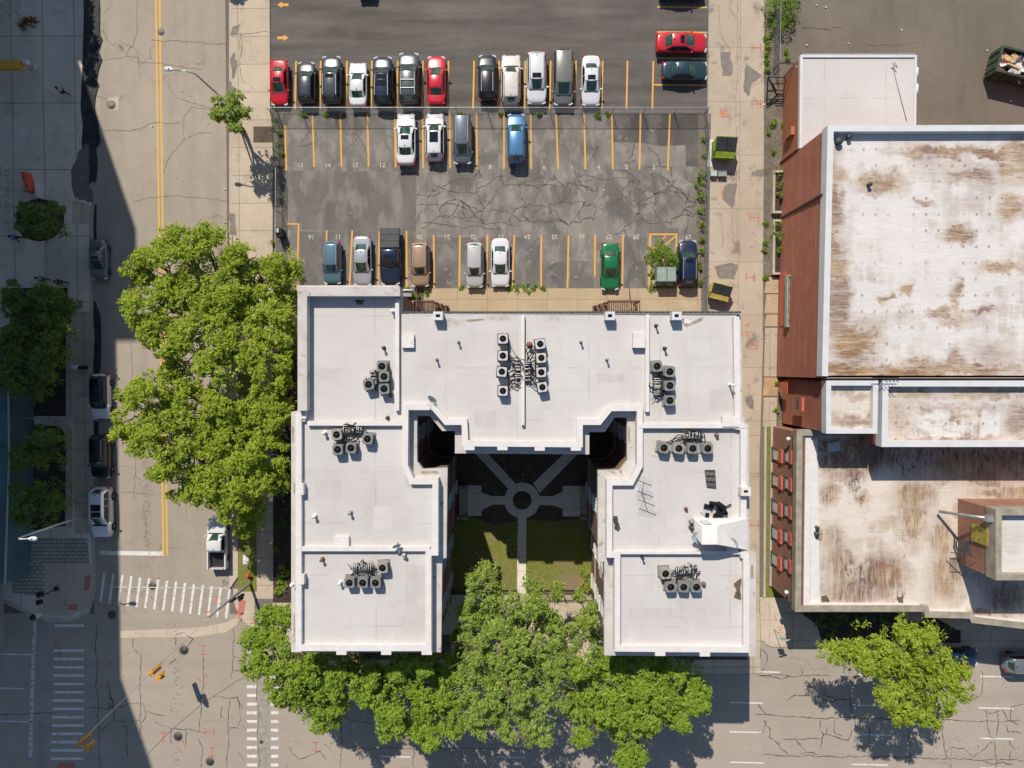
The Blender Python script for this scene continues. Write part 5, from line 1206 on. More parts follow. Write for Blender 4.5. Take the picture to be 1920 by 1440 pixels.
for k, (x, y) in enumerate(((943, 635), (943, 667), (941, 697), (943, 733))):
    place_ac(x, y, 'light', R((0, 0, -6, 0)[k]), 'pale air conditioner, %s in the column left of the central divider' % rows4[k])
for k, (x, y) in enumerate(((1013, 645), (1015, 671), (1015, 698), (1017, 726))):
    place_ac(x, y, 'light', R((4, 0, 0, 12)[k]), 'pale air conditioner, %s in the column right of the central divider' % rows4[k])
for k, (x, y) in enumerate(((716, 687), (720, 706), (720, 729))):
    place_ac(x, y, 'grey', R(3*k-3), 'grey air conditioner, %s of three near the upper left roof divider' % ('topmost', 'middle', 'lowest')[k])
place_ac(691, 721, 'grey', R(8), 'grey air conditioner standing alone to the left of three others on the upper left roof')
for k, (x, y) in enumerate(((1232, 687), (1256, 697), (1256, 723), (1256, 751))):
    place_ac(x, y, 'grey', 0, 'grey air conditioner, %s in the cluster on the upper right roof' % rows4[k])
for x, y, l in ((631, 815, 'smaller rusty topped air conditioner at the upper left of the middle left cluster'), (633, 843, 'grey air conditioner at the lower left of the middle left cluster'),
                (658, 840, 'grey air conditioner at the lower middle of the middle left cluster'), (689, 823, 'grey air conditioner set apart at the right end of the middle left cluster')):
    place_ac(x, y, 'grey', R(-4 if x > 640 else 5), l)
for x, y, l in ((655, 1093, 'leftmost of three grey air conditioners in a row on the lower left roof'), (680, 1093, 'middle one of three grey air conditioners in a row on the lower left roof'),
                (704, 1093, 'rightmost of three grey air conditioners in a row on the lower left roof'), (717, 1065, 'grey air conditioner standing above the row of three on the lower left roof')):
    place_ac(x, y, 'grey', 0, l)
for k, (x, y) in enumerate(((1245, 840), (1273, 841), (1299, 841), (1327, 841))):
    place_ac(x, y, 'grey', R((-5, -4, -3, 0)[k]), 'grey air conditioner, %s in the row of four on the outlined patch' % ('first from left', 'second from left', 'third from left', 'last at the right')[k])
for x, y, l in ((1248, 1076, 'grey air conditioner standing above the row of three on the lower right roof'), (1258, 1101, 'leftmost of three grey air conditioners in a row on the lower right roof'),
                (1282, 1101, 'middle one of three grey air conditioners in a row on the lower right roof'), (1306, 1101, 'rightmost of three grey air conditioners in a row on the lower right roof')):
    place_ac(x, y, 'grey', R(0), l)
# tan outline under the row of four
m = MB().wall(UP([(1224, 824), (1339, 824), (1339, 853), (1224, 853)], ZR), .22, ZR, ZR+.02, closed=True)
m.build('membrane_outline', MAT['patch_tan'], H1)
# pipe tangles
def tangle(cx_, cy_, w, h, units, seed, lab, vertical=False):
    rr = random.Random(seed); z = ZR; m = MB(); c0 = U(cx_, cy_, z)
    n = 9
    rk = MB(); pal = MB()
    if vertical: a, b_ = U(cx_, cy_-h, z+.35), U(cx_, cy_+h, z+.35)
    else: a, b_ = U(cx_-w, cy_, z+.35), U(cx_+w, cy_, z+.35)
    for q in (-.18, .18):
        off = Vector((q, 0, 0)) if vertical else Vector((0, q, 0)); rk.bar(a+off, b_+off, .06, .06)
    for k in range(n):
        t = min(1, max(0, (k+.5)/n+rr.uniform(-.05, .05))); p = a.lerp(b_, t); s = Vector((1, 0, 0)) if vertical else Vector((0, 1, 0))
        pal.tube([p-s*.30+Vector((0, 0, -.3)), p-s*.26+Vector((0, 0, .05)), p+s*rr.uniform(.05, .2)+Vector((0, 0, .12)), p+s*.34+Vector((0, 0, -.15))], .035, 6)
        m.tube([p+s*.30+Vector((0, 0, -.1)), p+s*.1+Vector((rr.uniform(-.1, .1), 0, .1)), p-s*.25+Vector((rr.uniform(-.15, .15), rr.uniform(-.1, .1), -.2))], .045, 6)
    for k in range(16):
        p = a.lerp(b_, rr.random())+Vector((rr.uniform(-.4, .4), rr.uniform(-.4, .4), rr.uniform(-.25, .1))); q = a.lerp(b_, rr.random())+Vector((rr.uniform(-.6, .6), rr.uniform(-.6, .6), rr.uniform(-.25, .1)))
        if (p-q).length > 1.3: q = p+(q-p)*1.3/(p-q).length
        m.tube([p, (p+q)/2+Vector((rr.uniform(-.3, .3), rr.uniform(-.3, .3), .1)), q], rr.choice((.03, .05)), 5)
    for ux, uy in units:
        u = U(ux, uy, z+.25)
        for k in range(2):
            p = a.lerp(b_, rr.random()); mid = (p+u)/2+Vector((rr.uniform(-.5, .5), rr.uniform(-.5, .5), rr.uniform(-.1, .15)))
            q1 = p.lerp(mid, .5)+Vector((rr.uniform(-.15, .15), rr.uniform(-.15, .15), 0)); q2 = mid.lerp(u, .5)+Vector((rr.uniform(-.15, .15), rr.uniform(-.15, .15), -.05))
            m.tube([p, q1, mid, q2, u], .042, 6)
        p = a.lerp(b_, rr.random()); m.tube([p, (p+u)/2+Vector((rr.uniform(-.7, .7), rr.uniform(-.7, .7), -.1)), u], .015, 5)
    e = empty('refrigerant_pipes', (c0.x, c0.y, z), lab, 'pipes', 'pipe bundles on the white roof')
    m.build('insulated_pipe', MAT['pipe_black'], e); pal.build('pale_conduit', MAT['ac_light'], e); rk.build('pipe_rack', MAT['steel_dull'], e)
tangle(972, 696, 5, 22, ((952, 670), (952, 700), (952, 730), (952, 640)), 1, 'black pipe bundle hugging the left side of the central roof divider', True)
tangle(988, 694, 5, 20, ((1004, 650), (1004, 672), (1004, 698), (1006, 722)), 2, 'black pipe bundle hugging the right side of the central roof divider', True)
tangle(700, 708, 4, 14, ((700, 716), (712, 704), (712, 726)), 3, 'pipe bundle among the air conditioners on the upper left roof', True)
tangle(1233, 725, 4, 16, ((1246, 702), (1246, 724), (1246, 748), (1236, 700)), 4, 'pipe bundle among the air conditioners on the upper right roof', True)
tangle(660, 806, 18, 4, ((640, 820), (640, 838), (656, 830), (680, 818)), 5, 'pipe bundle under the roof divider of the middle left cluster')
tangle(678, 1064, 19, 4, ((658, 1084), (680, 1082), (702, 1084), (708, 1070)), 6, 'pipe bundle above the row of three on the lower left roof')
tangle(1297, 816, 16, 4, ((1250, 830), (1276, 831), (1300, 831), (1320, 834)), 7, 'pipe bundle above the row of four on the tan patch')
tangle(1284, 1070, 17, 4, ((1258, 1078), (1268, 1092), (1284, 1092), (1304, 1094)), 8, 'pipe bundle above the row of three on the lower right roof')
# rusty pipe stands, satellite dishes, antennas, pallet rack, debris
def dish(px, py, lab, r=.42, yaw=0.6, zb=ZR, tilt=.9):
    c = U(px, py, zb+.8); e = empty('satellite_dish', (c.x, c.y, zb), lab, 'satellite dish', 'satellite dishes on the roof')
    d = MB(); vs = []; fs = []; N = 18; mt = Matrix.Rotation(yaw, 3, 'Z') @ Matrix.Rotation(tilt, 3, 'X')
    for j, (q, hh) in enumerate(((.0, 0), (.5, .03), (1, .11))):
        for k in range(N): a = 2*math.pi*k/N; vs.append(Vector((c.x, c.y, zb+.8))+mt @ Vector((r*q*math.cos(a), r*1.1*q*math.sin(a), hh)))
    for j in range(2):
        for k in range(N): fs.append((j*N+k, j*N+(k+1) % N, (j+1)*N+(k+1) % N, (j+1)*N+k))
    b2 = len(vs)
    vs += [v-mt @ Vector((0, 0, .02)) for v in vs[:]]
    fs += [tuple(b2+i for i in f[::-1]) for f in fs[:]]
    d.add(vs, fs, True); d.build('reflector', MAT['dish'], e)
    m = MB(); m.tube([(c.x, c.y, zb), (c.x, c.y, zb+.75)], .035, 8); m.build('mast', MAT['steel_dull'], e)
    a = MB(); tip = Vector((c.x, c.y, zb+.8))+mt @ Vector((0, -r*.6, .55)); a.tube([Vector((c.x, c.y, zb+.75))+mt @ Vector((0, -r, .1)), tip], .018, 6); a.box(tip, (.1, .1, .12)); a.build('feed_arm', MAT['steel_dull'], e)
dish(812, 748, 'grey satellite dish beside the slanted corner of the left light well', yaw=-.7, tilt=1.0)
dish(743, 1022, 'small satellite dish by the divider of the left wing', .34, .4, tilt=1.1)
dish(1307, 1006, 'pale dish left of the roof stair house', .42, -.2, tilt=.4)
dish(1370, 1018, 'larger pale dish right of the roof stair house', .55, -.9, tilt=.7)
dish(1357, 1010, 'small white dish on the right slope of the roof stair house', .26, .6, tilt=.6)
def antenna(pts_boom, n, lab, mast):
    a, b_ = U(*pts_boom[0]), U(*pts_boom[1]); c = U(mast[0], mast[1], ZR)
    e = empty('tv_antenna', (c.x, c.y, ZR), lab, 'antenna', 'aerials on the right roof')
    m = MB(); m.tube([a, b_], .03, 6); m.build('boom', MAT['dark_grey'], e)
    m = MB(); d = (b_-a).normalized(); p = Vector((-d.y, d.x, 0))
    for k in range(n): q = a.lerp(b_, (k+.5)/n); l = .55-.3*k/n; m.bar(q-p*l, q+p*l, .018, .018)
    m.build('element', MAT['steel_dull'], e)
    m = MB(); m.tube([(c.x, c.y, ZR), (a+b_)/2], .025, 6); m.build('mast', MAT['dark_grey'], e)
antenna(((1192, 899, ZR+1.2), (1222, 911, ZR+1.2)), 8, 'black tv aerial leaning over the slanted parapet of the right light well', (1203, 929))
antenna(((1195, 936, ZR+1.0), (1228, 949, ZR+1.0)), 8, 'black tv aerial in the middle of the right roof', (1205, 930))
m = MB(); z = ZR+.05; a, b_, c_, d_ = [U(x, y, z) for x, y in ((1322, 882), (1340, 882), (1342, 915), (1326, 913))]
for k in range(8): m.bar(a.lerp(b_, k/7), d_.lerp(c_, k/7), .07, .06)
for k in range(4): m.bar(a.lerp(d_, k/3), b_.lerp(c_, k/3), .07, .06)
m.build('metal_grate', MAT['dark_grey'], org=(a.x, a.y, ZR), label='dark metal grate lying flat on the right roof below the row of four', cat='grate')
c = U(1156, 980, ZR+.1); m = MB()
for k in range(3): q = U(1154+k*1.5, 972+k*8, ZR+.12); m.box((q.x, q.y, ZR+.12), (.3, .34, .2), rz=k*.5)
m.build('roof_debris', MAT['dark_grey'], org=(c.x, c.y, ZR), label='dark elongated object lying beside the left parapet of the right roof', cat='debris')
rr = random.Random(5); m = MB(); c = U(1338, 958, ZR)
for k in range(9):
    p = U(1318+rr.uniform(0, 50), 945+rr.uniform(0, 26), ZR+.15); m.box(p, (rr.uniform(.2, .7), rr.uniform(.15, .4), rr.uniform(.1, .3)), rz=rr.uniform(0, 3), rx=rr.uniform(-.3, .3))
m.tube([U(1330, 943, ZR+.4), U(1345, 945, ZR+.5), U(1355, 951, ZR+.5), U(1362, 964, ZR+.3)], .16, 8)
m.tube([U(1358, 952, ZR+.2), U(1371, 945, ZR+.2)], .05, 6)
m.build('scrap_heap', MAT['fan'], org=(c.x, c.y, ZR), label='tangled dark scrap and cables behind the roof stair house', cat='scrap')
m = MB(); q = [U(x, y, ZR+.1) for x, y in ((1314, 961), (1330, 944), (1334, 958), (1326, 970))]; m.add(q+[p-Vector((0, 0, .08)) for p in q], [(0,1,2,3),(0,4,5,1),(1,5,6,2),(2,6,7,3),(3,7,4,0)])
m.build('torn_sheet', MAT['dish'], org=(q[0].x, q[0].y, ZR), label='pale torn sheet at the left of the scrap behind the roof stair house', cat='sheet')
# ================================================================== VEHICLES
def interp(tab, x):
    if x <= tab[0][0]: return tab[0][1]
    for (a, b), (c, d) in zip(tab[:-1], tab[1:]):
        if x <= c: return b+(d-b)*(x-a)/(c-a)
    return tab[-1][1]
SPEC = {  # L, W, H, windscreen base, windscreen top, roof rear, rear glass base, belt, hood z, tail z
    'sedan':  (4.75, 1.84, 1.45, .225, .065, -.200, -.345, .90, .80, .98),
    'hatch':  (4.45, 1.80, 1.52, .235, .095, -.385, -.455, .97, .85, 1.0),
    'suv':    (4.75, 1.90, 1.72, .235, .095, -.400, -.468, 1.08, 1.0, 1.1),
    'van':    (4.85, 1.93, 1.74, .320, .155, -.445, -.485, 1.08, .95, 1.1),
    'pickup': (5.55, 1.98, 1.84, .200, .105, -.105, -.140, 1.15, 1.08, 1.2),
}
def car_meshes(t, roof):
    L, W, H, wsb, wst, rr_, rwb, belt, hood, tail = SPEC[t]; h = L/2; out = {}
    def halfw(y):
        q = abs(y)/h; base = W/2*(1-.20*max(0, q-.55)**2/.2025)
        if q > .90: base *= 1-.30*((q-.90)/.10)**2
        return base
    zt = [(-1.0, tail*.80), (-.97, tail*.97), (rwb*2, tail if t != 'pickup' else belt), (wsb*2, belt), (.86, hood*.93), (.96, hood*.82), (1, hood*.66)]
    ys = [-1, -.985, -.95, -.88, -.78, -.68, -.58, -.48, -.36, -.24, -.12, 0, .12, .24, .36, .46, .56, .66, .76, .84, .91, .96, .985, 1]
    if t == 'pickup': ys = [y for y in ys if y > -.31]; ys[0] = -.30
    m = MB(); vs = []; fs = []; K = 13
    for y in ys:
        w = halfw(y*h); zz = interp(zt, y); lift = .30 if abs(y) < .97 else .38
        half = [(w*.94, lift), (w*.99, .50), (w, .5+(zz-.5)*.55), (w*.965, zz*.975), (w*.84, zz+.015), (w*.45, zz+.045), (0, zz+.055)]
        sec = half+[(-a, b) for a, b in half[-2::-1]]
        vs += [(a, y*h, b) for a, b in sec]
    n = len(ys)
    for i in range(n-1):
        for k in range(K-1): fs.append((i*K+k, i*K+k+1, (i+1)*K+k+1, (i+1)*K+k))
    fs.append(tuple(range(K))[::-1]); fs.append(tuple((n-1)*K+k for k in range(K)))
    fs = [f[::-1] for f in fs]
    m.add(vs, fs, True); m.box((0, (ys[0]+1)*h/2, .34), (W*.86, (1-ys[0])*h*.96, .14))
    out['body'] = m.mesh('body')
    # cabin shell
    cw0, cw1 = W/2*.90, W/2*.70
    if t in ('van', 'suv', 'pickup'): cw1 = W/2*.76
    st = [(rwb, belt+.02, 0.0), (rr_-.012, H-.05, 1.0), (rr_+.03, H-.01, 1.0), ((rr_+wst)/2, H+.015, 1.0), (wst-.03, H-.01, 1.0), (wst, H-.045, 1.0), (wsb, belt+.03, 0.0)]
    m = MB(); vs = []; fs = []; K = 9
    for y, z, f in st:
        a = cw0; b = cw1*f+cw0*.93*(1-f); zb = belt-.05
        half = [(a, zb), ((a+b)/2+.012, (zb+z)/2), (b, z-.05*f), (b*.86, z-.004*f), (0, z+.02*f)]
        sec = half+[(-p, q) for p, q in half[-2::-1]]
        vs += [(p, y*L, q) for p, q in sec]
    for i in range(len(st)-1):
        for k in range(K-1): fs.append((i*K+k+1, i*K+k, (i+1)*K+k, (i+1)*K+k+1))
    m.add(vs, fs, True); out['roof'] = m.mesh('roof')
    # glass
    def slab4(p, th=.02):
        p = [Vector(q) for q in p]; nn = (p[1]-p[0]).cross(p[3]-p[0]).normalized()
        if nn.z < 0: p = p[::-1]; nn = -nn
        off = nn*th; m = MB(); m.add([q+off for q in p]+[q-off*.5 for q in p], [(0,1,2,3),(4,7,6,5),(0,4,5,1),(1,5,6,2),(2,6,7,3),(3,7,4,0)]); return m
    def glass_grid(x0, x1, ya, za, yb, zb, bow):
        m = MB(); vs = []; fs = []; N = 6
        for j in range(2):
            y, z, x = ((ya, za, x0), (yb, zb, x1))[j]
            for k in range(N+1): u = -1+2*k/N; vs.append((x*u, y*L-(bow if j == 0 else bow*.6)*u*u*math.copysign(1, ya), z+.035*(1-u*u)))
        for k in range(N): fs.append((k, k+1, N+1+k+1, N+1+k))
        v2 = [(a, b, c-.03) for a, b, c in vs]; q = len(vs)
        fs2 = [tuple(q+i for i in f[::-1]) for f in fs]+[(0, q, q+1, 1)]
        m.add(vs+v2, [f if ya < 0 else f for f in fs]+fs2, False)
        rim = [k for k in range(N+1)]+[2*N+1-k for k in range(N+1)]
        m.add([vs[i] for i in rim]+[v2[i] for i in rim], [(i, (i+1) % len(rim), len(rim)+(i+1) % len(rim), len(rim)+i) for i in range(len(rim))])
        return m
    dz = .02
    out['windshield'] = glass_grid(cw0*.93, cw1*.90, wsb-.002, belt+.055, wst+.003, H-.035+dz, .16).mesh('windshield')
    out['rear_window'] = glass_grid(cw0*.88, cw1*.86, rwb+.002, belt+.05, rr_-.012, H-.03+dz, .10).mesh('rear_window')
    def side(sx, y0, y1, y0t, y1t):
        zb, z1 = belt+.03, H-.10
        xb, xt = cw0*.985+.012, cw1+.03
        return slab4([(sx*xb, y0*L, zb), (sx*xb, y1*L, zb), (sx*xt, y1t*L, z1), (sx*xt, y0t*L, z1)], .018)
    y_a, y_b = rwb+.03, wsb-.025; ta, tb = rr_+.01, wst-.015; md = (ta+tb)/2+.01
    if t == 'pickup': segs = [(y_a, y_b, ta, tb)]
    elif t in ('suv', 'van'): q = ta+(md-ta)*.42; segs = [(y_a+.01, q-.008, ta, q-.008), (q+.008, md-.008, q+.008, md-.008), (md+.008, y_b, md+.008, tb)]
    else: segs = [(y_a+.02, md-.008, ta, md-.008), (md+.008, y_b, md+.008, tb)]
    for i, sg in enumerate(segs):
        for sx in (-1, 1): out['side_window.%d%d' % (i, sx)] = side(sx, *sg).mesh('side_window')
    m = MB(); 
    for sx in (-1, 1): pass
    for sx in (-1, 1):
        q = MB(); q.box((sx*(W/2+.09), (wsb-.035)*L, belt+.06), (.2, .12, .14), rz=-sx*.25); q.bar((sx*W*.44, (wsb-.035)*L, belt+.02), (sx*(W/2+.05), (wsb-.035)*L, belt+.03), .05, .06); out['mirror.%d' % sx] = q.mesh('mirror')
        q = MB(); q.box((sx*W*.36, h*.955, hood*.74), (W*.2, .20, .14), rz=-sx*.35); out['headlight.%d' % sx] = q.mesh('headlight')
        ty = -h*.965 if t != 'pickup' else -h*.985
        q = MB(); q.box((sx*W*.40, ty, tail*.84), (W*.14 if t != 'pickup' else .12, .16, .20 if t != 'pickup' else .35), rz=sx*.35 if t != 'pickup' else 0); out['taillight.%d' % sx] = q.mesh('taillight')
        for sy in (-1, 1):
            yy = sy*h*.60; q = MB(); r = .33 if t in ('sedan', 'hatch') else .38
            q.tube([(sx*(W/2-.20), yy, r), (sx*(W/2+.015), yy, r)], r, 20); out['wheel.%d%d' % (sx, sy)] = q.mesh('wheel')
            q = MB(); q.tube([(sx*(W/2+.01), yy, r), (sx*(W/2+.03), yy, r)], r*.28, 10)
            for k in range(5):
                a = k*1.2566; q.bar((sx*(W/2+.024), yy, r), (sx*(W/2+.024), yy+r*.62*math.cos(a), r+r*.62*math.sin(a)), .05, .02)
            out['rim.%d%d' % (sx, sy)] = q.mesh('rim')
    q = MB(); q.box((0, h*.985, hood*.52), (W*.5, .06, .16)); out['grille'] = q.mesh('grille')
    q = MB(); q.add([(-cw0*.90, wsb*L+.02, belt+.058), (cw0*.90, wsb*L+.02, belt+.058), (cw0*.74, wsb*L+.13, belt+.056), (-cw0*.74, wsb*L+.13, belt+.056)], [(0, 1, 2, 3)]); q.box((0, wsb*L+.01, belt+.05), (W*.62, .04, .03)); out['wiper_cowl'] = q.mesh('wiper_cowl')
    zr = H+.02
    if 'sun' in roof: q = MB(); q.box((0, (wst-.075)*L, zr-.002), (cw1*1.15, .42, .03)); out['sunroof'] = q.mesh('sunroof')
    if 'pano' in roof: q = MB(); q.box((0, (wst-.15)*L, zr), (cw1*1.3, 1.0, .03)); out['sunroof'] = q.mesh('sunroof')
    if 'twin' in roof:
        q = MB(); q.box((0, (wst-.08)*L, zr), (cw1*1.3, .50, .03)); out['sunroof'] = q.mesh('sunroof')
        q = MB(); q.box((0, (wst-.215)*L, zr+.003), (cw1*1.3, .62, .03)); out['sunroof.b'] = q.mesh('sunroof')
    if 'rails' in roof or 'rack' in roof:
        for sx in (-1, 1):
            q = MB(); q.bar((sx*cw1*.88, (rr_+.03)*L, zr+.03), (sx*cw1*.88, (wst-.04)*L, zr+.03), .05, .05); out['roof_rail.%d' % sx] = q.mesh('roof_rail')
    if 'rack' in roof:
        for k, yy in enumerate((.30, .62)):
            q = MB(); y = (rr_+(wst-rr_)*yy)*L; q.bar((-cw1*.88, y, zr+.07), (cw1*.88, y, zr+.07), .06, .04); out['cross_bar.%d' % k] = q.mesh('cross_bar')
    if 'ribs' in roof:
        q = MB()
        for k in range(4): q.box((cw1*(-.54+.36*k), (rr_+wst)/2*L-.15, zr-.006), (.05, (wst-rr_)*L*.62, .016))
        out['roof_rib'] = q.mesh('roof_rib')
    q = MB(); q.box((.0, (rr_+.03)*L, zr+.03), (.05, .16, .05)); out['aerial'] = q.mesh('aerial')
    if t == 'pickup':
        q = MB(); y0, y1 = -h+.02, -.302*h; w = W/2*.97; zb = .62; zt_ = 1.16
        for sx in (-1, 1): q.box((sx*(w-.06), (y0+y1)/2, .83), (.13, y1-y0, .72))
        q.box((0, y0+.05, .83), (2*w-.24, .09, .70)); q.box((0, y1-.04, .85), (2*w-.24, .06, .70)); out['bed_side'] = q.mesh('bed_side')
        q = MB(); q.box((0, (y0+y1)/2, .60), (2*w-.25, y1-y0-.1, .08)); out['bed_floor'] = q.mesh('bed_floor')
        if 'cover' in roof:
            for k in range(3):
                q = MB(); yy = y0+(y1-y0)*(k+.5)/3; q.box((0, yy, 1.23), (2*w-.06, (y1-y0)/3-.03, .05), rx=.03); out['bed_cover.%d' % k] = q.mesh('bed_cover')
    return out
def carpaint(nm, c, metal=.0, rough=.28):
    g = G(nm); n = g.noise(g.obj(), 6, 3)
    m = g.out(g.mix(n, tuple(x*.93 for x in c), c), rough, metallic=metal, spec=.5); g.b.inputs['Coat Weight'].default_value = .7; g.b.inputs['Coat Roughness'].default_value = .08
    return m
PAINT = {'red': carpaint('red_car_paint', (.52, .012, .022)), 'white': carpaint('white_car_paint', (.66, .66, .67)), 'cream': carpaint('cream_car_paint', (.62, .56, .50)),
         'silver': carpaint('silver_car_paint', (.42, .43, .46), .3), 'silver2': carpaint('pale_silver_paint', (.50, .50, .49), .2), 'black': carpaint('black_car_paint', (.010, .011, .014)), 'charcoal': carpaint('charcoal_car_paint', (.045, .055, .062), .3),
         'darkgrey': carpaint('dark_grey_green_paint', (.065, .078, .075), .3), 'greige': carpaint('grey_green_car_paint', (.20, .20, .175), .2), 'grey': carpaint('blue_grey_car_paint', (.15, .175, .205), .3),
         'blue': carpaint('light_blue_car_paint', (.085, .22, .40), .3), 'steelblue': carpaint('steel_blue_car_paint', (.12, .21, .27), .3), 'navy': carpaint('navy_car_paint', (.010, .020, .045), .1), 'darkteal': carpaint('dark_teal_car_paint', (.02, .045, .06), .1),
         'tan': carpaint('tan_car_paint', (.42, .28, .18), .3), 'green': carpaint('green_car_paint', (.012, .17, .055), .15), 'midgrey': carpaint('mid_grey_car_paint', (.22, .23, .25), .4)}
g = G('car_glass'); MAT['car_glass'] = g.out(g.mix(g.noise(g.obj(), 2.5, 3), (.010, .020, .016), (.045, .105, .075)), .05, spec=.8)
MAT['black_glass'] = simple('tinted_car_glass', (.008, .010, .014), .05, .2, 2, spec=.7)
MAT['lamp_clear'] = simple('clear_lamp_lens', (.55, .56, .58), .15, .1, 5, spec=.7); MAT['lamp_red'] = simple('red_lamp_lens', (.42, .012, .015), .2, .1, 5, spec=.6)
MAT['alloy'] = simple('alloy_rim', (.40, .41, .42), .35, .1, 9, metallic=.7); MAT['black_plastic'] = simple('black_plastic_trim', (.025, .025, .027), .5, .2, 9)
BLACKP = {'wheel': 'rubber', 'rim': 'alloy', 'windshield': 'car_glass', 'rear_window': 'car_glass', 'side_window': 'black_glass', 'headlight': 'lamp_clear', 'taillight': 'lamp_red', 'grille': 'black_plastic', 'wiper_cowl': 'black_plastic',
          'sunroof': 'black_glass', 'roof_rail': 'steel_dull', 'cross_bar': 'steel', 'aerial': 'black_plastic', 'bed_floor': 'black_plastic', 'bed_cover': 'dark_grey'}
_cache = {}
def car(kind, color, px, py0, py1, head, label, cat='car', roof=(), scale=1.0, group=None, along='y', roof_mat=None, skew=0.0):
    """head: 'up' 'down' 'right'; px and py0..py1 the picture extents of the body"""
    key = (kind, tuple(roof))
    if key not in _cache: _cache[key] = car_meshes(*key)
    if along == 'y': c = U(px, (py0+py1)/2, .75)
    else: c = U((py0+py1)/2, px, .75)
    if along == 'y': Lw = abs(U(px, py0, .75).y-U(px, py1, .75).y)
    else: Lw = abs(U(py0, px, .75).x-U(py1, px, .75).x)
    rz = {'up': 0, 'down': math.pi, 'right': -math.pi/2, 'left': math.pi/2}[head]+R(skew)
    s = Lw/SPEC[kind][0]; nm = {'pickup': 'pickup_truck'}.get(kind, 'parked_car')
    e = empty(nm, (c.x, c.y, 0), label, cat, group, rz); e.scale = ((s+1)/2*scale, s, (s+1)/2)
    made = {}
    for k, me in _cache[key].items():
        base = k.split('.')[0]
        if base == 'rim': continue
        if not me.materials: me.materials.append(None)
        o = bpy.data.objects.new(base, me); link(o); o.parent = e
        o.material_slots[0].link = 'OBJECT'
        o.material_slots[0].material = MAT[BLACKP[base]] if base in BLACKP else PAINT[color]
        if base == 'roof' and roof_mat: o.material_slots[0].material = roof_mat
        if base == 'mirror' and color in ('cream',): pass
        made[k] = o
    for k, me in _cache[key].items():
        if k.startswith('rim'):
            if not me.materials: me.materials.append(None)
            o = bpy.data.objects.new('rim', me); link(o); o.parent = made['wheel'+k[3:]]
            o.material_slots[0].link = 'OBJECT'; o.material_slots[0].material = MAT['alloy']
    return e
GU = 'cars parked in the upper lot'; GM = 'cars parked in the upper row of the numbered lot'; GL = 'cars parked in the lower row of the numbered lot'; GS = 'cars parked along the left street'
car('sedan', 'red', 523, 113, 196, 'down', 'red sedan with a dark sunroof, leftmost in the upper lot row', roof=('sun',), group=GU)
car('hatch', 'charcoal', 574, 116, 194, 'up', 'dark grey compact car right of the leftmost red sedan', roof=('ribs',), group=GU)
car('suv', 'charcoal', 622, 106, 196, 'up', 'dark grey suv with sunroof and roof rails, third from left in upper row', roof=('sun', 'rails', 'ribs'), group=GU)
car('sedan', 'white', 671, 117, 199, 'up', 'white sedan between two dark cars, fourth from the left in the upper row', group=GU)
car('suv', 'navy', 718, 107, 197, 'up', 'dark blue suv with glossy bonnet right of the fourth car, a white sedan', roof=('twin', 'rails'), group=GU)
car('suv', 'darkgrey', 767, 100, 197, 'up', 'grey green suv with two cross bars on its roof, left of a red sedan', roof=('rack', 'ribs'), group=GU, scale=1.03)
car('sedan', 'red', 818, 105, 196, 'up', 'red sedan without sunroof, right of the suv with cross bars', group=GU)
car('hatch', 'black', 914, 103, 189, 'up', 'black hatchback with red tail lights, alone right of an empty bay', roof=('rails',), group=GU)
car('suv', 'cream', 958, 104, 197, 'up', 'cream suv with ribbed roof, right of the black hatchback', roof=('ribs', 'rails'), group=GU)
car('suv', 'white', 1006, 99, 195, 'down', 'white suv with dark sunroof, facing down the picture between cream suv and grey van', roof=('sun', 'rails'), group=GU)
car('van', 'greige', 1056, 97, 197, 'down', 'grey green minivan in the upper row', group=GU)
car('sedan', 'white', 1108, 105, 197, 'down', 'white sedan with small dark sunroof, rightmost of the upper row', roof=('sun',), group=GU)
car('sedan', 'red', 80, 1230, 1325, 'right', 'red sedan parked sideways with its nose to the alley', roof=('sun',), along='x', group=GU)
car('sedan', 'darkteal', 132, 1241, 1326, 'right', 'black sedan parked sideways below the red one, nose to the alley', along='x', group=GU)
car('sedan', 'black', -22, 1236, 1322, 'right', 'dark sedan mostly cut off at the top edge, only its shadow and sill showing', along='x', group=GU)
car('suv', 'charcoal', 686, -92, -8, 'down', 'dark car cut off at the top edge with only its shadow showing', group=GU)
car('sedan', 'white', 761, 213, 309, 'up', 'white sedan with a small dark sunroof at bay 11', roof=('sun',), group=GM)
car('hatch', 'white', 815, 213, 301, 'up', 'white hatchback with a large panoramic sunroof at bay 10', roof=('pano',), group=GM)
car('van', 'grey', 867, 217, 307, 'down', 'blue grey minivan with ribbed roof at bay 9', roof=('ribs', 'rails'), group=GM, scale=.95)
car('suv', 'blue', 968, 214, 306, 'up', 'light blue suv standing alone at bay 7', group=GM, scale=.95)
car('suv', 'steelblue', 623, 452, 532, 'down', 'steel blue suv below the number 17, leftmost of the lower row', roof=('ribs', 'rails'), group=GL)
car('sedan', 'silver', 679, 443, 535, 'down', 'silver sedan between the steel blue suv and the dark pickup', group=GL)
car('pickup', 'navy', 732, 429, 534, 'down', 'dark blue pickup truck with a ribbed bed cover in the lower row', 'pickup truck', roof=('cover', 'sun'), group=GL)
car('suv', 'tan', 788, 455, 537, 'down', 'tan suv with ribbed roof below the number 20', roof=('ribs', 'rails'), group=GL)
car('suv', 'silver2', 890, 455, 539, 'down', 'silver suv below the number 22, left of the white sedan', group=GL, scale=.95)
car('sedan', 'white', 938, 447, 537, 'down', 'white sedan covering part of the number 23', group=GL)
car('sedan', 'green', 1144, 456, 543, 'down', 'green sedan below the number 27', group=GL)
car('suv', 'navy', 1289, 451, 536, 'up', 'navy suv below the number 29, beside the overgrown utility box', roof=('sun', 'rails'), group=GL)
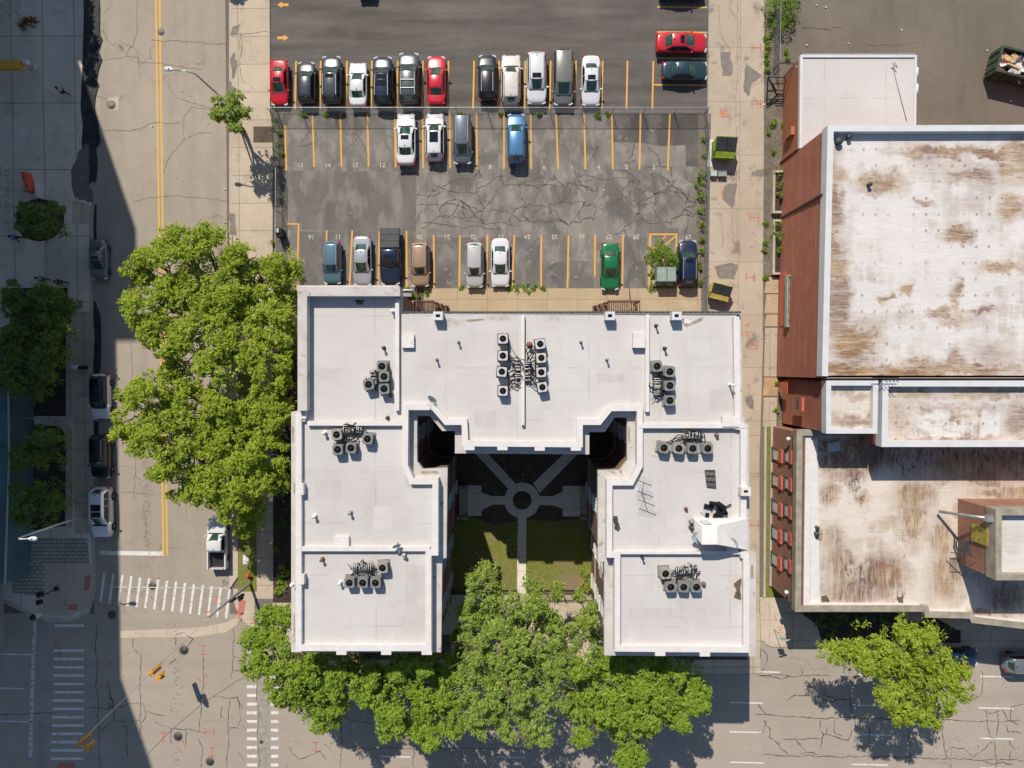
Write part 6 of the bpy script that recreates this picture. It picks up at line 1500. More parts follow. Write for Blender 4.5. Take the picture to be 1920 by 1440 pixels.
car('sedan', 'midgrey', 184, 449, 523, 'down', 'dark silver sedan by the plaza kerb, topmost on the street', roof=('sun',), group=GS)
car('hatch', 'white', 188, 701, 786, 'down', 'white car with a black roof, brushed by the big tree crown', group=GS, roof_mat=MAT['black_glass'])
car('suv', 'black', 189, 815, 897, 'down', 'black suv between two white cars by the kerb', group=GS, roof=('rails',))
car('suv', 'white', 191, 913, 1007, 'down', 'white suv with two dark sunroofs above the stop line', roof=('twin', 'ribs'), group=GS)
car('pickup', 'white', 408, 971, 1066, 'up', 'white pickup truck with an open empty bed, nose under the tree', 'pickup truck', group=GS)
car('suv', 'midgrey', 1243, 1882, 1968, 'right', 'grey suv cut off by the right edge at the main street kerb', along='x', roof=('sun', 'rails'))
car('sedan', 'navy', 1233, 1748, 1834, 'right', 'dark blue car mostly hidden under the tree on the main street', along='x')
# ================================================================== TREES
def leaf_mesh(name, cent, rad, n_per, size, rng, aniso=1.0, up=.95):
    """leaf sprays: many small pointed leaves round each centre"""
    C_ = np.repeat(cent, n_per, axis=0); Rr = np.repeat(rad, n_per)
    n = len(C_); d = rng.normal(size=(n, 3)); d /= np.linalg.norm(d, axis=1)[:, None]
    q = rng.random(n)**.45; P = C_+d*(Rr*q)[:, None]*np.array([1, 1, .62])
    nr = rng.normal(size=(n, 3))*.5+np.array([0, 0, up])+d*.35; nr /= np.linalg.norm(nr, axis=1)[:, None]
    t = d+rng.normal(size=(n, 3))*.7; t -= (t*nr).sum(1)[:, None]*nr; t /= np.linalg.norm(t, axis=1)[:, None]
    b = np.cross(nr, t); s = (size*(.45+1.05*rng.random(n)**1.5))[:, None]
    V = np.empty((n, 4, 3)); V[:, 0] = P-t*s; V[:, 1] = P+b*s*.42; V[:, 2] = P+t*s; V[:, 3] = P-b*s*.42
    V = V.reshape(-1, 3).astype(np.float32)
    me = bpy.data.meshes.new(name); me.vertices.add(4*n); me.vertices.foreach_set('co', V.ravel())
    me.loops.add(4*n); me.loops.foreach_set('vertex_index', np.arange(4*n, dtype=np.int32))
    me.polygons.add(n); me.polygons.foreach_set('loop_start', np.arange(0, 4*n, 4, dtype=np.int32)); me.polygons.foreach_set('loop_total', np.full(n, 4, dtype=np.int32))
    me.update(calc_edges=True); return me
def tree(label, lobes, trunk, ztop, mat, seed, dens=1.0, leaf=.14, clump=.55, group=None, name='street_tree', bark='bark', gap=.04, twigs=0, zlow=.45, cat='tree'):
    """lobes: picture circles (x, y, r) of the crown; ztop height of the crown"""
    rng = np.random.default_rng(seed); rr = random.Random(seed)
    base = U(trunk[0], trunk[1], 0); e = empty(name, (base.x, base.y, 0), label, cat, group)
    cs = []; rs = []; ctr = []
    for (x, y, r, *zz) in lobes:
        zc = zz[0] if zz else ztop*rr.uniform(.80, .95); c = U(x, y, zc); rm = r/19*(1-zc/CAM_H)
        ctr.append((c, rm))
        for k in range(int(8.5*rm*rm*dens*(1-gap*2))):
            a = rr.uniform(0, 6.283); q = math.sqrt(rr.random())*.95; hz = math.sqrt(max(0, 1-q*q))*rm*.45-rm*.35-rr.uniform(0, 1.0)
            cs.append((c.x+math.cos(a)*q*rm, c.y+math.sin(a)*q*rm, max(zc+hz, ztop*zlow*.8))); rs.append(clump*rr.uniform(.7, 1.2))
        # sub-lobes scattered over the dome
        ns = max(5, int(rm*rm*1.75))
        for k in range(ns):
            a = rr.uniform(0, 6.283); q = math.sqrt(rr.random()); sr = rm*rr.uniform(.2, .42) if rm > 1.5 else rm*.5; sr = min(max(sr, .5), 1.3)
            dx, dy = math.cos(a)*q*(rm-sr*.8), math.sin(a)*q*(rm-sr*.8)
            hz = math.sqrt(max(0, 1-q*q))*rm*.5-rm*.15+rr.uniform(-.7, .6)
            m = int(22*sr*sr*dens)+6
            for j in range(m):
                v = np.array([rr.gauss(0, 1), rr.gauss(0, 1), rr.gauss(.55, .8)]); v /= np.linalg.norm(v); v *= sr*rr.uniform(.72, 1.08)
                if rr.random() < gap: continue
                cs.append((c.x+dx+v[0], c.y+dy+v[1], max(zc+hz+v[2]*.8, ztop*zlow*.8))); rs.append(clump*rr.uniform(.3, .75))
    me = leaf_mesh('crown', np.array(cs), np.array(rs), int(24*(clump/.55)), leaf, rng)
    me.materials.append(mat); 
    co = np.empty(len(me.vertices)*3, np.float32); me.vertices.foreach_get('co', co); co = co.reshape(-1, 3)-np.array([base.x, base.y, 0], np.float32); me.vertices.foreach_set('co', co.ravel()); me.update()
    o = bpy.data.objects.new('crown', me); link(o); o.parent = e
    cen = sum((c for c, _ in ctr), Vector())/len(ctr)
    m = MB(); tr = .045*ztop*.5+.08; fork = Vector((base.x*.85+cen.x*.15, base.y*.85+cen.y*.15, ztop*.38))
    m.tube([(base.x, base.y, -.05), (base.x, base.y, .3), tuple((Vector((base.x, base.y, 0))+fork)/2+Vector((.05, 0, 0))), tuple(fork)], [tr*1.5, tr, tr*.85, tr*.7], 10)
    m.build('trunk', MAT[bark], e)
    for c, rm in ctr:
        m = MB(); top = Vector((c.x, c.y, c.z+rm*.1)); mid = fork.lerp(top, .5)+Vector((rr.uniform(-.3, .3), rr.uniform(-.3, .3), -.2+.1*rm))
        m.tube([fork, mid, top], [tr*.5, tr*.34, tr*.12], 7)
        for k in range(4+int(rm)):
            a = rr.uniform(0, 6.28); q = rr.uniform(.5, .95)*rm; tip = Vector((c.x+q*math.cos(a), c.y+q*math.sin(a), c.z+rr.uniform(-.2, .3)*rm)); s = mid.lerp(top, rr.uniform(.1, .9))
            m.tube([s, (s+tip)/2+Vector((rr.uniform(-.3, .3), rr.uniform(-.3, .3), rr.uniform(0, .3))), tip], [tr*.18, tr*.12, .015], 5, cap=False)
        m.build('limb', MAT[bark], e)
    if twigs:
        m = MB()
        for k in range(twigs):
            c, rm = rr.choice(ctr); s = Vector((c.x+rr.uniform(-.7, .7)*rm, c.y+rr.uniform(-.7, .7)*rm, c.z+rm*.35))
            d = Vector((rr.gauss(0, 1), rr.gauss(0, 1), .25)).normalized()
            m.tube([s, s+d*.6+Vector((0, 0, .1)), s+d*1.2+Vector((rr.uniform(-.2, .2), rr.uniform(-.2, .2), .15))], [.03, .022, .01], 4, cap=False)
        m.build('bare_twigs', MAT['twig'], e, kind='stuff')
    return e
LM, LG_, LF, LD, LWD = (MAT[k] for k in ('leaf_lime', 'leaf_green', 'leaf_fresh', 'leaf_dark', 'leaf_weed'))
GT = 'big street trees west of the apartment house'
tree('upper one of the two big lime green trees covering the street', [(300, 500, 48), (345, 462, 42), (400, 470, 50), (455, 490, 34), (290, 575, 50), (350, 545, 55), (425, 555, 58), (495, 520, 48), (525, 500, 36, 9), (360, 620, 55), (450, 640, 60), (285, 620, 34), (510, 610, 45), (540, 560, 26, 9), (505, 680, 45), (400, 690, 36), (540, 640, 22), (250, 560, 20), (545, 510, 24, 8), (470, 560, 40), (320, 455, 34), (385, 440, 28), (255, 510, 28), (530, 590, 30), (330, 660, 34), (260, 600, 24)],
     (462, 600), 12.5, LM, 1, group=GT, leaf=.14)
tree('lower one of the two big lime green trees, touching the white pickup', [(280, 735, 45), (255, 780, 38), (330, 725, 45), (300, 810, 55), (370, 770, 55), (360, 860, 58), (430, 820, 62), (500, 770, 50), (400, 900, 55), (460, 890, 55), (430, 945, 40), (500, 850, 44), (325, 690, 26), (515, 905, 28, 10), (230, 815, 22), (395, 690, 34), (470, 960, 30, 9), (240, 745, 22), (460, 990, 22, 8), (520, 730, 35), (310, 870, 40), (420, 750, 45), (350, 920, 34), (490, 820, 45), (270, 830, 30), (520, 780, 30)],
     (466, 790), 12.5, LM, 2, group=GT, leaf=.14)
GB = 'street trees below the apartment house'
tree('street tree left of and below the lower left roof corner', [(500, 1180, 34, 9), (535, 1160, 28, 8), (515, 1235, 46), (560, 1262, 50), (610, 1265, 48), (530, 1290, 40), (580, 1320, 42), (605, 1345, 34), (650, 1290, 38), (480, 1240, 30), (662, 1250, 22, 9), (630, 1320, 26), (500, 1150, 18, 7), (685, 1275, 24), (590, 1240, 26, 9), (480, 1200, 30), (560, 1300, 40), (640, 1260, 30)],
     (560, 1262), 11, LG_, 3, group=GB)
tree('street tree below the right corner of the left wing, along the main street', [(715, 1290, 40), (760, 1265, 44), (800, 1290, 48), (750, 1330, 46), (810, 1345, 44), (780, 1370, 34), (840, 1300, 40), (830, 1260, 34), (700, 1270, 24), (870, 1270, 30), (810, 1385, 22), (730, 1350, 30), (850, 1350, 34), (790, 1250, 28), (700, 1310, 28)],
     (770, 1262), 10.5, LG_, 4, group=GB)
tree('big tree with fine bare twigs filling the gap below the courtyard', [(905, 1110, 40), (915, 1075, 24, 8), (885, 1160, 32, 9), (940, 1150, 46), (985, 1135, 40), (1020, 1150, 34, 9), (940, 1215, 55), (1010, 1210, 55), (890, 1215, 34), (1070, 1195, 38, 9), (960, 1280, 55), (1030, 1290, 50), (905, 1300, 48), (880, 1260, 36), (1100, 1160, 22, 7), (950, 1350, 44), (1000, 1365, 40), (900, 1350, 34), (1050, 1250, 40), (1040, 1110, 16, 6), (1000, 1105, 22, 7)],
     (975, 1235), 11.5, LF, 5, group=GB, twigs=160, gap=.10, name='street_tree')
tree('rightmost street tree along the main street below the right wing', [(1100, 1245, 44), (1150, 1255, 44), (1200, 1262, 48), (1250, 1270, 46), (1290, 1290, 38), (1310, 1315, 24), (1110, 1300, 46), (1170, 1320, 52), (1230, 1320, 46), (1270, 1340, 30), (1130, 1350, 42), (1190, 1380, 42), (1170, 1410, 30), (1200, 1420, 22), (1090, 1330, 34), (1215, 1360, 26), (1090, 1385, 24), (1280, 1310, 34), (1140, 1330, 40), (1200, 1300, 40)],
     (1180, 1262), 11, LG_, 6, group=GB)
tree('lone lime green street tree in front of the low brick building', [(1560, 1220, 26, 8), (1590, 1225, 30, 8.5), (1640, 1215, 42), (1690, 1215, 46), (1740, 1225, 46), (1770, 1260, 44), (1720, 1275, 52), (1670, 1270, 46), (1790, 1290, 26), (1710, 1320, 40), (1690, 1345, 22), (1765, 1315, 30), (1660, 1310, 22, 9), (1700, 1185, 24), (1610, 1240, 28), (1740, 1190, 26), (1650, 1245, 36), (1795, 1250, 26), (1730, 1340, 26)],
     (1700, 1205), 9.5, LM, 7, name='street_tree', leaf=.14, dens=.72, gap=.08)
tree('small sparse street tree beside the lamp post at the upper lot', [(420, 195, 20), (445, 190, 20), (430, 215, 24), (410, 215, 14), (455, 212, 16), (440, 235, 16)], (458, 246), 6.0, LF, 8, dens=.9, clump=.42, gap=.30, leaf=.13)
tree('thin shrub like tree at the courtyard fence corner', [(1085, 1120, 12, 4.5), (1110, 1140, 16, 4.5), (1100, 1165, 20, 5), (1115, 1190, 16, 5)], (1105, 1160), 5.5, LF, 9, dens=.7, clump=.4, gap=.35, leaf=.13)
tree('young tree beside the left wing facade in the courtyard mouth', [(862, 1195, 16, 6), (858, 1225, 22, 6.5), (878, 1240, 20, 7)], (868, 1205), 7, LG_, 10, dens=.9, clump=.45)
# shaded trees on the plaza
GP = 'trees on the shaded plaza'
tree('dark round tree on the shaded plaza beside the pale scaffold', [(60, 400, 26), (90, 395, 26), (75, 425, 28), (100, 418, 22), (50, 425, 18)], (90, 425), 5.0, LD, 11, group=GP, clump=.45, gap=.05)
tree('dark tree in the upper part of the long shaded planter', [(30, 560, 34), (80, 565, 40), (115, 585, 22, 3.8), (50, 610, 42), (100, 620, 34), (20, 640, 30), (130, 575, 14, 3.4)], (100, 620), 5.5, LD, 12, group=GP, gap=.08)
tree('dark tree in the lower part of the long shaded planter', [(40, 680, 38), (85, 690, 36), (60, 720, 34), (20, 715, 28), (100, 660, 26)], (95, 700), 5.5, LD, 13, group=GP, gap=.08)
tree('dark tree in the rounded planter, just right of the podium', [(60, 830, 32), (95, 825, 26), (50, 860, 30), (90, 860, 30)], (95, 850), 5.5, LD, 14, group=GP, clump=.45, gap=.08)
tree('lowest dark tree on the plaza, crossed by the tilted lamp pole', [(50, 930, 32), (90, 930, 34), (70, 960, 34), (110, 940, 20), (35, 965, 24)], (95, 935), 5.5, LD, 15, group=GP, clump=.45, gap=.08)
# street-edge tree out of frame whose shade falls on the street
tree('tree beyond the top edge shading the upper left kerb', [(-10, -230, 30), (0, -190, 26), (5, -150, 18), (-5, -110, 14), (-15, -270, 30)], (60, -140), 9, LD, 16, clump=.5, gap=.15)
tree('small tree beyond the top edge shading the sidewalk', [(360, -170, 16), (378, -172, 12)], (400, -120), 6, LF, 17, clump=.45, gap=.2)
# bushes
def bush(label, blobs, seed, mat=LWD, h=.8, dens=1.0, leaf=.11, clump=.28, name='bush', group=None, kind=None, cat='bush'):
    rng = np.random.default_rng(seed); rr = random.Random(seed); cs = []; rs = []
    for x, y, r, *hh in blobs:
        H_ = hh[0] if hh else h; rm = r/19
        for k in range(int(22*rm*rm*dens)+5):
            a = rr.uniform(0, 6.28); q = math.sqrt(rr.random())*rm; c = U(x, y, H_*.5)
            cs.append((c.x+q*math.cos(a), c.y+q*math.sin(a), .08+H_*rr.random()*math.sqrt(max(.1, 1-(q/rm)**2)))); rs.append(clump*rr.uniform(.6, 1.2))
    cs = np.array(cs); org_ = Vector((cs[:, 0].mean(), cs[:, 1].mean(), 0)); cs -= np.array([org_.x, org_.y, 0])
    me = leaf_mesh(name, cs, np.array(rs), 16, leaf, rng); me.materials.append(mat); o = bpy.data.objects.new(name, me); o.location = org_; link(o)
    return tag(o, label, cat, group, kind)
bush('round clipped yellow green bush at the end of the courtyard fence', [(1101, 1101, 12)], 31, LM, 1.1, 2.2, group=None)
bush('small dark green bush above the clipped one in the courtyard', [(1098, 1078, 8)], 32, LG_, .9, 2)
bush('tall weedy bush against the alley side of the old lot fence', [(1317, 325, 9), (1315, 345, 10), (1318, 365, 8), (1315, 395, 7), (1318, 420, 5)], 33, LWD, 1.0)
bush('low weeds along the lower half of the fence by the navy suv', [(1316, 470, 5), (1314, 500, 5), (1315, 530, 5), (1318, 450, 4)], 34, LWD, .4)
bush('ivy filling the upper planter against the tall brick wall', [(1463, 322, 9), (1460, 345, 10), (1466, 365, 9), (1476, 385, 8)], 35, LWD, 1.2)
bush('ivy filling the lower planter against the tall brick wall', [(1460, 425, 9), (1463, 445, 10), (1466, 468, 9), (1458, 440, 8)], 36, LWD, 1.2)
bush('large overgrown bush at the top right along the alley fence', [(1450, 5, 16, 2.0), (1470, 0, 20, 2.4), (1485, 15, 16, 2), (1455, 30, 14, 1.8), (1478, 38, 16, 2), (1460, 52, 12, 1.6), (1488, -10, 16, 2)], 37, LWD, 2, dens=1.0, clump=.36)
bush('low weeds growing at the left of the fenced alley edge', [(1439, 70, 5), (1440, 85, 6), (1437, 100, 5), (1438, 132, 5), (1438, 115, 3)], 38, LWD, .5)
bush('leafy shrub sprawling over the pale green utility box', [(1236, 465, 16, 1.8), (1250, 478, 18, 2.0), (1228, 488, 14, 1.8), (1258, 492, 14, 1.7), (1268, 485, 12, 1.6), (1232, 475, 12, 2)], 39, LWD, 1.9, dens=1.0, clump=.34)
bush('creeper along the foot of the pale green utility box', [(1222, 515, 5), (1226, 535, 5), (1245, 538, 5), (1262, 535, 5), (1264, 505, 5)], 40, LWD, .6)
bush('scrubby plants between the brick corner and the tan suv', [(776, 553, 6), (783, 556, 6), (768, 560, 5), (762, 545, 4), (800, 548, 3)], 41, LWD, .5)
bush('low plants in the bed beside the left wing and corner sidewalk', [(522, 1085, 8), (530, 1100, 8), (520, 1110, 7), (535, 1075, 6), (528, 1062, 5)], 42, LG_, .7)
bush('scattered weeds along the edge of the walk below the empty bays', [(955, 539, 5), (985, 535, 5), (1000, 540, 5), (990, 545, 4), (968, 541, 4), (1020, 541, 3), (866, 541, 4), (1220, 541, 4)], 43, LWD, .25, kind='stuff', cat='weeds', name='weeds')
bush('sparse weeds in the strips beside the fences', [(515, 225, 4), (525, 250, 4), (520, 270, 4), (528, 290, 4), (512, 240, 3), (612, 214, 3), (570, 214, 4), (938, 214, 3), (1010, 214, 4), (1120, 216, 5), (1140, 213, 4), (862, 214, 4), (512, 455, 3),
     (1436, 420, 3), (1433, 470, 3), (1436, 520, 3), (1450, 230, 3), (1470, 235, 3), (1442, 250, 3), (1450, 285, 3), (1456, 720, 2), (1456, 770, 2), (1474, 95, 4), (1476, 110, 3), (1448, 235, 3), (1319, 260, 3), (1320, 290, 4), (1434, 455, 3)], 44, LWD, .22, kind='stuff', cat='weeds', name='weeds')
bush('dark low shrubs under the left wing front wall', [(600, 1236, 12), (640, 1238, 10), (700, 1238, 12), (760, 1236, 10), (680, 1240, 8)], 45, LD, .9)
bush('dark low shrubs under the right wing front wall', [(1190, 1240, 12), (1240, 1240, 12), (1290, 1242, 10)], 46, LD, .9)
bush('rust red shrub at the top of the shaded plaza', [(52, 40, 9), (44, 46, 8), (60, 38, 6)], 47, leaf_mat('rust_leaf', (.16, .035, .012), (.24, .06, .02), (.30, .10, .03)), 1.0)
bush('grass and ivy tufts in the mulch beside the left wing', [(520, 930, 6), (530, 980, 7), (522, 1030, 6), (535, 900, 7), (525, 870, 6)], 48, LD, .4)

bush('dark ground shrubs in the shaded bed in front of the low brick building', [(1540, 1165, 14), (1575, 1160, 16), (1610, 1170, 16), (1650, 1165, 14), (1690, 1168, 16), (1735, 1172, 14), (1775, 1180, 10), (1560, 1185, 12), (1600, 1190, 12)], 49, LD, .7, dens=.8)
# ================================================================== STREET FURNITURE
def lamp(bx, by, zt, head, label, r=.09, mat='steel'):
    b = U(bx, by); e = empty('street_lamp', (b.x, b.y, 0), label, 'street lamp', 'street lamps')
    MB().tube([(b.x, b.y, 0), (b.x, b.y, zt*.5), (b.x, b.y, zt)], [r*1.3, r, r*.75], 10).build('pole', MAT[mat], e)
    h = U(head[0], head[1], zt+.25); t = Vector((b.x, b.y, zt))
    MB().tube([t, t.lerp(h, .4)+Vector((0, 0, .25)), h], .05, 8).build('arm', MAT[mat], e)
    d = (h-t); d.z = 0; d.normalize(); m = MB(); a = math.atan2(d.y, d.x)
    vs = []; fs = []; N = 16; c = h+d*.35
    for j, (q, z) in enumerate(((1, 0), (1, .05), (.7, .12), (.1, .15))):
        for k in range(N): t_ = 2*math.pi*k/N; p = Matrix.Rotation(a, 3, 'Z') @ Vector((.42*q*math.cos(t_), .19*q*math.sin(t_)*(1+.25*math.cos(t_)), z)); vs.append(c+p)
    for j in range(3):
        for k in range(N): fs.append((j*N+k, j*N+(k+1) % N, (j+1)*N+(k+1) % N, (j+1)*N+k))
    fs.append(tuple(range(N))[::-1]); fs.append(tuple(3*N+k for k in range(N))); m.add(vs, fs, True); m.build('lamp_head', MAT['white_plain'], e)
    MB().tube([c+Vector((0, 0, .14)), c+Vector((0, 0, .2))], .06, 8).build('photocell', MAT['dark_grey'], e)
    return e
lamp(439, 205, 8.1, (325, 131), 'grey street lamp whose arm reaches over the right lane near the small tree')
lamp(163, 965, 9.4, (54, 1010), 'grey street lamp rising from the kerb behind the white suv, tilted across the plaza', mat='white_plain')
lamp(140, 929, 1.6, (141, 931), 'short pale post lamp at the edge of the long planter', r=.05) if False else None
# signal pole with hanging heads and span wire
b = U(470, 1093); zt = 9.1; e = empty('signal_pole', (b.x, b.y, 0), 'tall dark grey signal pole on the corner grass left of the apartment house', 'signal pole')
MB().tube([(b.x, b.y, 0), (b.x, b.y, .4), (b.x, b.y, zt)], [.17, .15, .11], 12).build('pole', MAT['steel_dull'], e)
MB().tube([(b.x, b.y, 0), (b.x, b.y, .12)], .28, 10).build('base_plate', MAT['steel_dull'], e)
def signal_head(loc, n, rz, mat, par=None, label=None, group=None, tilt=None):
    m = MB(); x, y, z = loc
    for k in range(n): m.box((x, y, z-.32*k), (.32, .26, .30), rz)
    for k in range(n):
        d = Vector((math.sin(rz), -math.cos(rz), 0)); c = Vector((x, y, z-.32*k))+d*.22; m.box(c+Vector((0, 0, .13)), (.26, .22, .03), rz)
    return m
m = signal_head((b.x+.35, b.y-.25, 3.6), 3, .3, None); m.build('signal_head', MAT['black_metal'], e); m = signal_head((b.x-.3, b.y-.4, 4.0), 3, 1.7, None); m.build('signal_head', MAT['black_metal'], e)
MB().bar((b.x-.35, b.y, 4.0), (b.x+.4, b.y, 3.9), .08, .08).build('bracket', MAT['steel_dull'], e)
wa = Vector((b.x, b.y, 8.6)); s1 = U(281, 1264, 5.9); s2 = U(146, 1396, 5.8); far = U(20, 1520, 8.5)
m = MB(); m.tube([wa, wa.lerp(s1, .5)+Vector((0, 0, -.2)), s1+Vector((0, 0, .3)), (s1+s2)/2+Vector((0, 0, .05)), s2+Vector((0, 0, .3)), s2.lerp(far, .5), far], .02, 5)
m.build('span_wire', MAT['steel'], org=tuple(wa), label='thin wire stretched across the crossing and carrying the yellow signals', cat='wire')
for nm, s, lab in (('a', s1, 'yellow traffic signal cluster hanging over the middle of the crossing'), ('b', s2, 'yellow traffic signal cluster hanging near the bottom left over the shaded crosswalk')):
    e = empty('traffic_signal', (s.x, s.y, s.z-1), lab, 'traffic signal', 'yellow traffic signals on the wire')
    d1 = R(42)
    for off, n, w in (((-.05, .05), 5, .36), ((.62, -.42), 3, .36)):
        h = MB(); c = Vector((s.x+off[0], s.y+off[1], s.z-.1)); h.box(c-Vector((0, 0, .17*n)), (w, .26, .35*n), d1)
        for j in range(n):
            p = c-Vector((0, 0, .17+.35*j)); h.box(p+Vector((math.sin(d1)*.24, -math.cos(d1)*.24, .12)), (.28, .24, .04), d1); h.box(p+Vector((math.cos(d1)*.22, math.sin(d1)*.22, .0)), (.12, .28, .24), d1)
        o = h.build('signal_head', MAT['signal_yellow'], e)
    h = MB().bar((s.x, s.y, s.z+.3), (s.x, s.y, s.z-.1), .06, .06); h.bar((s.x-.1, s.y+.1, s.z-.05), (s.x+.62, s.y-.42, s.z-.05), .07, .05); h.build('hanger', MAT['signal_yellow'], e)
# pedestrian signal on the plaza corner
b = U(108, 1103); e = empty('pedestrian_signal', (b.x, b.y, 0), 'short green pole with black pedestrian signal boxes on the shaded plaza corner', 'pedestrian signal')
MB().tube([(b.x, b.y, .1), (b.x, b.y, 2.9)], .06, 8).build('pole', MAT['bin_green'], e); MB().box((b.x, b.y, .15), (.45, .45, .1), .2).build('base_plate', MAT['bin_green'], e)
for x, y, z in ((75, 1114, 2.7), (74, 1129, 2.6)):
    c = U(x, y, z); MB().box(c, (.42, .42, .45), .15).build('signal_head', MAT['black_metal'], e)
# bin on the kerb
b = U(79, 1149); e = empty('litter_bin', (b.x, b.y, .1), 'white round litter bin with a dark top on the kerb of the plaza corner', 'litter bin')
MB().tube([(b.x, b.y, .1), (b.x, b.y, 1.25)], .28, 18).build('drum', MAT['white_plain'], e); MB().tube([(b.x, b.y, 1.25), (b.x, b.y, 1.34)], .30, 18).build('lid', MAT['black_metal'], e)
# hydrant, cover plate
b = U(469, 1077); e = empty('fire_hydrant', (b.x, b.y, .13), 'red fire hydrant in the grass verge near the signal pole', 'fire hydrant')
MB().tube([(b.x, b.y, .13), (b.x, b.y, .55), (b.x, b.y, .75), (b.x, b.y, .82)], [.16, .15, .13, .04], 12).build('barrel', MAT['hydrant_red'], e)
MB().tube([(b.x-.28, b.y, .5), (b.x+.28, b.y, .5)], .08, 10).build('side_outlet', MAT['hydrant_red'], e); MB().tube([(b.x, b.y, .5), (b.x+.05, b.y-.26, .5)], .09, 10).build('front_outlet', MAT['hydrant_red'], e)
MB().prism(UP([(455, 1041), (466, 1041), (466, 1058), (455, 1058)], .2), .1, .17).build('utility_cover', MAT['debris_white'], org=(U(460, 1050).x, U(460, 1050).y, .1), label='pale rectangular utility cover set in the grass verge', cat='cover')
MB().box((U(150, 688).x, U(150, 688).y, .55), (.35, .35, 1.0)).build('parking_meter_box', MAT['white_plain'], org=(U(150, 688).x, U(150, 688).y, .1), label='small pale box on the shaded sidewalk above the white car with black roof', cat='box')
MB().box((U(159, 689).x, U(159, 689).y, .35), (.75, .35, .5)).build('street_bench', MAT['black_metal'], org=(U(159, 689).x, U(159, 689).y, .1), label='short black bench block beside the small pale box on the shaded sidewalk', cat='bench')
# street sign at the alley mouth
b = U(1451, 1179); e = empty('street_sign', (b.x, b.y, .1), 'thin pole with a square sign at the alley mouth', 'sign')
MB().tube([(b.x, b.y, .1), (b.x, b.y, 2.9)], .03, 8).build('pole', MAT['steel_dull'], e); MB().box((b.x, b.y-.03, 2.45), (.62, .03, .62), 0).build('panel', MAT['box_green'], e); MB().box((b.x+.05, b.y-.03, 2.9), (.8, .03, .16), .3).build('name_blade', MAT['dish'], e)
# fences
def fence(pts, h, label, mat='steel', post=3.0, mesh=True, name='chain_link_fence', bright_rail=True, z0=0.0, pitch=.22):
    P = [U(x, y) for x, y in pts]; e = empty(name, (P[0].x, P[0].y, 0), label, 'fence')
    rail = MB(); mm = MB(); posts = []
    for a, b_ in zip(P[:-1], P[1:]):
        L = (b_-a).length; n = max(1, round(L/post))
        for k in range(n+1):
            p = a.lerp(b_, k/n)
            if not posts or (posts[-1]-p).length > .3: posts.append(p)
        u = Vector((0, 0, 1)); rail.bar(a+u*h, b_+u*h, .035, .035); rail.bar(a+u*.1, b_+u*.1, .015, .015)
        if mesh:
            d = (b_-a)/L; k = -h
            while k < L:
                for s in (0, 1):
                    t0, t1 = max(0, k), min(L, k+h)
                    if t1 > t0:
                        za, zb = (t0-k), (t1-k)
                        if s: za, zb = h-za, h-zb
                        mm.bar(a+d*t0+u*(z0+za*.97+.02), a+d*t1+u*(z0+zb*.97+.02), .010, .010)
                k += pitch
    rail.build('top_rail', MAT[mat], e)
    if mesh: mm.build('wire_mesh', MAT['steel_dull'], e)
    for p in posts: MB().tube([p, p+Vector((0, 0, h+.05))], .035, 8).build('post', MAT[mat if mat != 'steel' else 'steel_dull'], e)
    return e
fence([(510, 213), (1322, 213)], 1.62, 'long chain link fence dividing the two parking lots')
fence([(1320, 213), (1320, 240), (1322, 268), (1318, 585)], 1.6, 'chain link fence between the numbered lot and the alley')
fence([(522, 213), (524, 328)], 1.75, 'short upper chain link fence at the left edge of the numbered lot', mat='black_metal', post=2.3)
f4 = fence([(528, 323), (528, 480)], 1.75, 'lower chain link fence with bright top rail left of the numbered lot', mat='steel', post=2.0)
fence([(1452, -30), (1450, 30), (1449, 130)], 1.9, 'chain link fence overgrown with plants at the top right of the alley', post=3)
# fence braces (dark diagonals)
b = U(530, 440); e = empty('meter_cabinet', (b.x, b.y, 0), 'dark cabinet with pale lamp on the left fence near the big tree', 'cabinet')
MB().box((b.x, b.y, .7), (.55, .8, 1.4)).build('casing', MAT['black_metal'], e); MB().box((b.x, b.y+.1, 1.5), (.32, .4, .2)).build('lamp', MAT['dish'], e)
b0 = U(1105, 1105)
def iron_fence(x0, x1, y, h, label):
    a, b_ = U(x0, y), U(x1, y); e = empty('iron_fence', (a.x, a.y, 0), label, 'fence'); L = (b_-a).length
    r = MB(); 
    for z in (.15, h-.25, h-.08): r.bar(a+Vector((0, 0, z)), b_+Vector((0, 0, z)), .05, .05)
    r.build('rail', MAT['black_metal'], e)
    m = MB(); n = int(L/.14)
    for k in range(n): p = a.lerp(b_, (k+.5)/n); m.bar(p+Vector((0, 0, .1)), p+Vector((0, 0, h)), .022, .022)
    m.build('pickets', MAT['black_metal'], e)
    n = max(1, int(L/2.3))
    for k in range(n+1): p = a.lerp(b_, k/n); MB().bar(p, p+Vector((0, 0, h+.1)), .09, .09).build('post', MAT['black_metal'], e)
iron_fence(990, 1118, 1106, 1.45, 'black iron picket fence across the courtyard mouth, right of the path')
iron_fence(850, 968, 1106, 1.45, 'black iron picket fence across the courtyard mouth, left of the path, mostly under leaves')
# planters against the tall wall
for y0, y1, lab in ((320, 400, 'upper raised planter box at the foot of the tall brick wall'), (412, 515, 'lower raised planter box at the foot of the tall brick wall')):
    P = UP([(1449, y0), (1472, y0), (1470, y1), (1448, y1)], .4); c = U(1460, (y0+y1)/2); e = empty('raised_planter', (c.x, c.y, 0), lab, 'planter', 'planters at the tall wall')
    MB().wall(inset(P, .1), .2, 0, .55, closed=True).build('kerb_wall', MAT['limestone'], e); MB().sheet(inset(P, .15), .35).build('soil', MAT['mulch'], e)
